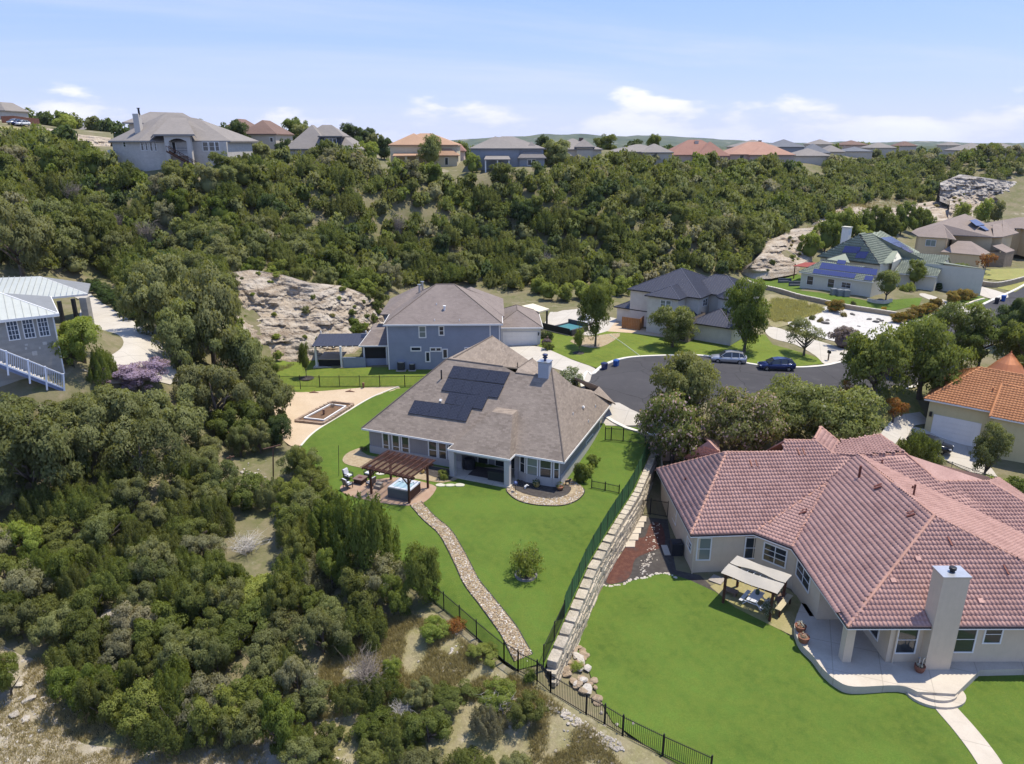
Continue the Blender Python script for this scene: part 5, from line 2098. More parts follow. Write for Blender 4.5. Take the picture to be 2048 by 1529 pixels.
 for k in range(8):
  p=a.lerp(b,k/7)
  mb=MB()
  mb.bar(p+Vector((0,0,.4)),p+Vector((0,0,1.05+(.15 if k in (0,7) else 0))),.035)
  mb.build('picket',M_DARKM,r)
 return root
stone_house()
# ---------------------------------------------------------------- houses along the ridge
M_BRICKG=block_mat('pale_grey_brick',(.56,.51,.45),(.48,.435,.385),(.54,.50,.445),.4,.12,.01)
M_SHG=shingle_mat('grey_shingle',(.245,.22,.20),(.205,.185,.168),(.28,.25,.225))
M_SHB=shingle_mat('brown_shingle',(.19,.125,.10),(.155,.10,.082),(.22,.15,.12))
M_SHO=shingle_mat('terracotta_shingle',(.40,.25,.16),(.34,.21,.135),(.45,.29,.19))
M_SHR=shingle_mat('red_brown_shingle',(.29,.155,.12),(.24,.13,.10),(.33,.19,.145))
M_SHBL=shingle_mat('slate_shingle',(.16,.165,.18),(.13,.135,.15),(.19,.195,.21))
M_SLATEB=plain('blue_siding',(.235,.25,.28),.8,var=.06)
M_CREAMY=plain('cream_wall',(.58,.51,.36),.9,var=.05)
M_BEIGE=plain('beige_wall',(.50,.44,.36),.9,var=.05)
M_PINKW=plain('pinkish_wall',(.50,.38,.31),.9,var=.05)
def far_house(label,px0,px1,pye,pyb,pyr,Y,roof,wall,depth=13,ang=0.0,wins=(),extra=(),chim=None,group=None,base_drop=1.5,ridge_run=None,loc_cat='house'):
 """house seen from the front: eave from px0 to px1 at py=pye, foot at pyb, ridge at pyr, at distance Y"""
 a,b=atY(px0,pye,Y),atY(px1,pye,Y)
 ze=a.z
 zb=atY((px0+px1)/2,pyb,Y).z
 zr=atY((px0+px1)/2,pyr,Y+depth*.45).z
 mid=(a+b)/2
 w=(b-a).length
 root=thing('house',label,loc_cat,(mid.x,Y+depth/2,zb),group=group)
 fr=Frame((mid.x,Y,0),ang)
 half=min(w,depth)/2
 pitch=max(.25,(zr-ze)/half)
 polys=hip(fr,-w/2,w/2,0,depth,ze,pitch)
 boxes=[(-w/2,w/2,0,depth,ze)]
 for (q0, q1, qe, qr, dv, d2) in extra:            # further hips: pixels of eave ends, eave and ridge rows, offset and depth
  e0,e1=atY(q0,qe,Y+dv),atY(q1,qe,Y+dv)
  u0,_=fr.inv(e0)
  u1,_=fr.inv(e1)
  h2=min(u1-u0,d2)/2
  z2=e0.z
  p2=max(.2,(atY((q0+q1)/2,qr,Y+dv+h2).z-z2)/h2)
  polys+=hip(fr,u0,u1,dv,dv+d2,z2,p2)
  boxes.append((u0,u1,dv,dv+d2,z2))
 roof_slabs(root,polys,roof,.25)
 i=.45
 for (u0,u1,v0,v1,z) in boxes:
  c4=[T(*fr(uu,vv)[:2]) for uu in (u0,u1) for vv in (v0,v1)]
  rect_walls(root,fr,u0+i,u1-i,v0+i,v1-i,min(min(c4)-.4,z-1.5),z-.12,wall)
 pl=wplane(fr,'f',i)
 for wv in wins:
  dv=wv[6] if len(wv)>6 else 0
  p=(pl[0]+fr.v*dv,pl[1])
  window(root,p,wv[0],wv[1],wv[2],wv[3],wv[4],wv[5],fw=.10)
 if chim:
  cx,cy0,cy1,m=chim
  p0,p1=atY(cx,cy1,Y+depth*.4),atY(cx,cy0,Y+depth*.4)
  mb=MB()
  mb.box(p0.x-.55,p0.y-.5,p0.z-1.5,p0.x+.55,p0.y+.5,p1.z)
  mb.build('chimney',m,root)
 return fr,root
def build_ridge():
 # the large brick house on the left
 Y=150
 root=thing('house','large grey brick house on the ridge with arched balcony and outside stair','house',tuple(atY(340,340,Y)))
 fr=Frame(atY(278,340,Y)[:2],0)
 a,b,c,d=atY(216,281,Y+7),atY(277,282,Y),atY(318,281,Y+.4),atY(461,283,Y+1.5)
 ze=b.z
 for p in (a,c,d):
  p.z=ze
 pk1,pk2=atY(331,226,Y+9),atY(397,238,Y+9)
 back=Vector((0,17,0))
 polys=[[a,b,pk1],[b,d,pk2,pk1],[d,d+back,pk2],[a,pk1,a+Vector((4,12,0))],[pk1,pk2,d+back,a+Vector((4,14,0))]]
 e0,e1=atY(306,269,Y-1.6),atY(389,270,Y-1.6)
 e1.z=e0.z
 polys+=[[e0,e1,atY(372,236,Y+7),atY(338,236,Y+7)],[e1,atY(393,275,Y+.5),atY(372,236,Y+7)],[atY(301,275,Y+.5),e0,atY(338,236,Y+7)]]
 rr=[atY(244,245,Y+14),atY(300,224,Y+20),atY(365,226,Y+20),atY(408,250,Y+14)]
 polys+=[[rr[0],rr[3],rr[2],rr[1]]]
 roof_slabs(root,polys,M_SHG,.3)
 fascia(root,[(a,b),(b,c),(e0,e1),(c,d)],plain('grey_fascia',(.30,.27,.24),.7),.3)
 w0,w1,w2,w3=a+Vector((.6,.2,0)),b+Vector((.2,.7,0)),d+Vector((-.6,.5,0)),d+Vector((-.6,14,0))
 zb=atY(280,345,Y).z-2
 wall_ring(root,[w0,w1,Vector((w2.x,w1.y,0)),w3,Vector((w0.x+3,w3.y,0))],zb,ze-.2,M_BRICKG)
 wall_ring(root,[Vector((rr[0].x+1,rr[0].y+.8,0)),Vector((rr[3].x-1,rr[0].y+.8,0)),Vector((rr[3].x-1,rr[0].y+8,0)),Vector((rr[0].x+1,rr[0].y+8,0))],ze-2,rr[0].z-.2,M_BEIGE)
 pl=(w1,Vector((0,-1,0)))
 for x0,x1,y0,y1 in ((281,288,283,301),(290,296,283,301),(299,306,283,302),(308,314,283,302),(405,417,285,302),(418,430,285,302),(430,439,285,302)):
  window(root,pl,x0,y0,x1,y1,1,2,fw=.10)
 sl=vplane(w0,w1)
 window(root,sl,246,284,252,294,1,2)
 # balcony block with an arch
 yb=Y-1.2
 x0,x1=atY(331,300,yb).x,atY(383,300,yb).x
 ztop=e0.z-.25
 zfl=atY(340,308,yb).z
 mb=MB()
 zs=atY(340,283,yb).z
 pts=[]
 n=10
 for k in range(n+1):
  t=k/n
  pts.append((x0+.8+(x1-x0-1.6)*t,zs+math.sin(math.pi*t)*(ztop-.5-zs)))
 for p,q in zip(pts,pts[1:]):
  mb.hull([(p[0],yb,p[1]),(q[0],yb,q[1]),(q[0],yb+.5,q[1]),(p[0],yb+.5,p[1])],[(p[0],yb,ztop),(q[0],yb,ztop),(q[0],yb+.5,ztop),(p[0],yb+.5,ztop)])
 mb.build('balcony_arch',M_BRICKG,root)
 for x in (x0,x1-.8):
  mb=MB()
  mb.box(x,yb,zb-1,x+.8,yb+.8,ztop)
  mb.build('balcony_pier',M_BRICKG,root)
 mb=MB()
 mb.box(x0+.8,yb+.1,zfl-.4,x1-.8,w1.y,zfl)
 mb.build('balcony_floor',M_BRICKG,root)
 mb=MB()
 mb.box(x0+.8,yb+.3,zb-1,x1-.8,yb+.6,zfl-.4)
 mb.build('plank_skirt',plain('weathered_plank',(.30,.24,.19),.9),root)
 door(root,(Vector((0,w1.y-.02,0)),Vector((0,-1,0))),344,285,353,307,M_BLACK,1)
 for k in range(2):
  mb=MB()
  mb.bar((x0+.9,yb+.15,zfl+.55+.5*k),(x1-.9,yb+.15,zfl+.55+.5*k),.07)
  mb.build('balcony_rail',M_DARKM,root)
 s0,s1=atY(338,303,yb-.6),atY(398,337,yb-.6)
 for o in (0,-1.1):
  mb=MB()
  mb.bar(s0+Vector((0,o,0)),s1+Vector((0,o,0)),.10,.3)
  mb.build('stair_stringer',M_WOODD,root)
  mb=MB()
  mb.bar(s0+Vector((0,o,1.0)),s1+Vector((0,o,1.0)),.09,.09)
  mb.build('stair_rail',M_WOODD,root)
  for k in range(9):
   p=s0.lerp(s1,k/8)+Vector((0,o,0))
   mb=MB()
   mb.bar(p,p+Vector((0,0,1.0)),.06)
   mb.build('stair_baluster',M_WOODD,root)
 for k in range(16):
  p=s0.lerp(s1,(k+.5)/16)
  mb=MB()
  mb.box(p.x-.16,p.y-1.1,p.z,p.x+.16,p.y,p.z+.05)
  mb.build('stair_tread',M_WOODD,root)
 p=atY(278,250,Y+5)
 mb=MB()
 mb.box(p.x-.75,p.y-.6,p.z-2,p.x+.4,p.y+.6,atY(278,228,Y+5).z)
 ch=mb.build('chimney',M_BRICKG,root)
 pipe(ch,atY(278,227,Y+5),.2,.9,M_DARKM,'flue',True)
 ac=thing('air_conditioner','grey air conditioner against the side of the ridge brick house','air conditioner',tuple(atY(228,312,Y+5)))
 p=atY(224,312,Y+5)
 mb=MB()
 mb.box(p.x-.5,p.y-.5,p.z-.6,p.x+.5,p.y+.5,p.z+1.1)
 mb.build('case',M_GALV,ac)
 mb=MB()
 mb.lathe([(.42,0),(.42,.06)],(p.x,p.y,p.z+1.1),12)
 mb.build('fan_grille',M_DARKM,ac)
 far_house('house with dark brown hip roof behind the large ridge brick house',477,553,268,300,241,195,M_SHB,M_BEIGE,16,extra=((436,500,262,238,8,14),),wins=((540,276,546,284,1,1),))
 fr,r=far_house('ridge house with steep grey roof and a dark dormer',568,716,299,322,250,178,M_SHG,M_BRICKG,15,extra=((568,662,298,250,-.5,13),))
 pd=atY(637,277,177)
 mb=MB()
 q0,q1=atY(641,290,179),atY(682,275,179)
 mb.box(q0.x,179,q0.z-1.5,q1.x,186,q1.z)
 dm=mb.build('dormer',plain('dark_slate_siding',(.06,.065,.075),.8),r)
 mb=MB()
 mb.box(q0.x-.4,178.5,q1.z,q1.x+.4,188,q1.z+.3)
 mb.build('dormer_roof',M_SHG,dm)
 for x0 in (650,658,666):
  window(dm,(Vector((0,178.98,0)),Vector((0,-1,0))),x0,277,x0+7,288,1,1,fw=.08)
 for x in (603,634,641,658):
  pass
 far_house('ridge house with terracotta orange roof and cream walls',776,916,290,336,267,196,M_SHO,M_CREAMY,15,extra=((776,868,290,267,-.3,13),(838,917,311,290,-1.5,6)),
    wins=((817,293,823,302,1,2),(824,293,829,302,1,2),(815,316,823,327,1,2),(890,316,896,330,1,1,-1.5)))
 po=thing('porch','small terracotta roofed back porch on cream posts of the orange roofed ridge house','porch',tuple(atY(810,332,193)))
 p=[atY(785,312,192.5),atY(850,311,192.5),atY(846,307,196),atY(788,307,196)]
 roof_slabs(po,[p],M_SHO,.25)
 for x in (791,812,835):
  q=atY(x,312,193)
  mb=MB()
  mb.box(q.x-.25,q.y-.25,q.z-4,q.x+.25,q.y+.25,q.z)
  mb.build('post',M_CREAMY,po)
 fr,r=far_house('ridge house with grey hip roof and slate blue upper wall',938,1091,297,334,273,186,M_SHG,M_SLATEB,16,extra=((1035,1093,316,283,-1,9),(938,1042,297,273,-.5,13)),
      wins=((1018,299,1025,313,1,3),(1027,299,1034,313,1,3),(1023,318,1029,332,1,3),(1031,318,1036,332,1,3),(1055,320,1062,331,1,1,-1),(1064,320,1071,331,1,1,-1)),
      chim=(1037,279,291,plain('brown_brick',(.12,.075,.06),.9)))
 po=thing('porch','flat grey awning porch on slim posts of the slate blue ridge house','porch',tuple(atY(990,332,183)))
 p=[atY(968,319,181.5),atY(1021,319,181.5),atY(1017,311,186),atY(972,311,186)]
 roof_slabs(po,[p],M_SHG,.2)
 for x in (971,995,1018):
  q=atY(x,319,182)
  mb=MB()
  mb.box(q.x-.15,q.y-.15,q.z-3.5,q.x+.15,q.y+.15,q.z)
  mb.build('post',M_WHITE,po)
 far_house('ridge house with taupe hip roof and brown chimney, half hidden by a dark oak',1092,1207,299,325,277,196,M_SHG,M_BEIGE,15,extra=((1092,1145,312,292,-2,9),(1150,1190,294,279,-.4,8)),
    wins=((1162,302,1169,311,1,2),(1172,302,1179,311,1,2)),chim=(1162,276,286,MATS['brown_brick']))
 far_house('low grey roofed ridge house showing only its roof above the trees',1225,1345,304,315,289,210,M_SHG,M_BEIGE,15,extra=((1283,1348,305,288,-1,12),))
 far_house('ridge house with two red brown hips and a cream chimney',1337,1461,310,330,280,235,M_SHR,M_PINKW,15,extra=((1394,1461,312,284,-2,12),),wins=((1408,316,1415,323,1,1),(1419,316,1426,323,1,1)),chim=(1392,282,300,M_BEIGE))
 far_house('wide ridge house with salmon tiled roof',1459,1588,309,325,284,240,shingle_mat('salmon_shingle',(.38,.225,.165),(.33,.19,.14),(.42,.26,.19)),M_PINKW,16,extra=((1500,1592,310,290,-2,12),),wins=((1480,311,1487,318,1,1),))
 far_house('grey roofed ridge house behind the salmon tiled house',1474,1560,294,300,280,300,M_SHG,M_BEIGE,16,chim=(1519,281,290,MATS['brown_brick']))
 far_house('slate roofed ridge house with blue grey walls',1545,1612,294,306,279,320,M_SHBL,M_SLATEB,15)
 far_house('tan roofed ridge house, low among shrubs beside the slate roofed house',1590,1665,312,326,297,290,M_SHG,M_BEIGE,14)
 far_house('dark slate ridge house with low wide roof',1610,1662,306,312,288,340,M_SHBL,M_BEIGE,14)
 far_house('pale grey roofed ridge house in front of a brown roofed one',1650,1692,304,310,291,360,M_SHG,M_BEIGE,13)
 far_house('brown roofed ridge house under the highest clump of trees',1688,1738,290,298,281,420,M_SHB,M_PINKW,15)
 far_house('grey ridge house roof with a sharp central peak',1625,1672,289,296,279,430,M_SHG,M_BEIGE,14)
 far_house('dark grey roof beside the brown roofed ridge house',1692,1748,303,309,294,380,M_SHBL,M_BEIGE,14)
 far_house('light taupe ridge house roof left of the tree covered rise',1742,1795,296,305,285,400,M_SHG,M_BEIGE,14)
 far_house('small brown roof at the edge of the tree covered rise',1802,1836,292,298,283,430,M_SHB,M_BEIGE,13)
 far_house('tiny grey roof just above the tree covered rise',1895,1925,291,297,284,470,M_SHG,M_BEIGE,13)
 far_house('taupe hip roof beyond the woods, left one of the last pair',1926,1996,301,310,286,330,M_SHG,M_BEIGE,15)
 far_house('taupe hip roof beyond the woods, at the end of the ridge',1988,2062,302,314,287,320,M_SHG,M_BEIGE,15,wins=((2026,305,2032,311,1,1),))
 far_house('small grey house far up the slope behind the bare bank',152,182,260,266,250,330,M_SHG,M_BEIGE,13)
 far_house('grey and white house at the top left beside the long brown fence',-30,10,221,236,205,235,M_SHG,M_BRICKG,12)
 far_house('red brown gable roof peeking out beside the orange ridge house',908,930,302,310,290,230,M_SHR,M_PINKW,12)
 # long brown fence at the top left
 f=thing('fence','long red brown board fence running down the hill at the top left','fence',tuple(atY(40,245,225)))
 mw=plain('red_brown_board',(.13,.055,.04),.8,var=.2)
 pts=[atY(4,246,222),atY(30,245,226),atY(55,248,232),atY(80,250,240)]
 for a,b in zip(pts,pts[1:]):
  n=8
  for k in range(n):
   p=a.lerp(b,(k+.5)/n)
   mb=MB()
   d=(b-a)/n*.48
   mb.obox(p+Vector((0,0,.5)),Vector((d.x,d.y,0)),Vector((0,.04,0)),Vector((0,0,1.3)))
   mb.build('board',mw,f)
build_ridge()
# ---------------------------------------------------------------- limestone cuts
def rock_mat(name,c,dark,warm):
 t=NT(name)
 p=t.world_pos((1,1,1))
 st=t.world_pos((.10,.10,2.1))
 a=t.noise(p,.35,6,.65)
 b=t.noise(st,1.0,5,.6)
 f=t.noise(p,3.0,6,.7)
 m=t.mix(t.rng(a,.40,.62),c,warm)
 m=t.mix(t.rng(b,.48,.62,0,.9),m,dark)
 m=t.mix(t.rng(f,.45,.70,0,.55),m,scl(c,1.15))
 t.bump(f,1.0,.35)
 MATS[name]=t.done(m,.95,0,.1)
 return MATS[name]
M_ROCK=rock_mat('limestone',(.46,.40,.325),(.20,.15,.105),(.36,.285,.205))
M_ROCKG=rock_mat('grey_limestone_bed',(.46,.42,.37),(.17,.15,.13),(.36,.31,.26))
CLIFFS=[]
def cliff(name,bottom,top,m,nu=120,nv=30,rough=.9,strata=.5,ledge=0.0,seed=0,extra_top=3.0,smooth=False,lift=False):
 """a rock face between a foot line and a rim, broken by beds and gullies"""
 def along(line,t):
  d=[0]
  for a,b in zip(line,line[1:]):
   d.append(d[-1]+(b-a).length)
  s=t*d[-1]
  for i in range(len(line)-1):
   if s <= d[i+1]+1e-9:
    return line[i].lerp(line[i+1],(s-d[i])/max(1e-6,d[i+1]-d[i]))
  return line[-1].copy()
 mb=MB()
 grid=[]
 for i in range(nu+1):
  t=i/nu
  b,tp=along(bottom,t),along(top,t)
  out=(b-tp)
  out=Vector((out.x,out.y,0))
  out=out.normalized() if out.length>.3 else Vector((0,-1,0))
  if out.y>0:
   out=-out
  row=[]
  for j in range(nv+1):
   s=j/nv
   sh=s ** .8
   p=b.lerp(tp,s)
   nl=max(4,round((tp.z-b.z)/.7))
   g=s*nl+.55*mnoise.noise(Vector((p.x*.07+seed,p.y*.07,1.0)))+.2*mnoise.noise(Vector((p.x*.4,p.y*.4,seed)))
   fl=math.floor(g)
   st=min(1,max(0,(g-fl-.45)/.5))
   hs=min(1,max(0,(fl+st*st*(3-2*st))/nl))
   hs=.6*s+.4*hs
   p=Vector((b.x+(tp.x-b.x)*hs,b.y+(tp.y-b.y)*hs,p.z))
   q=Vector((p.x*.16+seed,p.y*.16,p.z*.16))
   n1=mnoise.fractal(q,1.0,2.0,5)
   layer=math.floor(p.z*1.1+.9*mnoise.noise(Vector((p.x*.06,p.y*.06,seed))))
   n2=mnoise.noise(Vector((p.x*.25+layer*7.7,p.y*.25,layer*3.1+seed)))
   n3=mnoise.noise(Vector((p.x*.9,p.y*.9,p.z*.9)))
   fade=min(1,4*(1-s)+.15)*min(1,4*s+.25)
   o=(n1*rough*.9+n2*strata*1.1+n3*.40*rough+.22*mnoise.noise(Vector((p.x*2.6,p.y*2.6,p.z*2.6))))*fade
   p=p+out*o+Vector((0,0,.35*rough*n1*fade))
   if lift:
    p.z=max(p.z,T(p.x,p.y)+.15)
   row.append(p)
  e=row[-1]-out*extra_top
  row.append(Vector((e.x,e.y,T(e.x,e.y)-.25)))
  row.insert(0,row[0]+out*1.0-Vector((0,0,1.2)))
  grid.append(row)
 n=len(grid[0])
 for row in grid:
  mb.v.extend(tuple(p) for p in row)
 for i in range(nu):
  for j in range(n-1):
   a=i*n+j
   mb.f.append((a,a+n,a+n+1,a+1))
   mb.m.append(0)
 CLIFFS.append(grid)
 o=mb.build(name,m,smooth=smooth)
 return o
def A3(l):
 return [at(*p) for p in l]
ck=cliff('cliff',A3([(455,745,.2),(530,728,-.5),(600,722,-.5),(660,716,-.4),(710,706,-.3),(752,672,.0),(775,640,.6)]),
   A3([(440,548,10.6),(500,540,10.6),(560,548,9.6),(620,566,8.4),(680,572,7.2),(735,590,5.0),(770,618,2.2)]),M_ROCK,300,90,1.5,.9)
tag(ck,kind='structure')
ck=cliff('cliff',A3([(1480,548,2.0),(1540,545,2.6),(1590,535,3.0),(1625,515,3.4)]),A3([(1500,530,4.4),(1550,478,7.4),(1585,458,8.6),(1628,455,8.8)]),M_ROCK,90,34,1.3,1.3,seed=4)
tag(ck,kind='structure')
ck=cliff('cliff',A3([(1620,485,3.5),(1700,470,3.6),(1800,460,3.6),(1900,450,3.8),(1945,442,4)]),A3([(1640,448,7.4),(1720,428,7.8),(1800,414,8.4),(1880,400,9.0),(1945,392,9.4)]),M_ROCK,190,40,1.6,1.6,seed=9,lift=True)
tag(ck,kind='structure')
ck=cliff('cliff',A3([(1895,455,3.6),(1930,448,3.6),(1975,440,3.6),(2005,432,3.6)]),A3([(1900,398,10.5),(1930,378,13.0),(1965,374,13.4),(2000,402,9.5)]),M_ROCK,100,40,1.8,1.7,seed=13)
tag(ck,kind='structure')
ck=cliff('cliff',[atY(1880,395,260),atY(1930,415,262),atY(2000,428,268),atY(2080,432,280)],[atY(1880,366,266),atY(1920,349,270),atY(2000,360,276),atY(2080,372,288)],M_ROCKG,150,44,2.2,2.2,seed=21)
tag(ck,kind='structure')
ck=cliff('cliff',[atY(90,268,205),atY(150,288,200),atY(220,300,196)],[atY(95,257,210),atY(150,268,206),atY(222,276,203)],rock_mat('pale_marl',(.50,.42,.32),(.34,.27,.20),(.42,.34,.25)),80,14,.8,.7,seed=33)
tag(ck,kind='structure')
# ---------------------------------------------------------------- retaining wall of big limestone blocks
def jitter_block(mb,c,ax,ay,az,rnd,j=.05,m=0):
 """a rough hewn stone: a box with its corners pushed about and its edges broken"""
 c,ax,ay,az=Vector(c),Vector(ax),Vector(ay),Vector(az)
 i0=len(mb.v)
 for sz in (-1,1):
  for sx,sy in ((-1,-.86),(-.86,-1),(.86,-1),(1,-.86),(1,.86),(.86,1),(-.86,1),(-1,.86)):
   k=1+rnd.uniform(-j,j)
   kz=1+rnd.uniform(-j,j)*1.5
   mb.v.append(tuple(c+ax*sx*k+ay*sy*(1+rnd.uniform(-j,j))+az*sz*kz))
 for k in range(8):
  mb.f.append((i0+k,i0+(k+1) % 8,i0+8+(k+1) % 8,i0+8+k))
  mb.m.append(m)
 mb.f.append(tuple(i0+7-k for k in range(8)))
 mb.f.append(tuple(i0+8+k for k in range(8)))
 mb.m.extend([m,m])
M_BLOCK=rock_mat('hewn_limestone',(.58,.51,.41),(.30,.26,.20),(.48,.41,.31))
def fix_normals(o):
 bm=bmesh.new()
 bm.from_mesh(o.data)
 bmesh.ops.recalc_face_normals(bm,faces=bm.faces[:])
 bm.to_mesh(o.data)
 bm.free()
def retaining_wall():
 rnd=random.Random(3)
 root=thing('retaining_wall','retaining wall of rough white limestone blocks stepping down between two lawns','wall',tuple(WALL_TOP[2]))
 line=[Vector(p) for p in WALL_TOP]
 d=[0]
 for a,b in zip(line,line[1:]):
  d.append(d[-1]+(b-a).length)
 L_=d[-1]
 def along(s):
  s=min(max(s,0),L_)
  for i in range(len(line)-1):
   if s <= d[i+1]+1e-6:
    p=line[i].lerp(line[i+1],(s-d[i])/(d[i+1]-d[i]))
    t=(line[i+1]-line[i])
    t=Vector((t.x,t.y,0)).normalized()
    return p,t,Vector((t.y,-t.x,0))*(1 if Vector((t.y,-t.x,0)).x>0 else -1)
 core=MB()
 n=24
 ring=[]
 for k in range(n+1):
  p,t,s=along(L_*k/n)
  ring.append([(p+s*.02-Vector((0,0,3.6))),(p+s*.02-Vector((0,0,.45))),(p+s*.60-Vector((0,0,.45))),(p+s*.80-Vector((0,0,3.6)))])
 for a,b in zip(ring,ring[1:]):
  for k in range(3):
   core.poly([a[k],a[k+1],b[k+1],b[k]])
 o=core.build('wall_core',MATS['hewn_limestone'],root)
 fix_normals(o)
 # face courses
 count=0
 for course in range(7):
  s=rnd.uniform(0,.6)
  h=.40
  while s<L_-.3:
   w=rnd.uniform(.7,1.5)
   p,t,sd=along(s+w/2)
   zt=p.z-.42-course*h
   low=T(p.x+sd.x*1.6,p.y+sd.y*1.6)
   if zt>low-.2:
    mb=MB()
    c=p+sd*(.60+.03*course+rnd.uniform(-.05,.05))+Vector((0,0,-.42-course*h-h/2))
    jitter_block(mb,c,t*(w/2-.015),sd*.20,Vector((0,0,h/2-.012)),rnd,.04)
    o=mb.build('stone',M_BLOCK,root)
    fix_normals(o)
    count+=1
   s+=w
 # the cap course: close set at the far end, single blocks down the near end
 s=.2
 while s<L_-.2:
  near=s>L_*.50
  w=rnd.uniform(1.25,1.5) if near else rnd.uniform(.8,1.1)
  p,t,sd=along(s+w/2)
  mb=MB()
  drop=.06*rnd.random() if near else 0
  jitter_block(mb,p+sd*.34+Vector((0,0,-.20-drop+.08)),t*(w/2-(.09 if near else .02)),sd*(.38 if near else .33),Vector((0,0,.27)),rnd,.05)
  o=mb.build('cap_stone',M_BLOCK,root)
  fix_normals(o)
  s+=w
 return along,L_
WALL_ALONG,WALL_LEN=retaining_wall()
# ---------------------------------------------------------------- fences
M_IRON=plain('black_iron',(.018,.018,.019),.5,.3,.4)
M_GREENM=plain('green_screen',(.032,.100,.036),.75,0,.2,var=.25,scale=2.5,fine=9)
def iron_fence(label,pts,h=1.35,gap=.115,post=2.4,side=None,stuff=False,group=None,zs=None,name='fence'):
 """railing with posts, two rails and pickets along ground points"""
 pts=[Vector((p[0],p[1],zs[i] if zs else T(p[0],p[1],side))) for i,p in enumerate(pts)]
 root=thing(name,label,'fence',tuple(pts[len(pts) // 2]),group=group)
 allp=MB()
 pick=None
 og=origin(root)
 for si,(a,b) in enumerate(zip(pts,pts[1:])):
  ln=(b-a).length
  n=max(1,round(ln/post))
  d=(b-a)/n
  for k in range(n+(1 if si==len(pts)-2 else 0)):
   p=a+d*k
   mb=MB()
   mb.box(p.x-.04,p.y-.04,p.z-.3,p.x+.04,p.y+.04,p.z+h+.10)
   mb.build('post',M_IRON,root)
  for zz in (.15,h-.12):
   mb=MB()
   mb.bar(a+Vector((0,0,zz)),b+Vector((0,0,zz)),.035,.045)
   mb.build('rail',M_IRON,root)
  m=max(1,int(ln/gap))
  for k in range(m):
   p=a.lerp(b,(k+.5)/m)
   if stuff:
    allp.box(p.x-.011,p.y-.011,p.z+.05,p.x+.011,p.y+.011,p.z+h)
   else:
    if pick is None:
     mb=MB()
     mb.box(-.012,-.012,.05,.012,.012,h)
     pick=mb.mesh('picket',M_IRON)
    o=bpy.data.objects.new('picket',pick)
    COL.objects.link(o)
    o.parent=root
    o.location=p-og
 if stuff:
  o=allp.build('pickets',M_IRON,root)
  o['kind']='stuff'
 return root
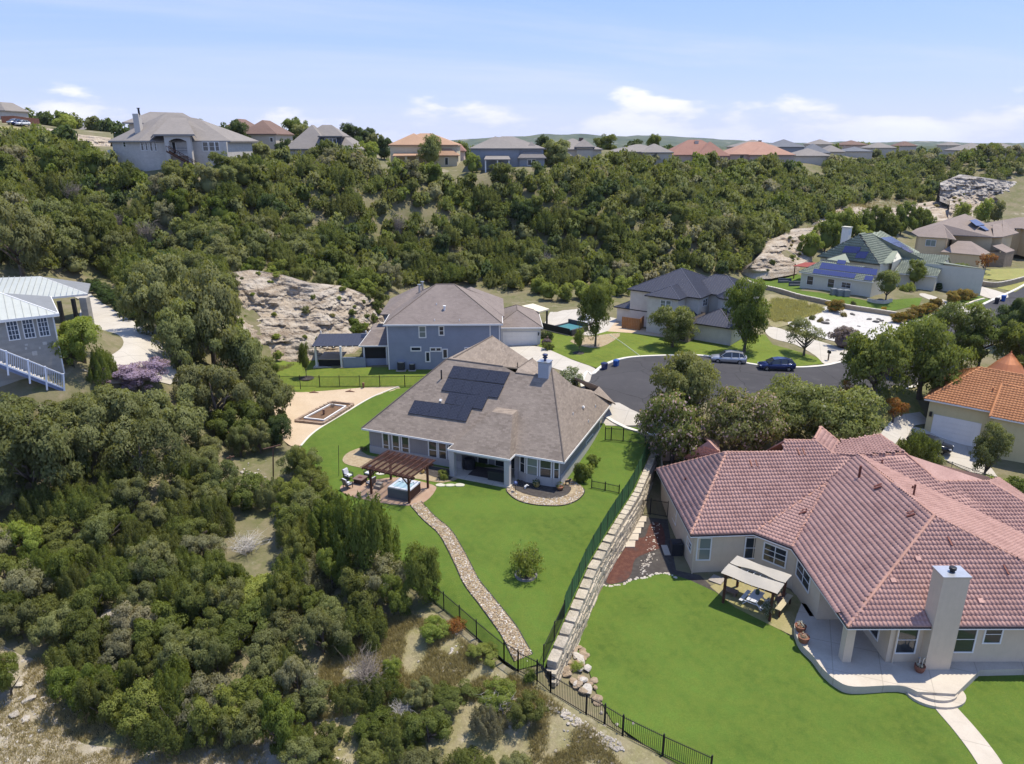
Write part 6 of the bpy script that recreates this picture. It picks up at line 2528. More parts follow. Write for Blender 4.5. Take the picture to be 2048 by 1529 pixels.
def fences():
 # bottom fence across the slope
 f1=[gnd(*p) for p in ((800,1152),(888,1221),(953,1278),(1008,1325))]
 iron_fence('black iron fence along the lawn from the dark shrubs to the garden gate',f1,1.55,.125,2.6)
 g=[gnd(*p) for p in ((1008,1325),(1036,1345))]
 iron_fence('black iron gate across the end of the flagstone path',g,1.75,.12,3.5,name='gate')
 bpy.data.objects['gate']['category']='gate'
 f2=[gnd(*p) for p in ((1036,1345),(1074,1366),(1101,1386))]
 iron_fence('short black iron fence from the garden gate to the foot of the stone wall',f2,1.7,.12,2.2)
 f3=[gnd(*p) for p in ((1101,1386),(1172,1431),(1209,1450),(1245,1472),(1325,1512),(1420,1556))]
 iron_fence('black iron fence edging the big lawn above the rocky bank',f3,1.6,.12,2.0)
 # sleepers under it
 e=thing('edging','weathered timber edging boards under the iron fence of the big lawn','edging',tuple(f3[3]))
 for a,b in zip(f3[2:],f3[3:]):
  for k in range(2):
   mb=MB()
   mb.bar(a+Vector((-.25-.2*k,-.3-.2*k,-.05-.2*k)),b+Vector((-.25-.2*k,-.3-.2*k,-.05-.2*k)),.1,.22)
   mb.build('board',plain('weathered_timber',(.20,.155,.11),.9),e)
 # far fence between the two back lawns
 f4=[gnd(*p) for p in ((520,774),(640,775),(760,775),(860,774),(990,768))]
 iron_fence('long thin black fence between the gravel court and the blue grey house lawn',f4,1.55,.16,2.9,stuff=True)
 f5=[gnd(*p) for p in ((1210,882),(1222,882),(1246,884),(1290,890))]
 iron_fence('black iron side fence beside the grey house by the crepe myrtles',f5,1.6,.13,1.8)
 f6=[gnd(*p) for p in ((1183,978),(1210,983),(1238,989))]
 iron_fence('low thin wire fence across the side lawn of the grey house',f6,.95,.12,1.6,stuff=True)
 f7=[gnd(*p,'B') for p in ((1277,1032),(1300,1030),(1335,1036))]
 iron_fence('black iron side gate between the stone wall and the red tiled house',f7,1.75,.12,1.6,side='B',name='gate')
 # green privacy screen on the wall
 root=thing('fence','dark green privacy screen fence standing along the top of the stone wall','fence',tuple(WALL_TOP[2]))
 n=14
 s0,s1=.4,WALL_LEN*.86
 for k in range(n):
  a,t,s=WALL_ALONG(s0+(s1-s0)*k/n)
  b,_,_=WALL_ALONG(s0+(s1-s0)*(k+1)/n)
  a,b=a-s*.18,b-s*.18
  mb=MB()
  m=10
  h=1.95
  rows=[]
  for i in range(m+1):
   p=a.lerp(b,i/m)
   w=s*.02*math.sin(i*2.1+k)
   rows.append([p+w+Vector((0,0,.04)),p-w+Vector((0,0,h*.5)),p+w*.5+Vector((0,0,h+.03*math.sin(i*1.7+k*2)))])
  for q,r in zip(rows,rows[1:]):
   for j in range(2):
    mb.poly([q[j],r[j],r[j+1],q[j+1]])
  mb.build('screen_panel',M_GREENM,root)
  mb=MB()
  mb.tube([a+Vector((0,0,-.2)),a+Vector((0,0,2.0))],.035,6)
  mb.build('post',M_IRON,root)
 # mesh end of the screen near the gate
 a,t,s=WALL_ALONG(WALL_LEN*.86)
 b,_,_=WALL_ALONG(WALL_LEN)
 iron_fence('thin black wire mesh fence at the low end of the stone wall',[a-s*.18,b-s*.18],1.5,.14,2.0,stuff=True,zs=[a.z,b.z])
 # dark mesh fence at the far corner of the red house
 p=[gnd(1290,915,'B')+Vector((.8,0,0)),gnd(1306,985,'B'),gnd(1277,1032,'B')]
 # chain link fence between red and orange houses
 r=thing('fence','grey chain link fence between the red tiled and orange tiled houses','fence',tuple(gnd(1940,975,'B')))
 pts=[gnd(*q,'B') for q in ((1842,935),(1900,950),(1960,972),(2050,1005))]
 wire=MB()
 mw=plain('wire_grey',(.22,.22,.21),.5,.5)
 for a,b in zip(pts,pts[1:]):
  ln=(b-a).length
  for e in (.06,1.45):
   mb=MB()
   mb.bar(a+Vector((0,0,e)),b+Vector((0,0,e)),.05)
   mb.build('rail',mw,r)
  mb=MB()
  mb.tube([a-Vector((0,0,.3)),a+Vector((0,0,1.55))],.04,6)
  mb.build('post',mw,r)
  m=int(ln/.16)
  d=(b-a)/m
  for k in range(-9,m+1):
   for sg in (1,-1):
    p0=a+d*k if sg>0 else a+d*(k+9)
    p1=a+d*(k+9) if sg>0 else a+d*k
    t0,t1=0.0,1.0
    f0,f1=k/m,(k+9)/m
    if f0<0 or f1>1:
     continue
    wire.bar(p0+Vector((0,0,.06)),p1+Vector((0,0,1.45)),.018)
 w=wire.build('wire_mesh',mw,r)
 w['kind']='stuff'
fences()
# ---------------------------------------------------------------- stones
def stone_mesh(seed,flat=.5,name='stone'):
 bm=bmesh.new()
 bmesh.ops.create_icosphere(bm,subdivisions=2,radius=1)
 rnd=random.Random(seed)
 o=Vector((rnd.random()*50,rnd.random()*50,0))
 pl=[(Vector((rnd.gauss(0,1),rnd.gauss(0,1),rnd.gauss(0,.6))).normalized(),rnd.uniform(.55,.85)) for _ in range(9)]
 for v in bm.verts:
  for n,d in pl:
   k=v.co.dot(n)
   if k>d:
    v.co-=n*(k-d)
  v.co+=v.co*.12*mnoise.noise(v.co*1.7+o)
  v.co.z *= flat
 me=bpy.data.meshes.new(name)
 bm.to_mesh(me)
 bm.free()
 return me
M_STONE=[rock_mat('tan_stone',(.42,.33,.23),(.22,.165,.115),(.36,.25,.155)),rock_mat('white_rock',(.60,.55,.48),(.36,.32,.27),(.50,.43,.35)),rock_mat('dark_boulder',(.20,.185,.175),(.08,.075,.07),(.16,.14,.125))]
STONES=[[stone_mesh(i+10*k,.55) for i in range(4)] for k in range(3)]
for k in range(3):
 for me in STONES[k]:
  me.materials.append(M_STONE[k])
def put_stone(p,s,kind,rnd,label,group,cat='rock',flat=1.0,name='rock'):
 o=bpy.data.objects.new(name,rnd.choice(STONES[kind]))
 COL.objects.link(o)
 o.location=(p[0],p[1],p[2]+s*.2)
 o.scale=(s*rnd.uniform(.8,1.25),s*rnd.uniform(.7,1.0),s*rnd.uniform(.6,.9)*flat)
 o.rotation_euler=(rnd.uniform(-.2,.2),rnd.uniform(-.2,.2),rnd.uniform(0,6.28))
 tag(o,label,cat,group)
 return o
def stones():
 rnd=random.Random(11)
 # flat tan rocks heaped below the end of the wall
 poly=P2(((1140,1290),(1160,1285),(1176,1320),(1192,1375),(1203,1415),(1180,1400),(1135,1360),(1118,1345),(1122,1320)),'B')
 a=np.array([(p.x,p.y) for p in poly])
 k=0
 while k<46:
  x,y=rnd.uniform(a[:,0].min(),a[:,0].max()),rnd.uniform(a[:,1].min(),a[:,1].max())
  if inside([(x,y)],poly)[0]:
   put_stone((x,y,T(x,y,'B')+rnd.uniform(0,.12)),rnd.uniform(.22,.50),0 if rnd.random()<.8 else 1,rnd,'flat tan rock in the heap below the end of the limestone wall','rocks heaped at the wall end',flat=.7)
   k+=1
 # white stones round the mulch bed
 ln=spline(P2(((1203,1172),(1222,1173),(1245,1170),(1268,1160),(1290,1157),(1310,1150),(1330,1148),(1352,1156)),'B'),5,False)
 for p in ln:
  put_stone((p.x+rnd.uniform(-.1,.1),p.y+rnd.uniform(-.1,.1),T(p.x,p.y,'B')),rnd.uniform(.12,.22),1,rnd,'small white stone edging the dark mulch beside the big lawn','white edging stones of the mulch bed')
 def heap(name,pts,sizes,kind,side):
  mb=MB()
  for (x,y) in pts:
   me=rnd.choice(STONES[kind])
   r=rnd.uniform(*sizes)
   a=rnd.uniform(0,6.28)
   z=T(x,y,side)+.05+r*.15
   i0=len(mb.v)
   sx,sy,sz=r*rnd.uniform(.8,1.3),r*rnd.uniform(.7,1),r*rnd.uniform(.6,1)
   for v in me.vertices:
    u,w=v.co.x*sx,v.co.y*sy
    mb.v.append((x+u*math.cos(a)-w*math.sin(a),y+u*math.sin(a)+w*math.cos(a),z+v.co.z*sz))
   for p in me.polygons:
    mb.f.append(tuple(i0+i for i in p.vertices))
    mb.m.append(0)
  tag(mb.build(name,M_STONE[kind]),kind='stuff')
 ln=spline(P2(((1312,1048),(1306,1075),(1303,1100),(1298,1118),(1290,1132),(1284,1150)),'B'),7,False)
 heap('strewn_stones',[(p.x+rnd.gauss(0,.25),p.y+rnd.gauss(0,.25)) for p in ln for _ in range(3)],(.04,.13),1,'B')
 poly=P2(((1095,1400),(1170,1440),(1240,1482),(1250,1505),(1215,1500),(1140,1450),(1090,1415)))
 a=np.array([(p.x,p.y) for p in poly])
 pts=[]
 while len(pts)<380:
  x,y=rnd.uniform(a[:,0].min(),a[:,0].max()),rnd.uniform(a[:,1].min(),a[:,1].max())
  if inside([(x,y)],poly)[0]:
   pts.append((x,y))
 heap('rubble',pts,(.03,.15),1,None)
 pts=[]
 for (x,y,n,r) in ((60,1400,90,2.2),(20,1450,60,1.5),(640,1470,60,1.2),(900,1310,40,1.0),(1010,1390,40,1.2),(690,1345,40,1.2),(1180,1500,60,1.0),(505,945,30,1.2),(230,1230,30,1.0),(345,1035,20,.8)):
  c=gnd(x,y)
  pts+=[(c.x+rnd.gauss(0,r),c.y+rnd.gauss(0,r)) for _ in range(n)]
 heap('limestone_litter',pts,(.03,.16),1,None)
 # odd rocks in the woods
 for (x,y,s,kd) in ((218,1232,.55,1),(228,1225,.4,1),(432,1255,.6,1),(98,1312,.35,1),(440,1325,.3,1),(555,1018,.5,1),(500,948,.4,1),(510,950,.35,1),(485,946,.3,1),(467,935,.3,1),(345,1040,.4,1),(60,1400,.5,1),(40,1370,.4,1),(30,1430,.5,1),(52,1440,.4,1),(455,1465,.4,1),(470,1480,.5,1),(600,1450,.4,1)):
  p=gnd(x,y)
  put_stone(p,s,kd,rnd,'pale limestone rock lying bare among the wild shrubs','loose rocks in the wild shrubs')
 # boulders on the white gravel
 for i,(x,y,s) in enumerate(((1650,648,.75),(1700,617,.7),(1712,620,.6),(1738,640,.6),(1752,645,.7),(1762,604,.8),(1757,640,.4),(1717,654,.4),(1762,643,.5),(1655,642,.5),(1705,630,.55))):
  put_stone(gnd(x,y),s,2,rnd,'dark weathered boulder on the white gravel bed','boulders on the white gravel')
 # the path: sizes too small to single out
 mb=MB()
 po=GEO['path_outline']
 a=np.array([(p.x,p.y) for p in po])
 pts=np.stack([np.array([rnd.uniform(a[:,0].min(),a[:,0].max()) for _ in range(26000)]),np.array([rnd.uniform(a[:,1].min(),a[:,1].max()) for _ in range(26000)])],1)
 pts=pts[inside(pts,po)][:4200]
 zz=TZ(pts,'A')
 pal=[0,0,0,1,1,2,3]
 for (x,y),z in zip(pts,zz):
  r=rnd.uniform(.03,.085)
  n=6
  ring=[(x+r*rnd.uniform(.7,1.2)*math.cos(k*1.047),y+r*rnd.uniform(.7,1.2)*math.sin(k*1.047)) for k in range(n)]
  h=rnd.uniform(.02,.05)
  mb.hull([(p[0],p[1],z+.08) for p in ring],[(x+(p[0]-x)*.75,y+(p[1]-y)*.75,z+.09+h) for p in ring],rnd.choice(pal))
 mats=[plain('tan_cobble',(.35,.26,.155),.85,var=.2),plain('brown_cobble',(.25,.18,.11),.85,var=.2),plain('grey_cobble',(.40,.36,.32),.85,var=.2),plain('pale_cobble',(.60,.54,.46),.85,var=.2)]
 o=mb.build('path_stones',mats)
 tag(o,kind='stuff')
 mb=MB()
 for poly,n,mm in ((GEO['bed'],2600,0),):
  a=np.array([(p.x,p.y) for p in poly])
  pts=np.stack([np.array([rnd.uniform(a[:,0].min(),a[:,0].max()) for _ in range(n)]),np.array([rnd.uniform(a[:,1].min(),a[:,1].max()) for _ in range(n)])],1)
  pts=pts[inside(pts,poly)]
  c=np.array([a[:,0].mean(),a[:,1].mean()+.6])
  q=(pts-c)/np.array([3.2,1.5])
  pts=pts[(q ** 2).sum(1)>.9]
  zz=TZ(pts,'A')
  for (x,y),z in zip(pts,zz):
   r=rnd.uniform(.05,.10)
   ring=[(x+r*rnd.uniform(.7,1.2)*math.cos(k*1.256),y+r*rnd.uniform(.7,1.2)*math.sin(k*1.256)) for k in range(5)]
   mb.hull([(p[0],p[1],z+.09) for p in ring],[(x+(p[0]-x)*.75,y+(p[1]-y)*.75,z+.13) for p in ring],rnd.choice(pal))
 o=mb.build('bed_cobbles',mats)
 tag(o,kind='stuff')
stones()
# ---------------------------------------------------------------- things in the gardens
M_PERG=plain('pergola_brown',(.085,.034,.022),.6,var=.25,scale=2)
M_PERGT=plain('pergola_slat',(.25,.125,.075),.6,var=.2)
M_CUSH=plain('pale_cushion',(.52,.53,.57),.9,var=.05)
M_TUBSH=plain('tub_shell',(.72,.75,.78),.3,spec=.5,var=.03)
M_TUBCAB=plain('tub_cabinet',(.045,.022,.018),.6)
M_COVER=plain('grey_vinyl',(.115,.125,.135),.55,var=.1)
M_SOIL=ground_mat('garden_soil',[((.17,.105,.065),1,0,1),((.12,.075,.05),2,.4,.7)],.5)
M_POT=plain('terracotta_pot',(.22,.09,.055),.7)
M_GOLD=plain('mustard_glaze',(.42,.29,.09),.35,spec=.5)
M_WATER=NT('pool_water').done((.085,.235,.26),.05,0,.6)
def pergola():
 zf=-3.42
 FR,BR,BL=at(819,1006,zf),at(858,978,zf),at(784,961,zf)
 FL=FR+BL-BR
 u=(FR-FL)
 u=Vector((u.x,u.y,0))
 W=u.length
 u.normalize()
 v=(BR-FR)
 v=Vector((v.x,v.y,0))
 D=v.length
 v=Vector((-u.y,u.x,0))
 root=thing('pergola','dark brown timber pergola with open slatted top over the hot tub','pergola',tuple((FR+BL)/2))
 ht=2.55
 for p in (FR,FL,FL+v*D,FR+v*D):
  mb=MB()
  mb.obox(p+Vector((0,0,ht/2)),u*.09,v*.09,Vector((0,0,ht/2)))
  mb.build('post',M_PERG,root)
  su=1 if (p-FL).dot(u)<W/2 else -1
  sv=1 if (p-FL).dot(v)<D/2 else -1
  for d in (u*su,v*sv):
   mb=MB()
   mb.bar(p+Vector((0,0,ht-.75)),p+d*.75+Vector((0,0,ht)),.09,.09)
   mb.build('brace',M_PERG,root)
 for k in (0,D):
  for s in (-.1,.1):
   mb=MB()
   mb.bar(FL-u*.65+v*(k+s)+Vector((0,0,ht+.1)),FR+u*.65+v*(k+s)+Vector((0,0,ht+.1)),.05,.22)
   mb.build('beam',M_PERG,root)
 n=9
 for k in range(n):
  p=FL.lerp(FL+u*W,k/(n-1))+u*(.45*(2*k/(n-1)-1))+Vector((0,0,ht+.28))
  mb=MB()
  mb.bar(p-v*.65,p+v*(D+.65),.055,.18)
  mb.build('rafter',M_PERG,root)
 n=24
 for k in range(n):
  q=FL+v*(-.55+(D+1.1)*k/(n-1))+Vector((0,0,ht+.40))
  mb=MB()
  mb.bar(q-u*.7,q+u*(W+.7),.05,.05)
  mb.build('slat',M_PERG if k % 2 else M_PERG,root)
 for k in range(9):
  p=FL.lerp(FL+u*W,k/8)+u*(.45*(2*k/8-1))+Vector((0,0,ht+.385))
  mb=MB()
  mb.bar(p-v*.6,p+v*(D+.6),.03,.03)
  mb.build('batten',M_PERGT,root)
 # hot tub
 c0,c1,c2=at(772,991,zf),at(820,1001,zf),at(847,984,zf)
 a=(c1-c0)
 a=Vector((a.x,a.y,0))
 b=(c2-c1)
 b=Vector((b.x,b.y,0))
 w=a.length
 a.normalize()
 b=Vector((-a.y,a.x,0))*2.0
 w=max(2.0,min(2.3,w))
 ctr=c1-a*w/2+b/2
 t=thing('hot_tub','square hot tub with white rim and dark brown sides under the pergola','hot tub',tuple(ctr))
 hb=.92
 mb=MB()
 for k in range(9):
  for (o,d,L_) in ((c1-a*w,a,w),(c1-a*w+b,a,w)):
   mb.obox(o+d*(L_*(k+.5)/9)+Vector((0,0,hb/2)),d*(L_/18-.006),Vector((-d.y,d.x,0))*.03,Vector((0,0,hb/2)))
  for (o,d,L_) in ((c1,b.normalized(),2.0),(c1-a*w,b.normalized(),2.0)):
   mb.obox(o+d*(L_*(k+.5)/9)+Vector((0,0,hb/2)),d*(L_/18-.006),Vector((-d.y,d.x,0))*.03,Vector((0,0,hb/2)))
 mb.build('cabinet',M_TUBCAB,t)
 rim=MB()
 B=b.normalized()
 for o,ax,ay in ((ctr-B*.92,a*(w/2+.03),B*.13),(ctr+B*.92,a*(w/2+.03),B*.13)):
  rim.obox(o+Vector((0,0,hb+.05)),ax,ay,Vector((0,0,.06)))
 for o in (ctr-a*(w/2-.11),ctr+a*(w/2-.11)):
  rim.obox(o+Vector((0,0,hb+.05)),a*.13,B*.79,Vector((0,0,.058)))
 for k in range(5):
  rim.obox(ctr+a*(-.8+.4*k)+B*.62+Vector((0,0,hb+.06)),a*.12,B*.16,Vector((0,0,.05)))
 rim.build('rim',M_TUBSH,t)
 mb=MB()
 mb.obox(ctr+Vector((0,0,hb-.02)),a*(w/2-.2),B*.82,Vector((0,0,.03)))
 mb.build('water',NT('tub_water').done((.42,.58,.62),.06,0,.6),t)
 cv=MB()
 for k in range(2):
  cv.obox(ctr-B*(1.12+.10*k)+Vector((0,0,.52)),a*(w/2-.02),B*.045,Vector((0,0,.50)))
 tag(cv.build('tub_cover',M_COVER),'grey folded hot tub cover standing against the front of the tub','cover')
 st=thing('step','small grey plastic step stool beside the hot tub','step',tuple(at(757,975,zf)))
 p=at(757,976,zf)
 mb=MB()
 mb.obox(p+Vector((0,0,.15)),a*.35,B*.35,Vector((0,0,.15)))
 mb.build('lower_step',plain('taupe_plastic',(.30,.26,.22),.7),st)
 mb=MB()
 mb.obox(p+B*.18+Vector((0,0,.40)),a*.35,B*.17,Vector((0,0,.10)))
 mb.build('upper_step',MATS['taupe_plastic'],st)
 return a,B
PU,PV=pergola()
def lounge_chair(p,rz,label):
 t=thing('garden_chair',label,'chair',tuple(p),rz,'chairs around the fire table')
 mb=MB()
 mb.box(-.30,-.30,.34,.30,.30,.47)
 mb.build('seat_cushion',M_CUSH,t,local=True)
 mb=MB()
 mb.obox((0,.30,.72),(.30,0,0),(0,.06,.0),(0,.07,.30))
 mb.build('back_cushion',M_CUSH,t,local=True)
 for s in (-1,1):
  mb=MB()
  mb.box(s*.36-.04,-.34,.58,s*.36+.04,.34,.63)
  mb.build('armrest',M_DARKM,t,local=True)
  for y in (-.30,.30):
   mb=MB()
   mb.box(s*.36-.03,y-.03,0,s*.36+.03,y+.03,.58)
   mb.build('leg',M_DARKM,t,local=True)
 mb=MB()
 mb.box(-.34,-.30,.28,.34,.32,.34)
 mb.build('seat_frame',M_DARKM,t,local=True)
 mb=MB()
 mb.obox((0,.40,.68),(.34,0,0),(0,.02,0),(0,.08,.36))
 mb.build('back_frame',plain('taupe_sling',(.25,.20,.17),.8),t,local=True)
def patio_things():
 zf=-3.42
 c=at(721,965,zf)
 t=thing('fire_table','square brown fire table with dark burner in the middle, between the garden chairs','table',tuple(c))
 mb=MB()
 mb.obox(c+Vector((0,0,.24)),PU*.48,PV*.48,Vector((0,0,.24)))
 mb.build('base',plain('espresso_wicker',(.050,.030,.024),.8),t)
 mb=MB()
 mb.obox(c+Vector((0,0,.51)),PU*.56,PV*.56,Vector((0,0,.035)))
 mb.build('table_top',plain('brown_slate',(.165,.105,.085),.5),t)
 mb=MB()
 mb.obox(c+Vector((0,0,.55)),PU*.22,PV*.14,Vector((0,0,.012)))
 mb.build('burner',plain('burner_red',(.09,.02,.02),.6),t)
 for (x,y,lab) in ((697,958,'pale cushioned garden chair behind the fire table on its lawn side'),(696,975,'pale garden chair nearest the shrubs, its taupe back towards them'),(738,953,'pale garden chair on the house side of the fire table'),(742,972,'garden chair between the fire table and the pergola post')):
  p=at(x,y,zf)
  d=c-p
  lounge_chair(p,math.atan2(d.y,d.x)+math.pi/2,lab)
 # stepping stones
 rnd=random.Random(2)
 for (x,y),lab in (((881,972),'first stepping stone from the pergola in the lawn'),((900.5,972.3),'middle stepping stone of three before the porch'),((920,972),'stepping stone of three nearest the porch'),((762,949),'stepping stone behind the fire table in the lawn')):
  p=gnd(x,y,'A')
  mb=MB()
  ring=[Vector((p.x+.5*rnd.uniform(.8,1.15)*math.cos(k*.785),p.y+.36*rnd.uniform(.8,1.15)*math.sin(k*.785),p.z+.05)) for k in range(8)]
  mb.hull(ring,[q+Vector((0,0,.06)) for q in ring])
  tag(mb.build('stepping_stone',plain('pale_flag',(.46,.44,.36),.9)),lab,'stone','stepping stones by the patio')
 # under the porch
 fr=MAIN
 f=fr(14.4,.6,-3.235)
 mb=MB()
 mb.obox(f+Vector((0,0,.008)),fr.u*1.5,fr.v*1.1,Vector((0,0,.006)))
 o=mb.build('rug',plain('dark_rug',(.07,.055,.05),.95,var=.3,scale=4))
 tag(o,'dark patterned rug on the covered porch floor','rug')
 g=thing('grill','black covered barbecue grill at the left side of the porch','grill',tuple(fr(12.4,.9,-3.24)))
 mb=MB()
 mb.lathe([(.62,0),(.60,.55),(.66,.85),(.55,1.15),(.2,1.28)],fr(12.4,.9,-3.24),12,sx=1,sy=.7)
 mb.build('cover',plain('black_cloth',(.02,.02,.024),.8),g)
 mb=MB()
 mb.tube([fr(12.0,.3,-3.35),fr(12.0,.1,-2.4)],.03)
 mb.build('handle',M_DARKM,g)
 s=thing('bar_counter','dark slatted outdoor bar counter in front of the right porch column','counter',tuple(fr(16.2,-.35,-3.24)))
 for k in range(7):
  mb=MB()
  mb.obox(fr(16.25,-.75,-3.16+.14*k),fr.u*1.0,fr.v*.025,Vector((0,0,.062)))
  mb.build('slat',plain('dark_green_slat',(.030,.034,.028),.7),s)
 mb=MB()
 mb.obox(fr(16.25,-.4,-2.36),fr.u*1.08,fr.v*.42,Vector((0,0,.03)))
 mb.build('counter_top',plain('dark_top',(.035,.032,.03),.5),s)
 for uu in (15.3,17.2):
  mb=MB()
  mb.obox(fr(uu,-.4,-2.87),fr.u*.03,fr.v*.36,Vector((0,0,.48)))
  mb.build('side_panel',MATS['dark_top'],s)
 # pots and ornaments by the bay
 for (x,y,r,lab,mat) in ((1073,976,.34,'mustard bowl planter in the dark bed under the bay windows',M_GOLD),(1120,982,.36,'brown planter with leafy fern under the last bay window',M_POT)):
  p=gnd(x,y,'A')
  pt=thing('planter',lab,'planter',tuple(p))
  mb=MB()
  mb.lathe([(r*.55,.1),(r*.9,.28),(r,.45),(r*.92,.47),(r*.8,.42)],p,12)
  mb.build('pot',mat,pt)
  leaves(p+Vector((0,0,.55)),.45,.40,60,M_LEAFL if x>1100 else M_LEAFD,pt,.12)
 p=gnd(845,948,'A')
 mb=MB()
 mb.lathe([(.08,.1),(.20,.2),(.24,.36),(.20,.52),(.08,.60)],p,12)
 tag(mb.build('ball_ornament',M_GOLD),'round mustard ball ornament in the bed behind the pergola','ornament')
 p=gnd(1031,985,'A')
 t=thing('gazing_ball','blue gazing globe on a slim stand by the pebble bed','ornament',tuple(p))
 mb=MB()
 mb.tube([p,p+Vector((0,0,.85))],.03)
 mb.build('stand',M_DARKM,t)
 mb=MB()
 mb.lathe([(.03,0),(.16,.08),(.20,.2),(.16,.32),(.03,.4)],p+Vector((0,0,.8)),12)
 mb.build('globe',plain('blue_glass',(.06,.09,.22),.15,spec=.6),t)
 p=gnd(1050,980,'A')
 mb=MB()
 mb.tube([p,p+Vector((.02,0,.35)),p+Vector((.2,.05,.5)),p+Vector((.38,.05,.42))],[.05,.12,.09,.02],8)
 tag(mb.build('bird_figure',M_WHITE),'white bird figure among the dark mulch','ornament')
 p=gnd(1135,972,'A')
 t=thing('statue','small dark animal statue at the corner of the bay window bed','statue',tuple(p))
 mb=MB()
 for dx,dy in ((-.18,-.07),(-.18,.07),(.16,-.07),(.16,.07)):
  mb.tube([p+Vector((dx,dy,.1)),p+Vector((dx,dy,.42))],[.035,.05],6)
 mb.build('legs',M_DARKM,t)['kind']='stuff'
 mb=MB()
 mb.tube([p+Vector((-.26,0,.48)),p+Vector((0,0,.50)),p+Vector((.2,0,.55)),p+Vector((.28,0,.75)),p+Vector((.42,0,.74))],[.08,.12,.13,.09,.05],8)
 mb.build('body',M_DARKM,t)
def leaves(c,rx,rz,n,m,parent,size=.12,seed=1,name='foliage',hang=0.0):
 """a loose tuft of leaves round a point"""
 rnd=np.random.default_rng(seed+int(abs(c.x*13+c.y*7)))
 d=rnd.normal(size=(n,3))
 d /= np.linalg.norm(d,axis=1)[:,None]
 r=rnd.uniform(.45,1,n) ** .6
 pos=d*r[:,None]*np.array([rx,rx,rz])
 nn=d+rnd.normal(size=(n,3))*.7
 nn[:,2]+=.4
 nn /= np.linalg.norm(nn,axis=1)[:,None]
 a=np.cross(nn,rnd.normal(size=(n,3)))
 a /= np.linalg.norm(a,axis=1)[:,None]
 b=np.cross(nn,a)
 s=size*rnd.uniform(.6,1.3,n)[:,None]
 V=np.stack([pos+a*s,pos+b*s*.5,pos-a*s,pos-b*s*.5],1).reshape(-1,3)
 og=np.array(origin(parent)) if parent else np.zeros(3)
 V=V+np.array(c)-og
 F=np.arange(4*n).reshape(-1,4)
 me=bpy.data.meshes.new(name)
 me.from_pydata(V.tolist(),[],F.tolist())
 me.materials.append(m)
 o=bpy.data.objects.new(name,me)
 COL.objects.link(o)
 o.parent=parent
 return o
M_LEAFD=leaf_mat('garden_leaf',(.030,.060,.014),(.085,.135,.030))
M_LEAFL=leaf_mat('light_leaf',(.075,.13,.022),(.17,.22,.045))
M_LEAFR=leaf_mat('red_leaf',(.19,.05,.025),(.30,.12,.03),(.12,.14,.03),spread=.4)
patio_things()
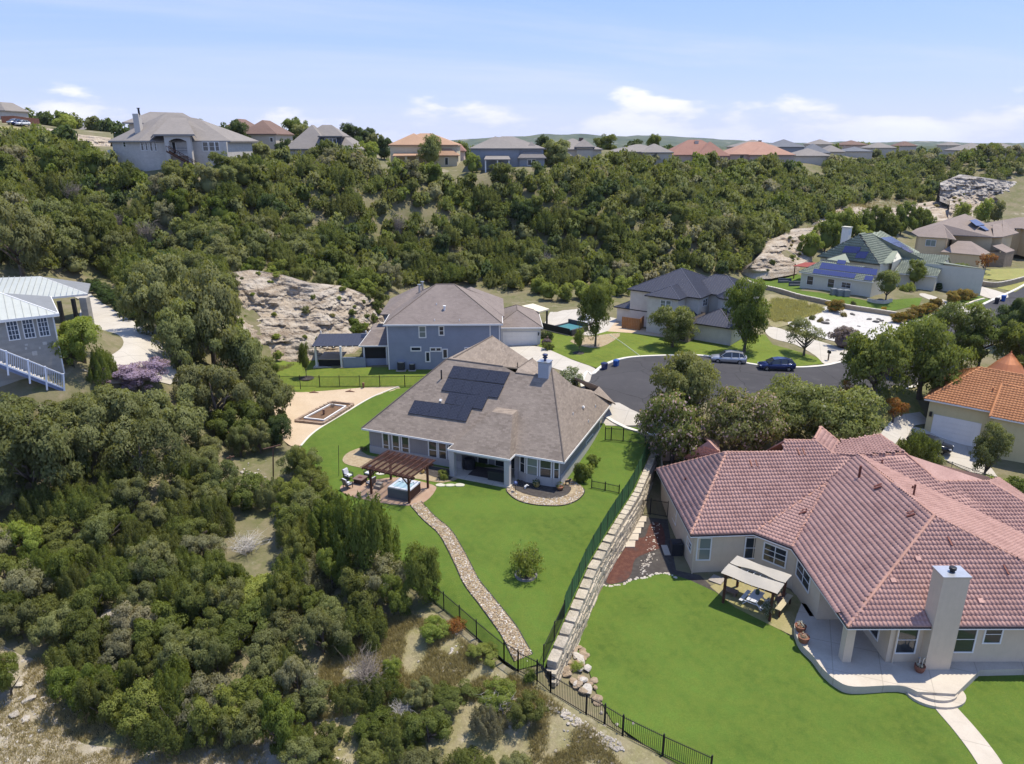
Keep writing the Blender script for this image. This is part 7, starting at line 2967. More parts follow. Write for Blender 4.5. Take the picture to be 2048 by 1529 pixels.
def posts_and_poles():
 mw=plain('rusty_brown',(.13,.07,.045),.8,var=.2)
 for (x,y0,y1,xa,xb,ya,yb,lab) in ((546,893,948,526,562,899,890,'rusty T shaped clothes post nearer the lawn, standing among the shrubs'),(460,912,955,453,468,917,913,'rusty T shaped clothes post deeper in the shrubs')):
  b=gnd(x,y1+12)
  top=atY(x,y0,b.y)
  t=thing('clothes_post',lab,'post',tuple(b),group='clothes posts in the shrubs')
  mb=MB()
  mb.tube([b-Vector((0,0,.3)),top],.07,8)
  mb.build('upright',mw,t)
  mb=MB()
  mb.bar(atY(xa,ya,b.y-.3)+Vector((0,.0,0)),atY(xb,yb,b.y+.3),.10)
  mb.build('crossbar',mw,t)
 b=gnd(677.5,954,'A')
 mb=MB()
 mb.tube([b-Vector((0,0,.2)),atY(677,891,b.y)],.028,6)
 tag(mb.build('pole',M_DARKM),'thin dark pole standing in the lawn by the shrubs','pole')
 # tree ring in the lawn
 c=gnd(1052,1152,'A')
 t=thing('tree_ring','round stone edging ring with dark mulch at the small lawn tree','edging',tuple(c))
 rnd=random.Random(4)
 for k in range(16):
  a0,a1=2*math.pi*(k+.04)/16,2*math.pi*(k+.96)/16
  mb=MB()
  P=lambda r,a,z: c+Vector((r*math.cos(a),r*math.sin(a),z))
  j=rnd.uniform(-.02,.02)
  mb.hull([P(.72,a1,.02),P(.72,a0,.02),P(.92,a0,.02),P(.92,a1,.02)][::-1],[P(.74,a1,.19+j),P(.74,a0,.19+j),P(.90,a0,.19+j),P(.90,a1,.19+j)][::-1])
  o=mb.build('edging_stone',plain('grey_edging',(.27,.24,.225),.9,var=.2),t)
  fix_normals(o)
 mb=MB()
 mb.lathe([(.73,.04),(.72,.10),(.3,.16),(.05,.18)],c,16)
 mb.build('mulch',M_MULCH,t)
 c=gnd(613,757)
 mb=MB()
 mb.lathe([(1.05,.04),(.95,.12),(.35,.22),(.05,.24)],c,18)
 tag(mb.build('mulch_ring',M_MULCH),'black mulch mound round the young tree by the back fence','mulch')
 c=gnd(1157,707)
 mb=MB()
 mb.lathe([(.85,.04),(.75,.10),(.25,.16),(.05,.18)],c,16)
 tag(mb.build('mulch_ring',M_MULCH),'dark mulch mound round the small yellow green street tree','mulch')
 # raised bed on the gravel court
 q=[gnd(591,845),gnd(646,851),gnd(707,812),gnd(664,807),gnd(632,823)]
 t=thing('raised_bed','raised garden bed with stone and pale timber edging on the gravel court','garden bed',tuple(q[0]))
 mb=MB()
 ql=[p+Vector((0,0,.05)) for p in q]
 mb.hull([p-Vector((0,0,.2)) for p in ql],[p+Vector((0,0,.12)) for p in ql])
 o=mb.build('soil',M_SOIL,t)
 fix_normals(o)
 for i in range(5):
  a,b=q[i],q[(i+1) % 5]
  n=max(3,int((b-a).length/.55))
  for k in range(n):
   mb=MB()
   p=a.lerp(b,(k+.5)/n)
   d=(b-a)/n
   jitter_block(mb,p+Vector((0,0,.14)),Vector((d.x,d.y,0))*.48,Vector((-d.y,d.x,0)).normalized()*.16,Vector((0,0,.18)),rnd,.08)
   o=mb.build('edging_stone',plain('brown_edging',(.30,.215,.155),.9,var=.2),t)
   fix_normals(o)
 cc=(q[0]+q[1]+q[2]+q[3])/4
 inn=[p.lerp(cc,.28) for p in (q[0],q[1],q[2],q[3])]
 for a,b in zip(inn,inn[1:]+inn[:1]):
  mb=MB()
  mb.bar(a+Vector((0,0,.24)),b+Vector((0,0,.24)),.16,.16)
  mb.build('pale_beam',M_WHITE,t)
 for (x,y,h,lab) in ((648,833,.9,'weathered brown stump standing in the raised garden bed'),(727,777,.75,'short brown post ornament on the gravel court by the fence')):
  p=gnd(x,y)
  mb=MB()
  mb.tube([p-Vector((0,0,.1)),p+Vector((0,0,h*.5)),p+Vector((.03,0,h))],[.17,.13,.16],8)
  tag(mb.build('stump',plain('dry_wood',(.22,.12,.08),.9,var=.25)),lab,'stump')
 for (x,y,lab) in ((628,787,'dry driftwood log lying on the gravel court, left one'),(700,785,'dry driftwood log lying on the gravel court beside the post ornament')):
  p=gnd(x,y)
  mb=MB()
  mb.tube([p+Vector((-.6,0,.08)),p+Vector((-.1,.1,.14)),p+Vector((.6,-.05,.08))],[.05,.13,.05],7)
  mb.tube([p+Vector((-.1,.1,.14)),p+Vector((.1,.2,.42))],[.06,.02],5)
  tag(mb.build('log',MATS['dry_wood']),lab,'log')
 dead_bush(gnd(666,818),.8,.9,'small leafless shrub standing in the raised garden bed',20,seed=8)
M_TWIG=plain('grey_twig',(.25,.21,.175),.9,var=.2)
M_TWIGB=plain('bleached_wood',(.50,.46,.41),.9,var=.2)
def dead_bush(p,w,h,label,n=60,m=None,seed=1,name='dead_shrub',r0=.022):
 rnd=random.Random(seed)
 mb=MB()
 for k in range(n):
  a=rnd.uniform(0,6.28)
  e=rnd.uniform(.15,1.0)
  q=p+Vector((rnd.gauss(0,.06*w),rnd.gauss(0,.06*w),-.05))
  mid=q+Vector((math.cos(a)*w*.28*e,math.sin(a)*w*.28*e,h*.55*rnd.uniform(.7,1.1)))
  end=q+Vector((math.cos(a)*w*.6*e,math.sin(a)*w*.6*e,h*rnd.uniform(.6,1.0)))
  mb.tube([q,mid,end],[r0,r0*.6,r0*.2],4,cap=False)
  for j in range(3):
   s=mid.lerp(end,rnd.random())
   mb.tube([s,s+Vector((rnd.gauss(0,.2)*w,rnd.gauss(0,.2)*w,rnd.uniform(-.05,.25)*h))],[r0*.4,r0*.12],3,cap=False)
 return tag(mb.build(name,m or M_TWIG),label,'shrub')
posts_and_poles()
# ---------------------------------------------------------------- red house's garden
def red_garden():
 zg=-6.2
 c=[at(1479,1113,-3.45),at(1589,1152,-3.45),at(1554,1188,-3.45),at(1441,1147,-3.45)]
 u=(c[1]-c[0])
 u=Vector((u.x,u.y,0))
 W=u.length
 u.normalize()
 v=Vector((-u.y,u.x,0))
 D=abs((c[0]-c[3]).dot(v))
 D=max(D,2.9)
 o=c[3]
 root=thing('pavilion','timber pavilion with pale striped canopy torn open in the middle, beside the red tiled house','pavilion',tuple((o+u*W/2+v*D/2)[:2])+(zg,))
 canvas=plain('striped_canvas',(.47,.425,.345),.9,var=.04)
 zt=-3.45
 nx,ny=40,26
 def panel(y0,y1,name,bow0,bow1):
  mb=MB()
  for i in range(nx+1):
   t=i/nx
   lens=math.sin(math.pi*min(1,max(0,(t-.12)/.74))) ** 1.2
   for j in range(ny+1):
    s=j/ny
    y=y0+(y1-y0)*s+bow0*lens*(1-s)+bow1*lens*s
    p=o+u*(W*t)+v*(D*y)
    z=zt+.10*math.sin(math.pi*y)+.045*math.cos(s*ny*math.pi*.5)+.03*math.sin(t*9+y*7)-.05*math.sin(math.pi*t)
    mb.v.append((p.x,p.y,z))
  for i in range(nx):
   for j in range(ny):
    a=i*(ny+1)+j
    mb.f.append((a,a+ny+1,a+ny+2,a+1))
    mb.m.append(0)
  mb.build(name,canvas,root)
 panel(0,.50,'canopy_panel',0,-.055)
 panel(.51,1.0,'canopy_panel',.075,0)
 for t in (.08,.92):
  for y in (.08,.92):
   p=o+u*(W*t)+v*(D*y)
   mb=MB()
   mb.obox(Vector((p.x,p.y,(zg+zt)/2-.15)),u*.09,v*.09,Vector((0,0,(zt-zg)/2)))
   mb.build('post',M_PERG,root)
 for y in (.08,.92):
  mb=MB()
  mb.bar(o+u*.1+v*D*y+Vector((0,0,-.16)),o+u*(W-.1)+v*D*y+Vector((0,0,-.16)),.08,.2)
  mb.build('beam',M_PERG,root)
 for k in range(6):
  p=o+u*(W*(.22+.112*k))
  mb=MB()
  mb.bar(p+v*D*.02+Vector((0,0,-.17)),p+v*D*.98+Vector((0,0,-.17)),.05,.06)
  mb.build('canopy_bar',M_WHITE,root)
 # picnic table; its slat gaps stand in for stripes of sun and shadow
 mwh=plain('white_table_paint',(.66,.66,.68),.7,var=.05)
 tz=T(*at(1505,1200,zg)[:2],'B')
 a0,a1=at(1522,1180,tz+.75),at(1500,1206,tz+.75)
 d=Vector((a1.x-a0.x,a1.y-a0.y,0)).normalized()
 s=Vector((-d.y,d.x,0))
 ctr=(a0+a1)/2
 ctr=Vector((ctr.x,ctr.y,tz))
 t=thing('picnic_table','white picnic table with shadow stripes built as slat gaps and two attached benches under the pale canopy','picnic table',tuple(ctr))
 for k in range(18):
  mb=MB()
  mb.obox(ctr+d*(-.9+1.8*(k+.5)/18)+Vector((0,0,.75)),d*.032,s*.42,Vector((0,0,.02)))
  mb.build('slat',mwh,t)
  for sg in (-1,1):
   mb=MB()
   mb.obox(ctr+d*(-.9+1.8*(k+.5)/18)+s*sg*.85+Vector((0,0,.45)),d*.032,s*.15,Vector((0,0,.018)))
   mb.build('slat',mwh,t)
 for e in (-.6,.6):
  for sg in (-1,1):
   mb=MB()
   mb.bar(ctr+d*e+s*sg*.2+Vector((0,0,.73)),ctr+d*e+s*sg*.8,.07)
   mb.build('leg',mwh,t)
  mb=MB()
  mb.bar(ctr+d*e-s*.95+Vector((0,0,.40)),ctr+d*e+s*.95+Vector((0,0,.40)),.06)
  mb.build('stretcher',mwh,t)
 for sg in (0,.85,-.85):
  mb=MB()
  mb.bar(ctr-d*.9+s*sg+Vector((0,0,.71 if sg==0 else .42)),ctr+d*.9+s*sg+Vector((0,0,.71 if sg==0 else .42)),.06)
  mb.build('runner',M_DARKM,t)
 lp=ctr-d*.35+Vector((0,0,.77))
 mb=MB()
 mb.lathe([(.14,0),(.17,.1),(.15,.38),(.10,.42)],lp,10)
 tag(mb.build('vase',plain('green_glaze',(.05,.085,.06),.4)),'dark green vase standing on the white picnic table','vase')
 # long bench table at the right
 b0,b1=at(1584,1194,tz+.8),at(1563,1220,tz+.8)
 d2=Vector((b1.x-b0.x,b1.y-b0.y,0)).normalized()
 s2=Vector((-d2.y,d2.x,0))
 if s2.x>0:
  s2=-s2
 bt=thing('work_table','long tan plank table at the right edge of the pavilion','table',tuple(Vector((b0.x,b0.y,tz))))
 bc=(b0+b1)/2
 L_=(b1-b0).length
 for k in range(6):
  mb=MB()
  mb.obox(Vector((bc.x,bc.y,tz+.8))+s2*(.06+.155*k),d2*(L_/2+.2),s2*.074,Vector((0,0,.025)))
  mb.build('plank',plain('tan_plank',(.42,.36,.24),.8) if k<3 else plain('brown_plank',(.16,.11,.08),.8),bt)
 for e in (-1,1):
  for y in (.1,.8):
   p=Vector((bc.x,bc.y,tz))+d2*(L_/2)*e+s2*y
   mb=MB()
   mb.box(p.x-.05,p.y-.05,p.z-.1,p.x+.05,p.y+.05,p.z+.78)
   mb.build('leg',M_PERG,bt)
 # low bench at the left
 p=at(1461,1190,tz)
 bn=thing('bench','weathered low stone bench in the shade at the left end of the pavilion','bench',tuple(p))
 mb=MB()
 jitter_block(mb,p+Vector((0,0,.42)),u*.55,v*.28,Vector((0,0,.07)),random.Random(1),.05)
 fix_normals(mb.build('seat',plain('brown_seat',(.17,.12,.09),.9),bn))
 for e in (-.38,.38):
  mb=MB()
  mb.obox(p+u*e+Vector((0,0,.16)),u*.09,v*.2,Vector((0,0,.2)))
  mb.build('leg',MATS['brown_seat'],bn)
 p=at(1434,1162,tz)
 st=thing('platform','small square timber platform beside the black fabric bed','platform',tuple(p))
 for k in range(6):
  mb=MB()
  mb.obox(p+v*(-.45+.18*k)+Vector((0,0,.12)),u*.55,v*.083,Vector((0,0,.03)))
  mb.build('plank',plain('grey_plank',(.34,.30,.26),.9),st)
 # slabs along the wall
 for k,(x,y) in enumerate(((1284,1040),(1279,1051),(1273,1063),(1268,1076),(1261,1090))):
  p=gnd(x,y,'B')
  mb=MB()
  mb.obox(p+Vector((0,0,.08)),Vector((.42,0,0)),Vector((0.12,.55,0)),Vector((0,0,.05)))
  tag(mb.build('paving_slab',M_CONC2),'pale paving slab in the walk between the stone wall and the red mulch','slab','slabs along the stone wall')
 p=gnd(1330,1100,'B')
 mb=MB()
 mb.box(p.x-.25,p.y-1.0,p.z,p.x+.3,p.y+.6,p.z+.14)
 tag(mb.build('paving_slab',M_CONC2),'pale narrow slab beside the air conditioner of the red tiled house','slab')
 p=gnd(1352,1108,'B')
 ac=thing('air_conditioner','dark air conditioner against the cream wall of the red tiled house','air conditioner',tuple(p))
 mb=MB()
 for k in range(9):
  mb.box(p.x-.5,p.y-.5,p.z+.1+.125*k,p.x+.5,p.y+.5,p.z+.21+.125*k)
 mb.box(p.x-.46,p.y-.46,p.z,p.x+.46,p.y+.46,p.z+1.2)
 mb.build('case',plain('slate_case',(.035,.037,.045),.5,.3),ac)['kind']='stuff'
 mb=MB()
 mb.box(p.x-.5,p.y-.5,p.z+1.2,p.x+.5,p.y+.5,p.z+1.25)
 mb.lathe([(.42,0),(.42,.05),(.1,.07)],(p.x,p.y,p.z+1.25),14)
 mb.build('fan_guard',MATS['slate_case'],ac)
 # pots on the patio
 for (x,y,lab,r) in ((1600,1262,'brown flower pot at the patio edge, the one nearer the pavilion',.42),(1606,1284,'brown flower pot at the patio edge, nearer the porch column',.42),(1838,1343,'terracotta pot at the foot of the tall chimney',.36)):
  p=at(x,y,-5.62)
  t=thing('flower_pot',lab,'flower pot',tuple(p))
  mb=MB()
  mb.lathe([(r*.65,0),(r*.9,.22),(r,.40),(r*1.02,.48),(r*.88,.50),(r*.8,.42)],p,14)
  mb.build('pot',M_POT,t)
  mb=MB()
  mb.lathe([(r*.8,.41),(r*.3,.44)],p,12)
  mb.build('soil',M_SOIL,t)
  leaves(p+Vector((0,0,.58)),r*.8,.22,34,leaf_mat('pale_succulent',(.34,.32,.24),(.52,.50,.40)) if x<1700 and 'pale_succulent' not in MATS else MATS.get('pale_succulent',M_LEAFD),t,.09)
  if x>1700:
   for dx in (-.08,.1):
    mb=MB()
    mb.tube([p+Vector((dx,0,.4)),p+Vector((dx*1.4,0,1.0)),p+Vector((dx*2.2,0,1.15))],[.05,.04,.07],6)
    mb.build('stem',M_GALV,t)
 # steps
 c0=at(1876,1392,-6.0)
 stp=thing('steps','curved pale concrete steps from the red house patio down to the walk','steps',tuple(c0))
 for r,z in ((1.75,-6.0),(1.25,-5.81)):
  mb=MB()
  mb.lathe([(r,z-.4),(r,z)],(c0.x,c0.y+.35,0),28,sx=1.1,sy=.8)
  mb.build('step',M_CONC2,stp)
red_garden()
# ---------------------------------------------------------------- cars
def car(label,loc,rz,L_=4.7,W=1.9,H=1.68,paint=None,suv=True,group=None,simple=False):
 t=thing('parked_car',label,'car',loc,rz,group)
 h=L_/2
 paint=paint or M_DARKM
 # (x, half width, sill z, belt z, bonnet z in the middle)
 st=[(-h,.62,.42,.62,.70),(-h+.12,.80,.30,.78,.86),(-h+.9,.94,.26,.90,.98),(-.75,.95,.26,.96,1.02),(.4,.95,.26,.98,1.02),(1.4,.95,.26,1.02,1.06),(h-.35,.92,.28,1.05,1.10),(h-.06,.82,.36,1.02,1.08),(h,.72,.46,.95,1.0)]
 k=W/1.9
 mb=MB()
 n=10
 for x,w,z0,zb,zt in st:
  w *= k
  mb.v.extend([(x,-w*.86,z0),(x,-w,z0+.16),(x,-w*1.0,(z0+zb)/2+.05),(x,-w*.95,zb),(x,-w*.72,zt),(x,w*.72,zt),(x,w*.95,zb),(x,w,(z0+zb)/2+.05),(x,w,z0+.16),(x,w*.86,z0)])
 for i in range(len(st)-1):
  for j in range(n):
   a,b=i*n+j,i*n+(j+1) % n
   mb.f.append((a,b,b+n,a+n))
   mb.m.append(0)
 mb.f.append(tuple(range(n-1,-1,-1)))
 e=(len(st)-1)*n
 mb.f.append(tuple(range(e,e+n)))
 mb.m.extend([0,0])
 body=mb.build('body',paint,t,local=True,smooth=True)
 fix_normals(body)
 # cabin
 cs=[(-1.25,.80,1.00,.10),(-.45,.74,1.0,H-1.08),(.2,.73,1.0,H-1.0),(1.2,.72,1.02,H-1.06),(h-.38,.70,1.06,.30 if not suv else .40),(h-.18,.70,1.06,.05)]
 mb=MB()
 for x,w,z,dz in cs:
  w *= k
  mb.v.extend([(x,-w*1.16,z-.04),(x,-w*(1.16-.30*min(1,dz/.6)),z+dz*.92),(x,-w*.55,z+dz),(x,w*.55,z+dz),(x,w*(1.16-.30*min(1,dz/.6)),z+dz*.92),(x,w*1.16,z-.04)])
 m=6
 for i in range(len(cs)-1):
  for j in range(m-1):
   a,b=i*m+j,i*m+j+1
   mb.f.append((a,b,b+m,a+m))
   mb.m.append(0)
 g=mb.build('windows',M_GLASS,t,local=True,smooth=False)
 fix_normals(g)
 # roof skin and pillars
 mb=MB()
 rf=[(-.50,.60,H-.105),(.2,.62,H+.012),(1.2,.61,H-.025),(h-.55,.58,H-.16)]
 for (x0,w0,z0),(x1,w1,z1) in zip(rf,rf[1:]):
  mb.hull([(x0,-w0*k,z0-.03),(x1,-w1*k,z1-.03),(x1,w1*k,z1-.03),(x0,w0*k,z0-.03)],[(x0,-w0*k,z0+.015),(x1,-w1*k,z1+.015),(x1,w1*k,z1+.015),(x0,w0*k,z0+.015)])
 o=mb.build('roof',paint,t,local=True)
 fix_normals(o)
 for s in (-1,1):
  for (xa,wa,za,xb,wb,zb) in ((-1.22,.94,1.0,-.50,.66,H-.11),(.35,.93,1.0,.32,.68,H-.02),(1.35,.92,1.02,1.30,.66,H-.05),(h-.30,.86,1.06,h-.62,.62,H-.18)):
   mb=MB()
   mb.bar((xa,s*wa*k,za),(xb,s*wb*k,zb),.07,.05)
   mb.build('pillar',paint,t,local=True)
 if simple:
  wheels=()
 for x in (-h+.92,h-.95):
  for s in (-1,1):
   mb=MB()
   prof=[(.20,-.11),(.33,-.11),(.36,-.07),(.36,.07),(.33,.11),(.20,.11)]
   nn=16
   for r,y in prof:
    for j in range(nn):
     a=2*math.pi*j/nn
     mb.v.append((x+r*math.cos(a),s*(.86*k)+y,.36+r*math.sin(a)))
   for i in range(5):
    for j in range(nn):
     a,b=i*nn+j,i*nn+(j+1) % nn
     mb.f.append((a,b,b+nn,a+nn))
     mb.m.append(0)
   w=mb.build('wheel',plain('tyre',(.015,.015,.015),.85),t,local=True)
   mb=MB()
   yc=s*(.86*k+.085)
   for q in range(5):
    a=2*math.pi*q/5
    mb.obox((x+.12*math.cos(a),yc,.36+.12*math.sin(a)),(.12*math.cos(a),0,.12*math.sin(a)),(0,.015,0),(-.04*math.sin(a),0,.04*math.cos(a)))
   o=mb.build('rim',M_ALU,w,local=True)
   o['kind']='stuff'
   mb=MB()
   mb.lathe([(.215,-.004),(.215,.004)],(0,0,0),14)
   d=mb.build('hub',M_DARKM,w,local=True)
   d.rotation_euler=(math.pi/2,0,0)
   d.location=(x,yc-s*.03,.36)
 lt=NT('lamp_glass').done((.75,.76,.78),.12,0,.6) if 'lamp_glass' not in bpy.data.materials else bpy.data.materials['lamp_glass']
 rd=NT('tail_glass').done((.22,.012,.012),.15,0,.6) if 'tail_glass' not in bpy.data.materials else bpy.data.materials['tail_glass']
 for s in (-1,1):
  mb=MB()
  mb.obox((-h+.14,s*.64*k,.74),(.09,s*.03,0),(0,.15,0),(.03,0,.06))
  mb.build('headlight',lt,t,local=True)
  mb=MB()
  mb.obox((h-.06,s*.66*k,.90),(.05,0,0),(0,.14,0),(0,0,.09))
  mb.build('tail_light',rd,t,local=True)
  mb=MB()
  mb.obox((-.85,s*1.02*k,1.06),(.06,0,0),(0,.09,0),(0,0,.06))
  mb.build('mirror',paint,t,local=True)
  mb=MB()
  mb.box(-h+1.35,s*.955*k-.02,.27,h-1.35,s*.955*k+.02,.38)
  mb.build('lower_side_band',M_DARKM,t,local=True)
 return t
M_SILV=plain('silver_paint',(.42,.42,.43),.28,.55,.5,var=.02)
M_NAVY=plain('navy_paint',(.016,.026,.095),.18,.3,.6,var=.02)
M_CARBK=plain('black_paint',(.012,.013,.018),.15,.2,.6,var=.02)
M_CARW=plain('white_paint_car',(.60,.60,.60),.3,0,.5,var=.02)
c=(at(1424,727,0)+at(1497,733,0))/2
car('silver crossover parked at the kerb under the big round tree',(c.x,c.y+.9,.03),math.radians(-14),4.75,1.9,1.68,M_SILV)
c=(at(1521,743,0)+at(1592,745,0))/2
car('dark navy crossover parked at the kerb behind the silver car',(c.x,c.y+.9,.03),math.radians(-5),4.7,1.9,1.62,M_NAVY)
c=gnd(1868,902,'B')
car('black car on the orange tiled house drive, half hidden by a shrub',(c.x-.4,c.y+.4,c.z+.06),math.radians(140),4.6,1.85,1.5,M_CARBK)
c=gnd(1172,655)
car('white car parked behind the leafy tree next to the pool',(c.x,c.y+1.5,c.z+.05),math.radians(60),4.6,1.9,1.6,M_CARW)
for x,y,m,lab in ((30,247,M_SILV,'silver car far up on the hillside drive at the top left'),(38,248,M_NAVY,'blue car in the middle of the far hillside drive'),(45,249,M_CARW,'pale car at the end of the row on the far hillside drive')):
 p=atY(x,y,222)
 car(lab,(p.x,p.y,T(p.x,p.y)+.1),math.radians(80),4.5,1.85,1.6,m,group='cars on the far drive')
# ---------------------------------------------------------------- bins, mailbox and small street things
def bin_(label,p,rz,m,lid=None,s=1.0):
 t=thing('wheelie_bin',label,'bin',tuple(p),rz)
 mb=MB()
 w0,w1,h=.26*s,.33*s,1.0*s
 mb.hull([(-w0,-w0,.06),(w0,-w0,.06),(w0,w0,.06),(-w0,w0,.06)],[(-w1,-w1,h),(w1,-w1,h),(w1,w1,h),(-w1,w1,h)])
 mb.build('body',m,t,local=True)
 mb=MB()
 mb.hull([(-w1-.03,-w1-.05,h),(w1+.03,-w1-.05,h),(w1+.03,w1+.06,h),(-w1-.03,w1+.06,h)],[(-w1*.8,-w1*.8,h+.09),(w1*.8,-w1*.8,h+.09),(w1*.8,w1*.8,h+.09),(-w1*.8,w1*.8,h+.09)])
 mb.build('lid',lid or m,t,local=True)
 for sx in (-1,1):
  mb=MB()
  mb.lathe([(.12,-.03),(.12,.03)],(0,0,0),10)
  w=mb.build('wheel',M_DARKM,t,local=True)
  w.rotation_euler=(0,math.pi/2,0)
  w.location=(sx*w0,w0+.05,.12)
 mb=MB()
 mb.bar((-w1,w1+.09,h-.05),(w1,w1+.09,h-.05),.04)
 mb.build('handle',m,t,local=True)
 mb=MB()
 mb.obox((0,-(w0+w1)/2-.025,.66),(.10,0,0),(0,.004,0),(0,0,.10))
 mb.build('sticker',M_WHITE,t,local=True)
M_BLUEB=plain('blue_plastic',(.022,.085,.30),.5,var=.05)
M_DBLUEB=plain('dark_blue_plastic',(.020,.030,.10),.5,var=.05)
M_BLKB=plain('black_plastic',(.020,.020,.030),.5)
bin_('dark blue wheelie bin at the kerb, next to the drive',at(1208.5,741,0),2.3,M_DBLUEB)
bin_('bright blue wheelie bin at the kerb of the cul-de-sac',at(1232,735,0),2.6,M_BLUEB)
bin_('black wheelie bin at the end of the green tiled house drive',gnd(1993,608),.8,M_BLKB,s=1.05)
bin_('blue wheelie bin at the end of the green tiled house drive',gnd(2006,603),.8,M_BLUEB,s=1.05)
for x,m,lab in ((148,M_BLUEB,'small blue bin far up beside the bare bank on the ridge'),(176,M_BLKB,'small black bin far up beside the bare bank on the ridge')):
 p=atY(x,293,190)
 bin_(lab,Vector((p.x,p.y,max(T(p.x,p.y),p.z))),0,m,s=1.2)
for k,(x,y) in enumerate(((1667,590),(1679,592),(1692,593))):
 p=gnd(x,y)
 ac=thing('air_conditioner',('leftmost','middle','rightmost')[k]+' of the three grey air conditioners at the green tiled house','air conditioner',tuple(p),group='air conditioners at the green tiled house')
 mb=MB()
 mb.box(p.x-.5,p.y-.5,p.z,p.x+.5,p.y+.5,p.z+1.15)
 mb.build('case',plain('grey_case',(.24,.26,.28),.5,.3),ac)
 mb=MB()
 mb.lathe([(.42,0),(.42,.06),(.1,.08)],(p.x,p.y,p.z+1.15),12)
 mb.build('fan_guard',MATS['grey_case'],ac)
for (x,y,s,lab) in ((803,741,.55,'larger grey air conditioner at the blue grey house wall'),(825,741,.42,'smaller low air conditioner at the blue grey house wall')):
 p=gnd(x,y)
 ac=thing('air_conditioner',lab,'air conditioner',tuple(p))
 h=2.1*s
 mb=MB()
 mb.box(p.x-s*.86,p.y-s*.86,p.z+.1,p.x+s*.86,p.y+s*.86,p.z+h)
 mb.build('case',MATS['slate_case'],ac)
 mb=MB()
 mb.lathe([(s*.84,0),(s*.84,.08),(s*.3,.14)],(p.x,p.y,p.z+h),14)
 mb.build('fan_guard',M_GALV,ac)
 mb=MB()
 mb.box(p.x-s*1.2,p.y-s*1.2,p.z,p.x+s*1.2,p.y+s*1.2,p.z+.1)
 mb.build('pad',M_CONC2,ac)
p=gnd(1656,722)
t=thing('mailbox','dark mailbox on a post at the edge of the drive','mailbox',tuple(p))
mb=MB()
mb.box(p.x-.07,p.y-.07,p.z-.2,p.x+.07,p.y+.07,p.z+1.1)
mb.build('post',M_WOODD,t)
mb=MB()
mb.box(p.x-.16,p.y-.28,p.z+1.1,p.x+.16,p.y+.28,p.z+1.35)
mb.tube([Vector((p.x,p.y-.28,p.z+1.35)),Vector((p.x,p.y+.28,p.z+1.35))],.16,10)
mb.build('box',M_DARKM,t)
l=[gnd(1219,671),gnd(1240,684),gnd(1262,700),gnd(1282,715)]
mb=MB()
mb.tube([p+Vector((0,0,.08)) for p in spline(l,5,False)],.07,5)
tag(mb.build('garden_hose',plain('pale_hose',(.42,.46,.30),.7)),'pale garden hose lying straight across the street lawn','hose')
# ---------------------------------------------------------------- pool corner behind the garage
def pool():
 zd=T(*gnd(1115,650)[:2])
 t=thing('pool','raised garden pool with teal water behind a black wall','pool',tuple(gnd(1120,655)))
 a,b=gnd(1080,660),gnd(1139,672)
 d=(b-a)
 d=Vector((d.x,d.y,0)).normalized()
 n=Vector((-d.y,d.x,0))
 L_=(b-a).length
 z0=min(a.z,b.z)
 mb=MB()
 mb.obox((a+b)/2+Vector((0,0,.55)),d*L_/2,n*.08,Vector((0,0,.62)))
 mb.build('black_wall',M_BLACK,t)
 mb=MB()
 mb.obox((a+b)/2-n*.15+Vector((0,0,.05)),d*(L_/2+.1),n*.07,Vector((0,0,.14)))
 mb.build('stone_kerb',M_SAND,t)
 m=(a+b)/2+d*1.6
 z=z0+.95
 mb=MB()
 mb.obox(m+n*2.0+Vector((0,0,z-m.z)),d*1.7,n*1.7,Vector((0,0,.03)))
 mb.build('water',M_WATER,t)
 mb=MB()
 for s,q in ((n*3.8,d*2.0),):
  mb.obox(m+s+Vector((0,0,z-m.z+.25)),q,n*.12,Vector((0,0,.45)))
 mb.obox(m+n*2.0+d*1.85+Vector((0,0,z-m.z-.2)),d*.18,n*1.9,Vector((0,0,.38)))
 mb.obox(m+n*2.0-d*1.85+Vector((0,0,z-m.z-.2)),d*.18,n*1.9,Vector((0,0,.38)))
 mb.build('pool_edge',plain('dark_coping',(.06,.06,.065),.6),t)['kind']='stuff'
 z=3.4
 cn=thing('canopy','flat cream roofed shade canopy on a dark post beside the pool','canopy',tuple(gnd(1090,650)))
 q=[at(1043,612,z),at(1078,624,z),at(1099,618,z),at(1066,607.5,z)]
 roof_slabs(cn,[q],plain('cream_sheet',(.62,.55,.42),.8),.2)
 p=at(1094,621,z)
 mb=MB()
 mb.box(p.x-.15,p.y-.15,.2,p.x+.15,p.y+.15,z-.1)
 mb.build('post',M_DARKM,cn)
pool()
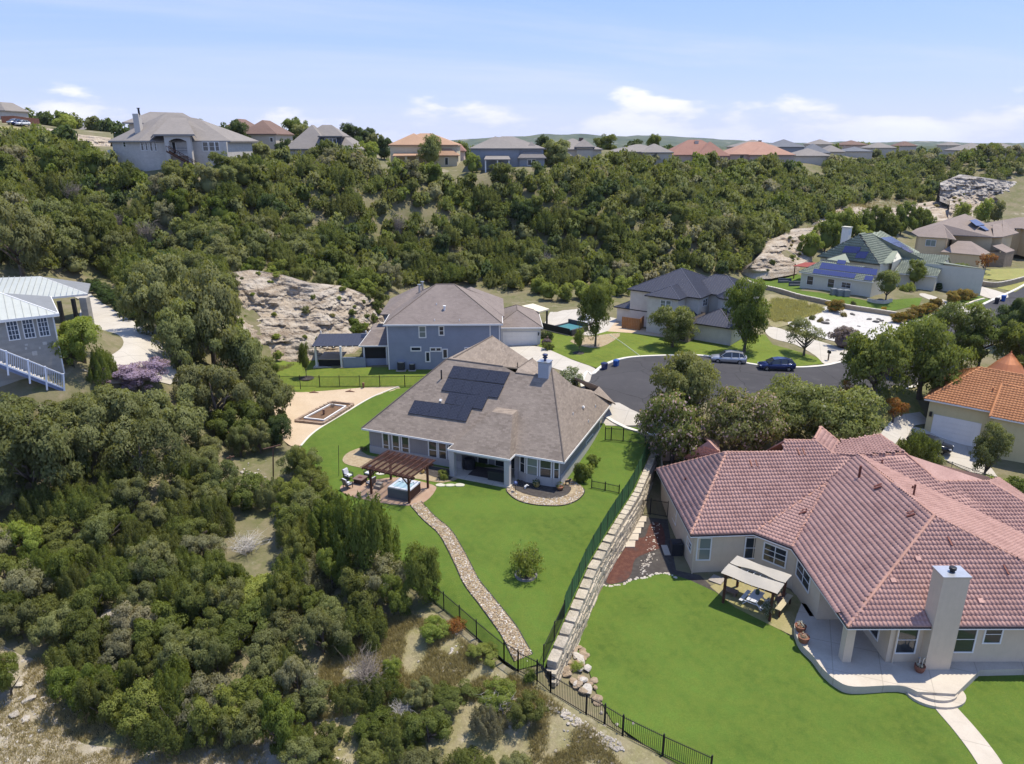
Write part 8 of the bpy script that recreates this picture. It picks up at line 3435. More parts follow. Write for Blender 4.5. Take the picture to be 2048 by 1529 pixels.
# ---------------------------------------------------------------- low walls and edgings across the street
def garden_wall(label,px,h,m,cap=None,w=.3,drop=.4,name='garden_wall'):
 pts=spline(P2(px),5,False)
 t=thing(name,label,'wall',tuple(pts[len(pts) // 2]))
 zs=TZ([(p.x,p.y) for p in pts])
 mb=MB()
 for i in range(len(pts)-1):
  a,b=pts[i],pts[i+1]
  d=Vector((b.x-a.x,b.y-a.y,0))
  s=Vector((-d.y,d.x,0)).normalized()*w/2
  A_,B_=Vector((a.x,a.y,zs[i])),Vector((b.x,b.y,zs[i+1]))
  mb.hull([A_-s-Vector((0,0,drop)),B_-s-Vector((0,0,drop)),B_+s-Vector((0,0,drop)),A_+s-Vector((0,0,drop))],[A_-s+Vector((0,0,h)),B_-s+Vector((0,0,h)),B_+s+Vector((0,0,h)),A_+s+Vector((0,0,h))],cap=False)
 o=mb.build('wall_face',m,t,uv=True)
 fix_normals(o)
 rnd=random.Random(7)
 n=len(pts)
 for i in range(n-1):
  a,b=Vector((pts[i].x,pts[i].y,zs[i]+h)),Vector((pts[i+1].x,pts[i+1].y,zs[i+1]+h))
  k=max(1,int((b-a).length/.7))
  for j in range(k):
   q=a.lerp(b,(j+.5)/k)
   d=(b-a)/k
   mb=MB()
   jitter_block(mb,q+Vector((0,0,.05)),Vector((d.x,d.y,0))*.48,Vector((-d.y,d.x,0)).normalized()*(w*.62),Vector((0,0,.07)),rnd,.06)
   o=mb.build('cap_stone',cap or M_LIMECAP,t)
   fix_normals(o)
MW=block_mat('tan_wall_stone',(.36,.29,.20),(.28,.225,.16),(.32,.27,.20),.5,.22)
garden_wall('low tan stone wall with white cap below the green tiled house lawn',((1490,566),(1540,582),(1590,596),(1640,607),(1690,618),(1740,626),(1790,634),(1832,640)),.75,MW)
garden_wall('curved tan block wall below the far dry lawn',((1945,566),(1962,572),(1990,575),(2020,570),(2060,560)),.9,MW)
garden_wall('round white stone planter wall at the green house tree',((1735,603),(1750,607),(1770,608),(1783,604)),.45,M_LIMECAP,name='planter_wall')
for px,lab in ((((1812,642),(1832,644),(1852,641),(1870,629),(1896,623)),'white stone edging of the near orange flower bed'),(((1899,614),(1925,613),(1949,604),(1968,599)),'white stone edging of the far orange flower bed')):
 pts=spline(P2(px),5,False)
 o=strip('edging',pts,.35,.25,M_LIMECAP,None,label=lab,cat='edging')
p=gnd(1765,626)
mb=MB()
mb.obox(p+Vector((0,-.25,.75)),Vector((.45,0,0)),Vector((0,.03,0)),Vector((0,0,.32)))
tag(mb.build('sign_board',plain('yellow_orange_board',(.55,.30,.02),.6)),'small yellow orange board against the tan garden wall','board')
t=thing('patio_set','grey outdoor sofas on the terrace beside the green tiled house','sofa',tuple(gnd(1590,572)))
for x,y,w in ((1570,566,1.4),(1590,573,1.2),(1597,572,.9)):
 p=gnd(x,y)
 mb=MB()
 mb.box(p.x-w,p.y-.4,p.z,p.x+w,p.y+.4,p.z+.45)
 mb.box(p.x-w,p.y+.25,p.z+.45,p.x+w,p.y+.45,p.z+.9)
 mb.build('sofa_body',plain('slate_fabric',(.10,.11,.13),.9),t)['kind']='stuff'
# ---------------------------------------------------------------- plants
def leaf_tone(name,dark,light,trans=.44,val=(.82,1.2),alt=None):
 """foliage: a shade for every leaf, a hue for every plant"""
 t=NT(name)
 g=t.n('ShaderNodeNewGeometry')
 oi=t.n('ShaderNodeObjectInfo')
 at_=t.n('ShaderNodeAttribute')
 at_.attribute_name='tint'
 ad=t.n('ShaderNodeMath')
 ad.operation='ADD'
 t.l(oi.outputs['Random'],ad.inputs[0])
 t.l(at_.outputs['Fac'],ad.inputs[1])
 fr_=t.n('ShaderNodeMath')
 fr_.operation='FRACT'
 t.l(ad.outputs[0],fr_.inputs[0])
 m=t.mix(g.outputs['Random Per Island'],dark,light)
 if alt:
  m=t.mix(t.rng(g.outputs['Random Per Island'],alt[1],alt[1]+.02),m,alt[0])
 m=t.mix(t.rng(fr_.outputs[0],0,1,0,.42),m,(light[0]*1.12,light[1]*.92,light[2]*1.25))
 hs=t.n('ShaderNodeHueSaturation')
 t.l(m,hs.inputs['Color'])
 m2=t.n('ShaderNodeMath')
 m2.operation='MULTIPLY'
 m2.inputs[1].default_value=7.31
 t.l(fr_.outputs[0],m2.inputs[0])
 f2=t.n('ShaderNodeMath')
 f2.operation='FRACT'
 t.l(m2.outputs[0],f2.inputs[0])
 t.l(t.rng(f2.outputs[0],0,1,*val),hs.inputs['Value'])
 t.l(hs.outputs[0],t.b.inputs['Base Color'])
 t.b.inputs['Roughness'].default_value=.55
 t.b.inputs['Specular IOR Level'].default_value=.12
 tr=t.n('ShaderNodeBsdfTranslucent')
 t.l(t.mix(1.0,hs.outputs[0],(1.3,1.25,.7),'MULTIPLY'),tr.inputs[0])
 ms=t.n('ShaderNodeMixShader')
 ms.inputs[0].default_value=trans
 t.l(t.b.outputs[0],ms.inputs[1])
 t.l(tr.outputs[0],ms.inputs[2])
 t.l(ms.outputs[0],t.out.inputs[0])
 MATS[name]=t.mat
 return t.mat
LM={
 'J': leaf_tone('juniper_leaf',(.074,.102,.022),(.155,.182,.046)),
 'O': leaf_tone('oak_leaf',(.092,.118,.036),(.200,.222,.084)),
 'G': leaf_tone('grey_leaf',(.145,.150,.075),(.245,.245,.135)),
 'B': leaf_tone('broad_leaf',(.070,.108,.020),(.160,.200,.040),val=(.85,1.15)),
 'Y': leaf_tone('yellow_green_leaf',(0.124,0.186,0.028),(0.250,0.292,0.064)),
 'D': leaf_tone('dark_leaf',(0.034,0.065,0.022),(0.086,0.121,0.037),val=(.85,1.15)),
 'P': leaf_tone('myrtle_leaf',(.082,.115,.028),(.185,.210,.060),alt=((.50,.35,.38),.84),val=(.9,1.1)),
 'W': leaf_tone('myrtle_plain_leaf',(.082,.118,.028),(.195,.220,.060),alt=((.34,.34,.22),.94),val=(.9,1.1)),
 'V': leaf_tone('purple_leaf',(.25,.20,.25),(.44,.37,.44)),
 'U': leaf_tone('purple_grey_leaf',(.12,.095,.10),(.24,.20,.19)),
 'R': leaf_tone('orange_flower',(.10,.12,.025),(.17,.16,.03),alt=((.36,.19,.045),.62)),
 'S': leaf_tone('scarlet_leaf',(.16,.10,.025),(.26,.13,.03),alt=((.24,.085,.03),.66)),
 'T': leaf_tone('tawny_leaf',(.17,.16,.055),(.30,.27,.10)),
 'F': leaf_tone('white_flower_leaf',(0.078,0.116,0.046),(0.171,0.200,0.086),alt=((.62,.60,.55),.80)),
}
M_BARK=plain('grey_bark',(.13,.105,.085),.95,var=.25,scale=2)
def qmesh(name,V,m,tint=None,nrm=None):
 """many loose quads as one mesh"""
 n=len(V) // 4
 me=bpy.data.meshes.new(name)
 me.vertices.add(len(V))
 me.vertices.foreach_set('co',V.astype(np.float32).ravel())
 me.loops.add(4*n)
 me.loops.foreach_set('vertex_index',np.arange(4*n,dtype=np.int32))
 me.polygons.add(n)
 me.polygons.foreach_set('loop_start',np.arange(0,4*n,4,dtype=np.int32))
 me.update(calc_edges=True)
 me.materials.append(m)
 if nrm is not None:
  a=me.attributes.new('custom_normal','FLOAT_VECTOR','POINT')
  a.data.foreach_set('vector',nrm.astype(np.float32).ravel())
 if tint is not None:
  a=me.attributes.new('tint','FLOAT','POINT')
  a.data.foreach_set('value',tint.astype(np.float32))
 return me
def crown_quads(kind,n,size,seed):
 """leaves of a crown of radius 1 and height 1 standing on z = 0"""
 r=np.random.default_rng(seed)
 if kind=='J':       # juniper: a ragged heap of plumes round a few tops
  pk=r.uniform(-.55,.55,(5,2))
  ph=r.uniform(.62,1.0,5)
  pk[0],ph[0]=(r.uniform(-.2,.2),r.uniform(-.2,.2)),1.0
  k=64
  rad=np.sqrt(r.uniform(0,1,k))*.86
  az=r.uniform(0,2*np.pi,k)
  xy=np.stack([rad*np.cos(az),rad*np.sin(az)],1)
  dd=np.linalg.norm(xy[:,None,:]-pk[None],axis=2)
  topz=np.clip((ph[None]*(1-(dd/1.05) ** 1.7)).max(1)+r.uniform(-.14,.04,k),.20,1)
  c=np.concatenate([xy,topz[:,None]],1)
  w=r.uniform(.5,1.3,k)
  i=r.choice(k,n,p=w/w.sum())
  t=r.uniform(0,1,n) ** .7
  ln=np.minimum(c[:,2],r.uniform(.28,.6,k))
  z=c[i,2]-t*ln[i]
  pr=.04+.17*t ** .7
  a=r.uniform(0,2*np.pi,n)
  q=np.sqrt(r.uniform(.2,1,n))
  pos=np.stack([c[i,0]*(1.05-.12*t)+pr*q*np.cos(a),c[i,1]*(1.05-.12*t)+pr*q*np.sin(a),z],1)
  out=np.stack([np.cos(a)+.9*c[i,0],np.sin(a)+.9*c[i,1],np.full(n,.75)],1)
  lng,asp=1.35,.42
  axis=np.stack([np.cos(a)*.8+c[i,0]*.4,np.sin(a)*.8+c[i,1]*.4,np.full(n,.55)],1)+r.normal(size=(n,3))*.55
 else:
  if kind=='L':
   nl,k=6,20
  else:
   nl,k=8,70
  lc=np.zeros((nl,3))
  la=r.uniform(0,2*np.pi,nl)
  lr=r.uniform(.34,.62,nl)
  lc[:,0],lc[:,1],lc[:,2]=lr*np.cos(la),lr*np.sin(la),r.uniform(.26,.66,nl)
  ls=r.uniform(.30,.46,nl)
  lc[0],ls[0]=(r.uniform(-.15,.15),r.uniform(-.15,.15),.56),.50
  if kind in 'BW':      # a closed round head
   lc[:,:2] *= .78
   ls *= 1.1
   ls[0]=.66
   k=120
  li=r.choice(nl,k,p=ls ** 2/(ls ** 2).sum())
  d=r.normal(size=(k,3))
  d /= np.linalg.norm(d,axis=1)[:,None]
  d[:,2]=np.where(r.uniform(0,1,k)<.7,np.abs(d[:,2]),d[:,2])
  c=lc[li]+d*(ls[li]*r.uniform(.55,.95,k))[:,None]*np.array([1,1,.92])
  c[:,2]=np.clip(c[:,2],.10,.93)
  cr=r.uniform(.10,.21,k)*(1.5 if kind=='L' else 1)
  i=r.choice(k,n,p=cr ** 2/(cr ** 2).sum())
  v=r.normal(size=(n,3))
  v /= np.linalg.norm(v,axis=1)[:,None]
  v[:,2]=np.where(r.uniform(0,1,n)<.55,np.abs(v[:,2]),v[:,2])
  q=r.uniform(.35,1.15,n) ** .5
  pos=c[i]+v*(cr[i]*q)[:,None]*np.array([1,1,.75])
  out=v+.8*d[i]+np.array([0,0,.3])
  if kind=='F':      # fountain of arching shoots
   az=r.uniform(0,2*np.pi,60)
   el=r.uniform(.30,1.0,60)
   i=r.integers(0,60,n)
   t=r.uniform(.10,1,n) ** .8
   pos=np.stack([np.cos(az[i])*t*(1.05-.65*el[i]),np.sin(az[i])*t*(1.05-.65*el[i]),.08+el[i]*t*.95-.12*t*t],1)+r.normal(size=(n,3))*.06
   out=r.normal(size=(n,3))+np.array([0,0,.8])
  lng,asp=1.0,.55
  axis=r.normal(size=(n,3))
 nn=out/np.linalg.norm(out,axis=1)[:,None]+r.normal(size=(n,3))*.55
 nn /= np.linalg.norm(nn,axis=1)[:,None]
 a=axis-nn*(axis*nn).sum(1)[:,None]
 a /= np.linalg.norm(a,axis=1)[:,None]+1e-9
 b=np.cross(nn,a)
 s=(size*r.uniform(.55,1.35,n))[:,None]
 pos[:,2]=np.maximum(pos[:,2],.01)
 V=np.stack([pos-a*s*lng,pos-b*s*asp,pos+a*s*lng,pos+b*s*asp],1)
 if kind != 'F' and kind != 'L' and n < 9000:      # the closed inside of a far crown
  m_,q_=8,5
  st=[]
  def P(i,j):
   a,e=2*np.pi*i/m_,np.pi*(j/q_-.5)
   d=np.array([np.cos(a)*np.cos(e),np.sin(a)*np.cos(e),np.sin(e)])
   k=.50+.10*np.sin(3*a+seed)*np.cos(2*e)
   return d*np.array([k,k,.27])*(1-.35*max(0,d[2])*(kind=='J'))+np.array([0,0,.34]),d
  for i in range(m_):
   for j in range(q_):
    st+=[P(i,j),P(i+1,j),P(i+1,j+1),P(i,j+1)]
  V=np.concatenate([V.reshape(-1,3),np.array([x[0] for x in st])]).reshape(-1,4,3)
  core=np.array([x[1] for x in st])
 else:
  core=np.zeros((0,3))
 # leaves are lit as parts of their clump: shading normals lean outwards
 g=out/np.linalg.norm(out,axis=1)[:,None]+.45*nn+np.array([0,0,.25])
 g /= np.linalg.norm(g,axis=1)[:,None]
 return V.reshape(-1,3),np.concatenate([np.repeat(g,4,0),core+np.array([0,0,.2])*(len(core)>0)])
def trunk_mesh(seed,kind):
 rnd=random.Random(seed)
 mb=MB()
 lean=Vector((rnd.uniform(-.08,.08),rnd.uniform(-.08,.08),0))
 mb.tube([Vector((0,0,-.08)),lean*.5+Vector((0,0,.22)),lean+Vector((0,0,.50)),lean*1.3+Vector((0,0,.72))],[.075,.055,.040,.012],7)
 for k in range(7):
  a=rnd.uniform(0,6.28)
  z=rnd.uniform(.14,.45)
  e=rnd.uniform(.4,.75)
  mb.tube([lean*z+Vector((0,0,z)),Vector((math.cos(a)*e*.5,math.sin(a)*e*.5,z+.14)),Vector((math.cos(a)*e,math.sin(a)*e,z+rnd.uniform(.2,.36)))],[.030,.020,.007],5)
 return mb.mesh('trunk',M_BARK,smooth=True)
TRUNKS=[trunk_mesh(i,0) for i in range(3)]
CROWNS={}
def crown_mesh(shape,tone,lod,var):
 """lod 0 near, 1 middle, 2 far"""
 k=(shape,lod,var)
 if k not in CROWNS:
  n,s={0: (15000,.026),1: (6000,.038),2: (1500,.080)}[lod]
  if shape=='J':
   n,s=int(n*1.15),s*1.0
  if shape=='L':
   n=int(n*.42)
  if shape=='F':
   n,s=3000,.040
  V,N=crown_quads(shape,n,s,17*var+ord(shape)+lod)
  CROWNS[k]=qmesh('crown',V,LM['J'],None,N)
 return CROWNS[k]
RT=random.Random(77)
def plant(name,label,cat,p,r,h,shape,tone,lod,group=None,lift=.0,trunk=True,sq=1.0):
 """a tree or shrub at p; lift = height of the crown's foot as a share of the height"""
 t=thing(name,label,cat,tuple(p),RT.uniform(0,6.28),group)
 c=bpy.data.objects.new('crown',crown_mesh(shape,tone,lod,RT.randrange(4)))
 COL.objects.link(c)
 c.material_slots[0].link='OBJECT'
 c.material_slots[0].material=LM[tone]
 c.parent=t
 c.location=(0,0,h*lift)
 c.scale=(r,r*sq,h*(1-lift))
 if trunk:
  k=bpy.data.objects.new('trunk',RT.choice(TRUNKS))
  COL.objects.link(k)
  k.parent=t
  w=max(r*.8,.4)
  k.scale=(w,w,h*.95)
 return t
def named_trees():
 rows=[
  # name, px, py, r, h, shape, tone, lod, lift, side, label
  ('tree',1190,694,3.2,9.2,'B','B',0,.14,None,'tall leafy tree between the pool wall and the street lawn'),
  ('tree',1158,706,1.0,3.6,'B','Y',1,.25,None,'small yellow green tree in a mulch ring on the street lawn'),
  ('tree',1345,695,4.2,6.2,'B','W',0,.04,None,'round weeping tree on the lawn before the charcoal roofed house'),
  ('tree',1487,706,4.3,10.4,'B','B',0,.06,None,'tall dense green tree on the lawn behind the silver car'),
  ('tree',1607,713,3.4,5.6,'L','O',0,.28,None,'sparse grey green tree beside the drive and the navy car'),
  ('shrub',1685,696,2.7,3.3,'D','U',1,0,None,'round purple grey shrub between the drive and the white gravel'),
  ('tree',1745,800,5.4,9.0,'B','B',0,0,None,'dark broad tree at the near kerb, left one of the dense group'),
  ('tree',1838,798,5.8,9.8,'B','B',0,0,None,'dark broad tree at the near kerb, right one of the dense group'),
  ('tree',1790,745,3.4,6.0,'D','B',1,.12,None,'green tree behind the dark broad trees at the kerb'),
  ('tree',1908,730,4.6,8.8,'B','W',0,.15,None,'round tree with pale tips behind the copper turret'),
  ('tree',1955,742,4.2,7.2,'D','B',0,.15,None,'dense green tree just left of the copper turret'),
  ('tree',2035,700,4.4,8.6,'D','D',0,.12,None,'dark tree at the right edge beside the road'),
  ('tree',2040,765,4.2,8.2,'D','B',0,.12,None,'green tree at the right edge behind the copper turret'),
  ('tree',1360,850,5.0,7.4,'B','W',0,.03,None,'crepe myrtle without blossom, at the near edge of the cul-de-sac'),
  ('tree',1345,928,5.0,7.8,'B','P',0,.03,'B','pink flowered crepe myrtle over the end of the green fence'),
  ('tree',1485,915,5.8,7.4,'B','P',0,.03,'B','pink flowered crepe myrtle in the middle behind the red tiled roof'),
  ('tree',1580,876,5.0,6.2,'B','W',0,.03,'B','pale tipped crepe myrtle behind the pink flowered one'),
  ('tree',1668,912,6.2,7.6,'B','W',0,.03,'B','large green crepe myrtle above the north hips of the red roof'),
  ('tree',1968,958,2.3,6.0,'B','O',0,.14,'B','olive green tree in front of the orange tiled house'),
  ('shrub',1822,935,2.5,4.6,'J','B',0,0,'B','feathery green shrub by the black car and the red roof'),
  ('shrub',1785,846,2.0,3.2,'L','S',1,.1,'B','orange leaved shrub under the dark street trees'),
  ('shrub',1692,806,1.5,2.4,'L','S',1,.1,None,'small red leaved shrub at the near kerb'),
  ('shrub',1880,950,1.5,2.0,'L','O',1,0,'B','thin grey shrub at the edge of the orange house drive'),
  ('shrub',1985,985,1.8,1.8,'B','Y',1,0,'B','yellow green shrub over the chain link fence'),
  ('shrub',2035,1000,1.8,2.2,'B','B',1,0,'B','green shrub at the right edge by the chain link fence'),
  ('tree',1771,604,2.7,5.6,'B','W',1,.28,None,'round tree in the white stone planter at the green tiled house'),
  ('tree',1826,578,2.3,5.6,'B','B',1,.2,None,'leafy tree between the two wings of the green tiled house'),
  ('shrub',1814,582,1.5,1.9,'J','Y',2,0,None,'spiky yellow green plant under the tree of the green tiled house'),
  ('tree',1914,578,2.2,5.0,'B','B',1,.28,None,'small dark tree at the gable of the green tiled house'),
  ('shrub',1878,580,1.0,1.5,'D','D',2,0,None,'clipped round shrub at the corner of the green tiled house'),
  ('tree',1968,548,2.1,4.2,'L','S',2,.2,None,'reddish tree in front of the tan stucco house'),
  ('tree',613,757,1.0,5.0,'B','B',1,.25,None,'young tree in a black mulch ring by the back fence'),
  ('shrub',549,742,.9,1.1,'B','B',2,0,None,'tiny round shrub at the far left of the back lawn'),
  ('tree',1053,1152,1.85,3.4,'F','Y',0,.02,'A','small light green fountain shaped tree in a stone ring on the main lawn'),
  ('shrub',1163,966,1.05,2.3,'D','B',1,0,'A','tall bush at the right corner of the bay windows'),
  ('shrub',1186,932,1.0,1.3,'D','B',1,0,'A','low round bush along the right wall of the grey house'),
  ('shrub',1177,953,.8,1.4,'D','Y',1,0,'A','small yellow green bush between the two wall bushes'),
  ('shrub',886,960,.75,1.1,'B','Y',1,0,'A','bright yellow green bush at the left porch column'),
  ('shrub',728,905,.5,.9,'L','O',1,0,'A','small grey bush at the left corner of the grey house'),
  ('shrub',1138,775,2.3,2.5,'B','F',1,0,None,'white flowering shrub behind the grey house roof'),
  ('shrub',712,672,2.1,2.8,'D','B',1,0,None,'round green bush at the foot of the limestone cut'),
  ('shrub',168,722,3.4,4.8,'D','Y',0,0,None,'large bright round bush beside the grey stone house'),
  ('shrub',278,778,4.2,3.0,'D','V',0,0,None,'purple flowering shrub below the pale drive'),
  ('tree',205,762,1.6,3.8,'J','B',0,0,None,'young green juniper at the low wall of the drive'),
  ('tree',48,562,6.6,12.5,'D','O',0,.10,None,'big grey green oak above the carport roof'),
  ('tree',318,668,5.0,9.5,'D','O',0,0,None,'broad oak overhanging the far bend of the pale drive'),
  ('tree',428,735,5.8,12.5,'D','O',0,0,None,'tallest oak before the limestone cut, right of the purple shrub'),
  ('tree',375,745,4.6,8.5,'D','O',0,0,None,'oak between the purple shrub and the tallest oak'),
  ('tree',490,790,4.6,9.0,'D','O',0,0,None,'oak at the left edge of the back lawn before the limestone cut'),
  ('tree',535,850,4.0,7.0,'D','O',0,0,None,'grey green oak spreading over the left end of the gravel court'),
  ('tree',440,850,4.6,7.5,'D','O',0,0,None,'oak below the tallest oak on the slope'),
  ('tree',560,890,2.6,3.8,'D','D',0,0,None,'dark oak hugging the near edge of the gravel court'),
  ('tree',470,880,3.4,4.6,'D','J',0,0,None,'olive scrub oak above the clothes posts'),
  ('tree',75,1000,5.2,8.6,'D','O',0,0,None,'great live oak at the left edge below the staircase'),
  ('tree',20,900,4.4,5.0,'D','O',0,0,None,'live oak at the left edge just under the staircase'),
  ('tree',200,930,4.6,7.0,'D','O',0,0,None,'live oak below the foot of the white staircase'),
  ('tree',290,985,4.0,7.6,'L','O',0,.10,None,'open branched live oak showing its trunk on the slope'),
  ('tree',330,900,4.4,6.6,'D','O',0,0,None,'live oak on the slope between the staircase oaks and the clothes posts'),
  ('tree',160,850,3.0,3.2,'D','O',0,0,None,'low oak scrub at the foot of the white staircase'),
  ('tree',235,850,3.4,4.2,'D','O',0,0,None,'low oak in front of the purple shrub'),
  ('shrub',1541,1242,.75,1.9,'L','F',1,0,'B','pale flowering potted bush at the corner of the canopy pavilion'),
  ('shrub',1155,1338,.65,.6,'B','Y',1,0,'B','yellow green clump growing in the rock heap at the wall end'),
  ('shrub',1058,1362,.6,.9,'B','B',1,0,None,'green clump at the iron fence beside the garden gate'),
  ('shrub',968,1318,1.3,1.1,'D','Y',0,0,None,'low bright bush spreading against the iron fence'),
  ('shrub',872,1275,1.5,1.4,'B','Y',0,0,None,'mixed green bush at the fence corner below the tall shrubs'),
  ('shrub',912,1262,1.2,1.0,'L','S',1,0,None,'rust coloured bush at the fence corner below the tall shrubs'),
  ('shrub',786,1362,.95,1.9,'B','Y',0,0,None,'upright light green sapling in the dry grass'),
  ('tree',848,1205,1.9,4.6,'B','B',0,0,None,'bright broad leaved young tree where the fence meets the woods'),
  ('tree',735,1150,3.0,7.8,'J','B',0,0,None,'tall feathery juniper in front of the pergola'),
  ('tree',680,1105,2.6,5.4,'J','B',0,0,None,'juniper left of the tall feathery one by the lawn'),
  ('tree',862,334,3.8,8.0,'B','O',1,.1,192,'tall grey green tree in front of the orange roofed ridge house'),
  ('tree',740,330,3.6,6.0,'D','Y',1,0,188,'bright round tree left of the orange roofed ridge house'),
  ('tree',478,286,4.6,9.0,'D','D',1,.05,190,'dark round tree between the brown roof and the big ridge house'),
  ('tree',566,292,2.8,6.0,'D','D',1,.05,185,'small dark tree left of the steep grey roof'),
  ('tree',945,340,2.6,4.6,'D','Y',1,0,183,'bright bush left of the slate blue ridge house'),
  ('tree',1118,336,5.2,6.4,'D','O',1,0,190,'dark oak half hiding the taupe ridge house'),
  ('tree',718,305,4.4,7.0,'D','D',1,0,215,'dark tree beyond the steep grey roof'),
  ('tree',768,312,3.8,6.4,'D','D',1,0,225,'dark tree just left of the orange roof'),
  ('tree',1308,296,4.0,6.6,'D','B',1,0,250,'round green tree above the low grey ridge roof'),
  ('tree',1086,306,3.4,6.0,'D','D',1,0,240,'dark tree between the slate blue and the taupe ridge houses'),
  ('tree',133,262,4.2,4.6,'D','Y',1,0,235,'round bright bush on the bare slope at the top left'),
  ('tree',1595,318,2.8,5.0,'B','B',2,0,235,'green tree at the right end of the salmon tiled house'),
  ('tree',1640,330,3.0,5.0,'D','D',2,0,240,'dark round tree in the gap between the ridge roofs'),
 ]
 for nm,x,y,r,h,sh,tn,lod,lift,side,lab in rows:
  if isinstance(side,int):
   q=atY(x,y,side)
   p=Vector((q.x,q.y,min(T(q.x,q.y),q.z+.6)))
  else:
   p=gnd(x,y,side)
   p.z-=.08
  plant(nm,lab,nm,p,r,h,sh,tn,lod,None,lift,not (nm=='shrub' and h<2.6))
 for k,(x,y,r,h) in enumerate(((1668,624,2.1,2.2),(1795,646,1.7,1.8),(1815,641,1.8,1.9),(1835,634,1.8,1.9),(1855,628,1.8,1.9),(1871,617,1.6,1.8),(1902,607,1.9,2.1),(1918,602,2.0,2.2),(1936,600,1.7,1.9))):
  lab='round orange flowered shrub on its own at the white gravel' if k==0 else 'orange flowered shrub in the bed along the green house lawns'
  plant('shrub',lab,'shrub',gnd(x,y),r,h,'D','R',1,None if k==0 else 'orange flowered shrubs',0,False)
 for (x,y,r,h) in ((1618,520,3.4,6.5),(1648,505,3.8,8),(1688,487,4,9),(1722,484,3.6,8.5),(1758,474,4,8.5),(1800,470,4.2,9),(1830,468,3.6,7.5),(1690,508,3,5),(1720,500,3.5,6),(1780,480,3.5,7),(1850,468,3,7),(1924,452,3.4,7),(1962,448,3.6,8),(1988,446,3.2,7),(1660,470,3.6,6)):
  plant('tree','leafy tree in the belt between the rock face and the houses along the street','tree',gnd(x,y),r,h,'D',RT.choice('BOYB'),1,'trees behind the street houses',.03)
 for (x,y,r,h) in ((1098,600,2.2,3.2),(1130,602,2.6,3.4),(1165,600,2.8,3.6),(1205,600,3.0,4.2),(1240,592,2.6,4.0),(1080,588,2.4,3.2)):
  plant('shrub','yellow green bush at the foot of the wooded hill behind the pool','shrub',gnd(x,y),r,h,'D','Y',1,'yellow green bushes behind the pool',0,False)
 # hedge along the drive
 h=thing('hedge','dark hedge curving along the far edge of the pale drive','hedge',tuple(at(205,600,7.3)))
 for k,(x,y) in enumerate(((172,584),(180,592),(190,600),(200,607),(211,615),(222,623),(233,632),(243,640))):
  p=at(x,y,7.4)+Vector((1.2,.5,0))
  c=bpy.data.objects.new('hedge_clump',crown_mesh('D','D',1,k % 3))
  COL.objects.link(c)
  c.material_slots[0].link='OBJECT'
  c.material_slots[0].material=LM['D']
  c.parent=h
  c.location=p-origin(h)
  c.scale=(1.7,1.7,2.0)
 # plants on the white gravel
 for k,(x,y) in enumerate(((1680,618),(1688,617),(1687,634),(1624,640),(1640,645),(1706,612))):
  plant('shrub','little tufted plant on the white gravel bed','shrub',gnd(x,y),.6,1.0,'J','TO'[k % 2],2,'tufted plants on the white gravel',0,False)
 for k,(x,y) in enumerate(((1093,690),(1098,680),(1088,676),(1095,700))):
  plant('shrub',('purple','dark','white flowered','low green')[k]+' shrub in the curved bed beside the white garage door','shrub',gnd(x,y),1.0,1.2,'D','UDFB'[k],2,None,0,False)
 # leafless bushes
 dead_bush(gnd(735,1375),2.6,2.3,'large tangled leafless bush in the dry grass',150,M_TWIG,3,r0=.02)
 dead_bush(gnd(495,1105),3.0,1.5,'bleached brushwood pile in a gap of the woods',70,M_TWIGB,5,r0=.03)
 dead_bush(gnd(805,1435),1.6,1.2,'small grey leafless bush among the green ones in front',60,M_TWIGB,6)
 dead_bush(gnd(1000,1420),1.8,1.3,'half dead bush with bleached twigs near the lower fence',60,M_TWIGB,9)
 for x,y,s in ((1095,555,3),(795,480,4),(240,480,5),(300,500,6),(150,420,7)):
  p=gnd(x,y)
  dead_bush(p,3.4,5.0,{3: 'bare grey tree at the foot of the wooded hill',4: 'bare pinkish grey tree halfway up the wooded hill',5: 'bare pale tree in the woods above the carport',6: 'bare pale tree right of the one above the carport',7: 'bare grey tree high in the woods at the left'}[s],90,M_TWIG,s,'dead_tree',.05)
named_trees()
def poisson(poly,dist,rnd,avoid=(),n=30000,keep=None):
 a=np.array([(p[0],p[1]) for p in poly])
 lo,hi=a.min(0),a.max(0)
 pts=np.stack([np.array([rnd.uniform(lo[k],hi[k]) for _ in range(n)]) for k in (0,1)],1)
 ok=inside(pts,poly)
 for av in avoid:
  ok &= ~inside(pts,av)
 pts=pts[ok]
 out=[]
 cell={}
 for x,y in pts:
  i,j=int(x // dist),int(y // dist)
  if any((x-u) ** 2+(y-v) ** 2<dist*dist for di in (-1,0,1) for dj in (-1,0,1) for u,v in cell.get((i+di,j+dj),())):
   continue
  cell.setdefault((i,j),[]).append((x,y))
  out.append((x,y))
 return out
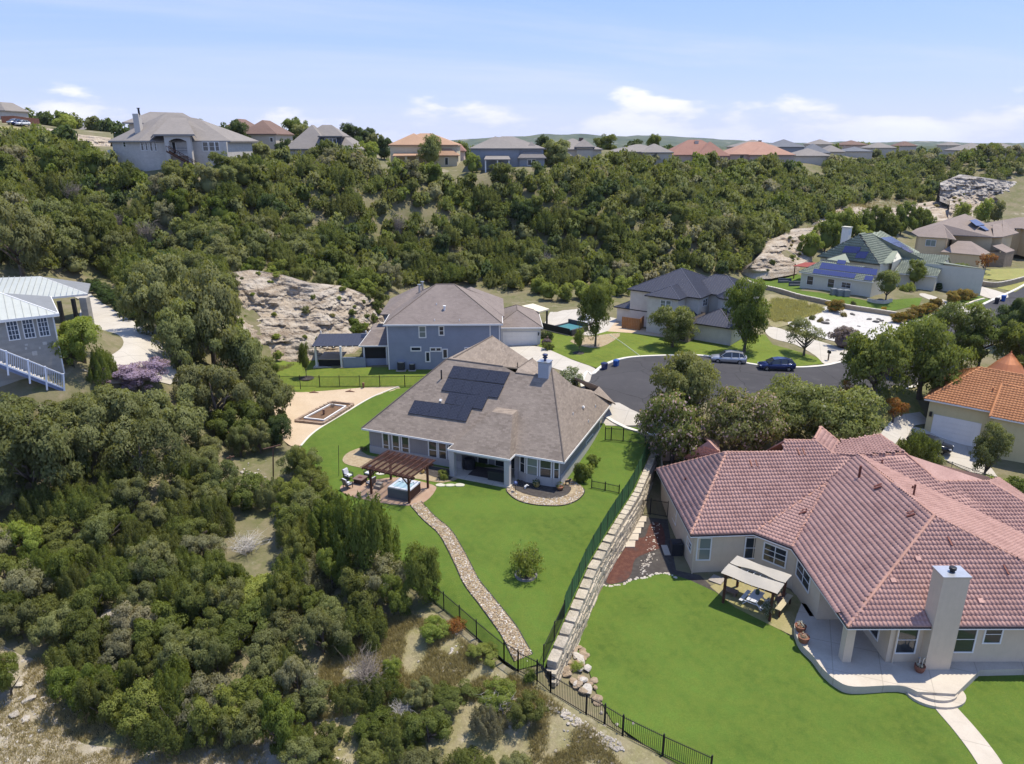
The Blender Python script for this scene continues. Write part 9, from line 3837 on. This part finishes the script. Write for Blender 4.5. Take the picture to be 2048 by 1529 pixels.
def woods():
 rnd=random.Random(21)
 avoid=SHEETS[:SLOPE_AT]+SHEETS[SLOPE_AT+2:]
 used=[(o.location.x,o.location.y) for o in COL.objects if o.parent is None and o.get('category') in ('tree',)]
 houses=[]
 # near wood on the slope at the left
 near=P2(((-30,1120),(-30,960),(150,960),(330,930),(420,905),(520,900),(575,925),(612,955),(660,1010),(690,1060),(690,1120),(770,1190),(800,1225),(700,1290),(640,1330),(600,1395),(590,1440),(560,1500),(450,1500),(170,1480),(110,1400),(110,1340),(40,1300),(-30,1290)))
 gaps=[P2(q) for q in (((425,1020),(570,1010),(590,1190),(440,1200)),((430,905),(590,905),(600,1000),(430,1000)),((195,1205),(260,1205),(260,1280),(195,1280)),((215,1275),(255,1275),(250,1350),(215,1340)))]
 low=P2(((620,1420),(700,1400),(870,1400),(1050,1405),(1070,1500),(1060,1560),(560,1580),(590,1480)))
 left=P2(((-40,1330),(10,1330),(30,1400),(-40,1430)))
 tones='JJJJJOOOBYG'
 rows=[]
 for poly,dist,rr,hh in ((near,1.95,(1.6,2.6),(2.4,4.2)),(low,1.9,(1.1,1.9),(1.3,2.5)),(left,2.2,(1.4,2.2),(2.5,4.0))):
  for x,y in poisson(poly,dist,rnd,gaps+avoid,9000):
   if any((x-u) ** 2+(y-v) ** 2<3.0 for u,v in used):
    continue
   r,h=rnd.uniform(*rr),rnd.uniform(*hh)
   tn=rnd.choice(tones)
   rows.append((x,y,r,h,'J' if rnd.random()<(.5 if tn=='J' else .15) else 'D',tn,0,'near' if poly is not low else 'low'))
 lab={('near','J'): 'olive green juniper in the thicket between the staircase house and the flagstone path',('near','O'): 'grey green oak scrub in the thicket between the staircase house and the flagstone path',('near','Y'): 'yellow green bush in the thicket between the staircase house and the flagstone path',('low','Y'): 'yellow green bush in the dry ground below the garden gate',('near','G'): 'pale grey shrub in the thicket between the staircase house and the flagstone path',('near','B'): 'bright green scrub tree in the thicket between the staircase house and the flagstone path',
   ('low','J'): 'olive juniper scrub in the dry ground below the garden gate',('low','O'): 'grey green scrub in the dry ground below the garden gate',('low','G'): 'pale grey scrub in the dry ground below the garden gate',('low','B'): 'bright green scrub in the dry ground below the garden gate'}
 for x,y,r,h,sh,tn,lod,zone in rows:
  plant('tree' if zone=='near' else 'shrub',lab[(zone,tn)],'tree' if zone=='near' else 'shrub',(x,y,T(x,y)-.1),r,h,sh,tn,lod,'thicket on the near slope' if zone=='near' else 'scrub below the garden gate',0,True)
 print('near',len(rows))
 # wooded hill
 hill=[atY(*q) for q in ((-60,300,185),(90,310,178),(190,330,160))]+P2(((225,358),(300,372),(420,368),(475,346)))+[atY(*q) for q in ((560,335,178),(700,328,172))]+P2(((765,358),(860,366),(1000,366),(1100,356)))+[atY(*q) for q in ((1150,338,186),(1240,332,202),(1400,338,226),(1520,334,234),
    (1700,322,265),(1760,330,262))]+P2(((1740,402),(1640,444),(1585,456),(1545,478),(1500,528),(1480,556),(1250,578),(1070,580),(880,570),(790,574),(765,596),(735,588),(660,562),
    (560,542),(480,534),(430,544),(400,560),(330,556),(250,548),(120,535),(60,540),(-60,530)))
 left2=P2(((255,560),(330,560),(440,560),(460,640),(400,640),(340,640),(262,610)))
 rt=[tuple(atY(*q)[:2]) for q in ((1740,322,330),(1900,326,330),(2090,340,320),(2090,300,470),(1830,292,430))]+[tuple(atY(1750,310,420)[:2])]
 rt2=[tuple(atY(*q)[:2]) for q in ((1660,335,270),(1760,345,262),(1900,350,272),(2100,356,290),(2100,340,330),(1900,325,340),(1700,318,340),(1640,328,300))]
 trees=[]
 for poly,dist,n in ((hill,2.6,80000),(left2,2.6,6000),(P2(((60,430),(210,430),(210,545),(150,548),(60,540))),2.6,6000),(rt,5.0,9000),(rt2,3.6,9000)):
  for x,y in poisson(poly,dist,rnd,avoid,n):
   if any((x-u) ** 2+(y-v) ** 2<5 for u,v in used):
    continue
   s=.62+1.0*mnoise.noise(Vector((x*.045,y*.045,2.2)))
   tn=rnd.choice('JJJJJJJDO') if s>.55 else rnd.choice('JJJJJOOBG')
   big=rnd.random() ** 2
   r=2.1+1.6*big
   trees.append((x,y,r,r*rnd.uniform(1.2,1.6)+.3,'J' if tn=='J' and rnd.random()<.7 else 'D',tn))
 for x,y,r,h in ((130,522,4,6),(172,500,3.5,6),(110,470,4,6),(205,532,3,4.5),(150,545,2.6,3.2),(95,500,4,6),(190,470,3.5,5.5),(235,520,3.4,5),(140,490,3.6,5)):
  p=gnd(x,y)
  trees.append((p.x,p.y,r,h,'D',rnd.choice('OJ')))
 # rough grown edge: along the ridge gardens, behind the houses
 for (x,y,Y,r,h) in ((520,300,185,4,5),(630,318,172,3.5,4.5),(700,322,176,3,4),(10,245,250,4,5),(85,252,262,4,5),(100,254,270,4,5),(190,268,280,5,6),(215,270,275,4.5,6),(1500,300,262,3,4),(1670,300,400,4,5),(1700,283,470,5,8),(1725,279,480,5,9),(1738,278,480,5,9),(1760,284,480,5,7),(1800,282,480,6,7),(1840,280,470,6,8),(1870,280,470,6,8),(1660,288,440,5,7),(1970,290,430,5,5),(2040,288,440,6,6),(430,262,200,4.5,6),(60,250,260,5,6),(120,258,262,5,6),(150,262,270,5,6),(240,258,210,4,6),(400,256,215,5,6),(590,275,235,5,7),(612,280,230,5,6),(700,285,240,5,7),(735,288,240,5,7),(755,292,235,4,6),(925,295,240,4,6),(1210,296,250,5,6),(1265,298,250,4,5),(1330,300,270,4,5),(420,270,186,4,6),(460,290,182,3,4)):
  p=atY(x,y,Y)
  trees.append((p.x,p.y,r,h,'D',rnd.choice('DBO'),p.z))
 trees.sort(key=lambda t: math.hypot(t[0],t[1])/t[2])
 nsingle=190
 zs=TZ([(t[0],t[1]) for t in trees])
 names={'J': 'dark olive juniper in the wood on the hill below the ridge houses','O': 'grey green oak in the wood on the hill below the ridge houses','G': 'pale grey tree in the wood on the hill below the ridge houses','B': 'fresh green tree in the wood on the hill below the ridge houses','Y': 'yellow green tree in the wood on the hill below the ridge houses','D': 'dark green tree on the hill below the ridge houses'}
 rest={}
 for k,(tr,z) in enumerate(zip(trees,zs)):
  x,y,r,h,sh,tn=tr[:6]
  z=min(z,tr[6]) if len(tr)>6 else z
  if k<nsingle:
   plant('tree',names[tn],'tree',(x,y,z-.15),r,h,sh,tn,1,'trees on the wooded hill',0,True)
  else:
   rest.setdefault(tn,[]).append((x,y,z,r,h,sh))
 base={(sh,v): crown_quads(sh,560,.095 if sh=='J' else .104,900+v+ord(sh)) for sh in 'JD' for v in range(4)}
 tot=0
 for tn,lst in rest.items():
  Vs,ts,ns=[],[],[]
  for x,y,z,r,h,sh in lst:
   v,g=base[(sh,rnd.randrange(4))]
   a=rnd.uniform(0,6.28)
   c,s=math.cos(a),math.sin(a)
   X=(v[:,0]*c-v[:,1]*s)*r+x
   Y=(v[:,0]*s+v[:,1]*c)*r+y
   Vs.append(np.stack([X,Y,v[:,2]*h+z-.15],1))
   ts.append(np.full(len(v),rnd.random()))
   ns.append(np.stack([g[:,0]*c-g[:,1]*s,g[:,0]*s+g[:,1]*c,g[:,2]],1))
  o=bpy.data.objects.new('woods',qmesh('woods',np.concatenate(Vs),LM[tn],np.concatenate(ts),np.concatenate(ns)))
  COL.objects.link(o)
  tag(o,kind='stuff')
  tot+=len(lst)
 print('hill',len(trees),'joined',tot)
 # scrub on the rim and the face of the limestone cut
 for k,(x,y,r) in enumerate(((500,560,1.6),(545,560,1.4),(592,572,1.8),(640,578,1.6),(690,585,1.5),(745,600,1.8),(755,625,1.4),(470,552,2.0),(520,548,1.8),(562,558,2.0),(610,566,1.9),(660,574,2.2),(705,584,2.0),(728,594,2.0),(762,610,1.9),(455,590,2.2),(462,640,1.9),(470,690,1.7),(748,650,1.2),(470,600,1.3),(560,610,.7),(480,655,.9),(700,610,1.2),(525,590,.8),(600,700,.8),(560,720,.9),(575,690,.7))):
  p=gnd(x,y)
  z=p.z
  plant('shrub','bush clinging to the limestone cut behind the blue grey house','shrub',(p.x,p.y-.6,z+.2),r,r*1.5,'D','BYJO'[k % 4],1,'bushes on the limestone cut',0,False)
def cliff_growth():
 rnd=random.Random(8)
 for g,n in zip(CLIFFS[:4],(34,14,22,12)):
  for k in range(n):
   row=rnd.choice(g[3:-3])
   p=row[rnd.randrange(3,len(row)-4)]
   r=rnd.uniform(.35,.95)
   plant('shrub','small bush rooted on a ledge of the limestone cuts','shrub',(p.x,p.y,p.z-.1),r,r*1.2,'D',rnd.choice('YOTJ'),2,'bushes on the limestone ledges',0,False)
def grasses():
 """dry grass standing in tufts: nobody could count it"""
 rnd=np.random.default_rng(5)
 regs=[(P2(((690,1240),(830,1235),(950,1295),(1040,1360),(1100,1400),(1200,1480),(1260,1560),(1060,1580),(1060,1410),(860,1400),(640,1440),(640,1340))),9500,.32,(.44,.385,.18)),
   (P2(((1545,600),(1620,608),(1650,622),(1600,640),(1560,648),(1535,640))),2600,.55,(.42,.41,.165)),
   (P2(((-40,1300),(90,1320),(130,1420),(480,1470),(640,1440),(600,1580),(-40,1580))),5200,.26,(.40,.36,.17)),
   (P2(((460,740),(530,728),(600,722),(540,750),(480,790))),900,.35,(.27,.27,.11)),
   (P2(((1600,500),(1660,460),(1760,415),(1900,395),(1900,380),(1740,398),(1600,470))),2600,.7,(.42,.38,.18))]
 for k,(poly,n,h,c) in enumerate(regs):
  a=np.array([(p.x,p.y) for p in poly])
  pts=rnd.uniform(a.min(0),a.max(0),(n*3,2))
  pts=pts[inside(pts,poly)][:n]
  keep=np.array([mnoise.noise((x*.5,y*.5,k))>-.18 for x,y in pts])
  pts=pts[keep]
  z=TZ(pts)
  m=7
  n2=len(pts)*m
  base=np.repeat(np.stack([pts[:,0],pts[:,1],z],1),m,0)+rnd.normal(size=(n2,3))*np.array([.10,.10,0])
  tip=base+np.stack([rnd.normal(size=n2)*h*.4,rnd.normal(size=n2)*h*.4,h*rnd.uniform(.5,1.3,n2)],1)
  az=rnd.uniform(0,6.28,n2)
  s=np.stack([np.cos(az),np.sin(az),0*az],1)*(.022 if h<.5 else .05)
  V=np.stack([base-s,base+s,tip+s*.2,tip-s*.2],1).reshape(-1,3)
  o=bpy.data.objects.new('dry_grass',qmesh('dry_grass',V,leaf_tone('dry_blade_%d' % k,scl(c,.6),c,.35)))
  COL.objects.link(o)
  tag(o,kind='stuff')
woods()
cliff_growth()
grasses()
# ---------------------------------------------------------------- far hills and the air
def far_hills():
 t=NT('wooded_hill')
 p=t.world_pos()
 m=t.mix(t.rng(t.noise(p,.009,7,.7),.38,.64),(.040,.058,.026),(.10,.11,.055))
 m=t.mix(t.rng(t.noise(p,.004,4,.6),.62,.68),m,(.30,.27,.22))
 mm=t.done(m,.95,0,.1)
 for y0,y1,amp,base,x0,x1,sd in ((4600,5600,70,6,-2600,3600,1.7),(5800,7000,95,14,-3600,4800,5.2)):
  mb=MB()
  nx,ny=150,16
  for j in range(ny+1):
   for i in range(nx+1):
    x,y=x0+(x1-x0)*i/nx,y0+(y1-y0)*j/ny
    pf=math.sin(math.pi*j/ny)
    h=base+amp*(.5+mnoise.fractal(Vector((x*.0007+sd,y*.0007,sd)),1,2,5))*1.0
    pk=math.exp(-((x/y*FPX+CX-1080)/190) ** 2)*.35+.62
    mb.v.append((x,y,-10+(h*pk+10)*pf+4*mnoise.noise(Vector((x*.012,y*.012,0)))))
  for j in range(ny):
   for i in range(nx):
    a=j*(nx+1)+i
    mb.f.append((a,a+1,a+nx+2,a+nx+1))
    mb.m.append(0)
  tag(mb.build('hills',mm,smooth=True),kind='structure')
 rnd=random.Random(3)
 for k in range(9):
  x=1062+78*k/9+rnd.uniform(-3,3)
  q=atY(x,282+rnd.uniform(-1,2),4950)
  w=rnd.uniform(12,26)
  mb=MB()
  mb.box(q.x-w,q.y,q.z-12,q.x+w,q.y+10,q.z+rnd.uniform(4,9))
  r=thing('house','tiny pale house on the blue hill in the far distance','house',tuple(q),group='pale houses on the far hill')
  mb.build('wall',M_WHITE,r)
  mb=MB()
  mb.hull([Vector((q.x-w-1,q.y-1,q.z+8)),Vector((q.x+w+1,q.y-1,q.z+8)),Vector((q.x+w+1,q.y+11,q.z+8)),Vector((q.x-w-1,q.y+11,q.z+8))],[Vector((q.x-w*.5,q.y+4,q.z+13)),Vector((q.x+w*.5,q.y+4,q.z+13)),Vector((q.x+w*.5,q.y+6,q.z+13)),Vector((q.x-w*.5,q.y+6,q.z+13))])
  mb.build('roof',M_SHG,r)
def haze():
 mb=MB()
 mb.box(-4200,-60,-45,4200,8000,150)
 m=bpy.data.materials.new('air')
 m.use_nodes=True
 nt=m.node_tree
 nt.nodes.clear()
 o=nt.nodes.new('ShaderNodeOutputMaterial')
 v=nt.nodes.new('ShaderNodeVolumePrincipled')
 v.inputs['Color'].default_value=(.80,.88,1,1)
 v.inputs['Density'].default_value=.00004
 nt.links.new(v.outputs[0],o.inputs['Volume'])
 tag(mb.build('haze',m),kind='stuff')
far_hills()
haze()
build_terrain()
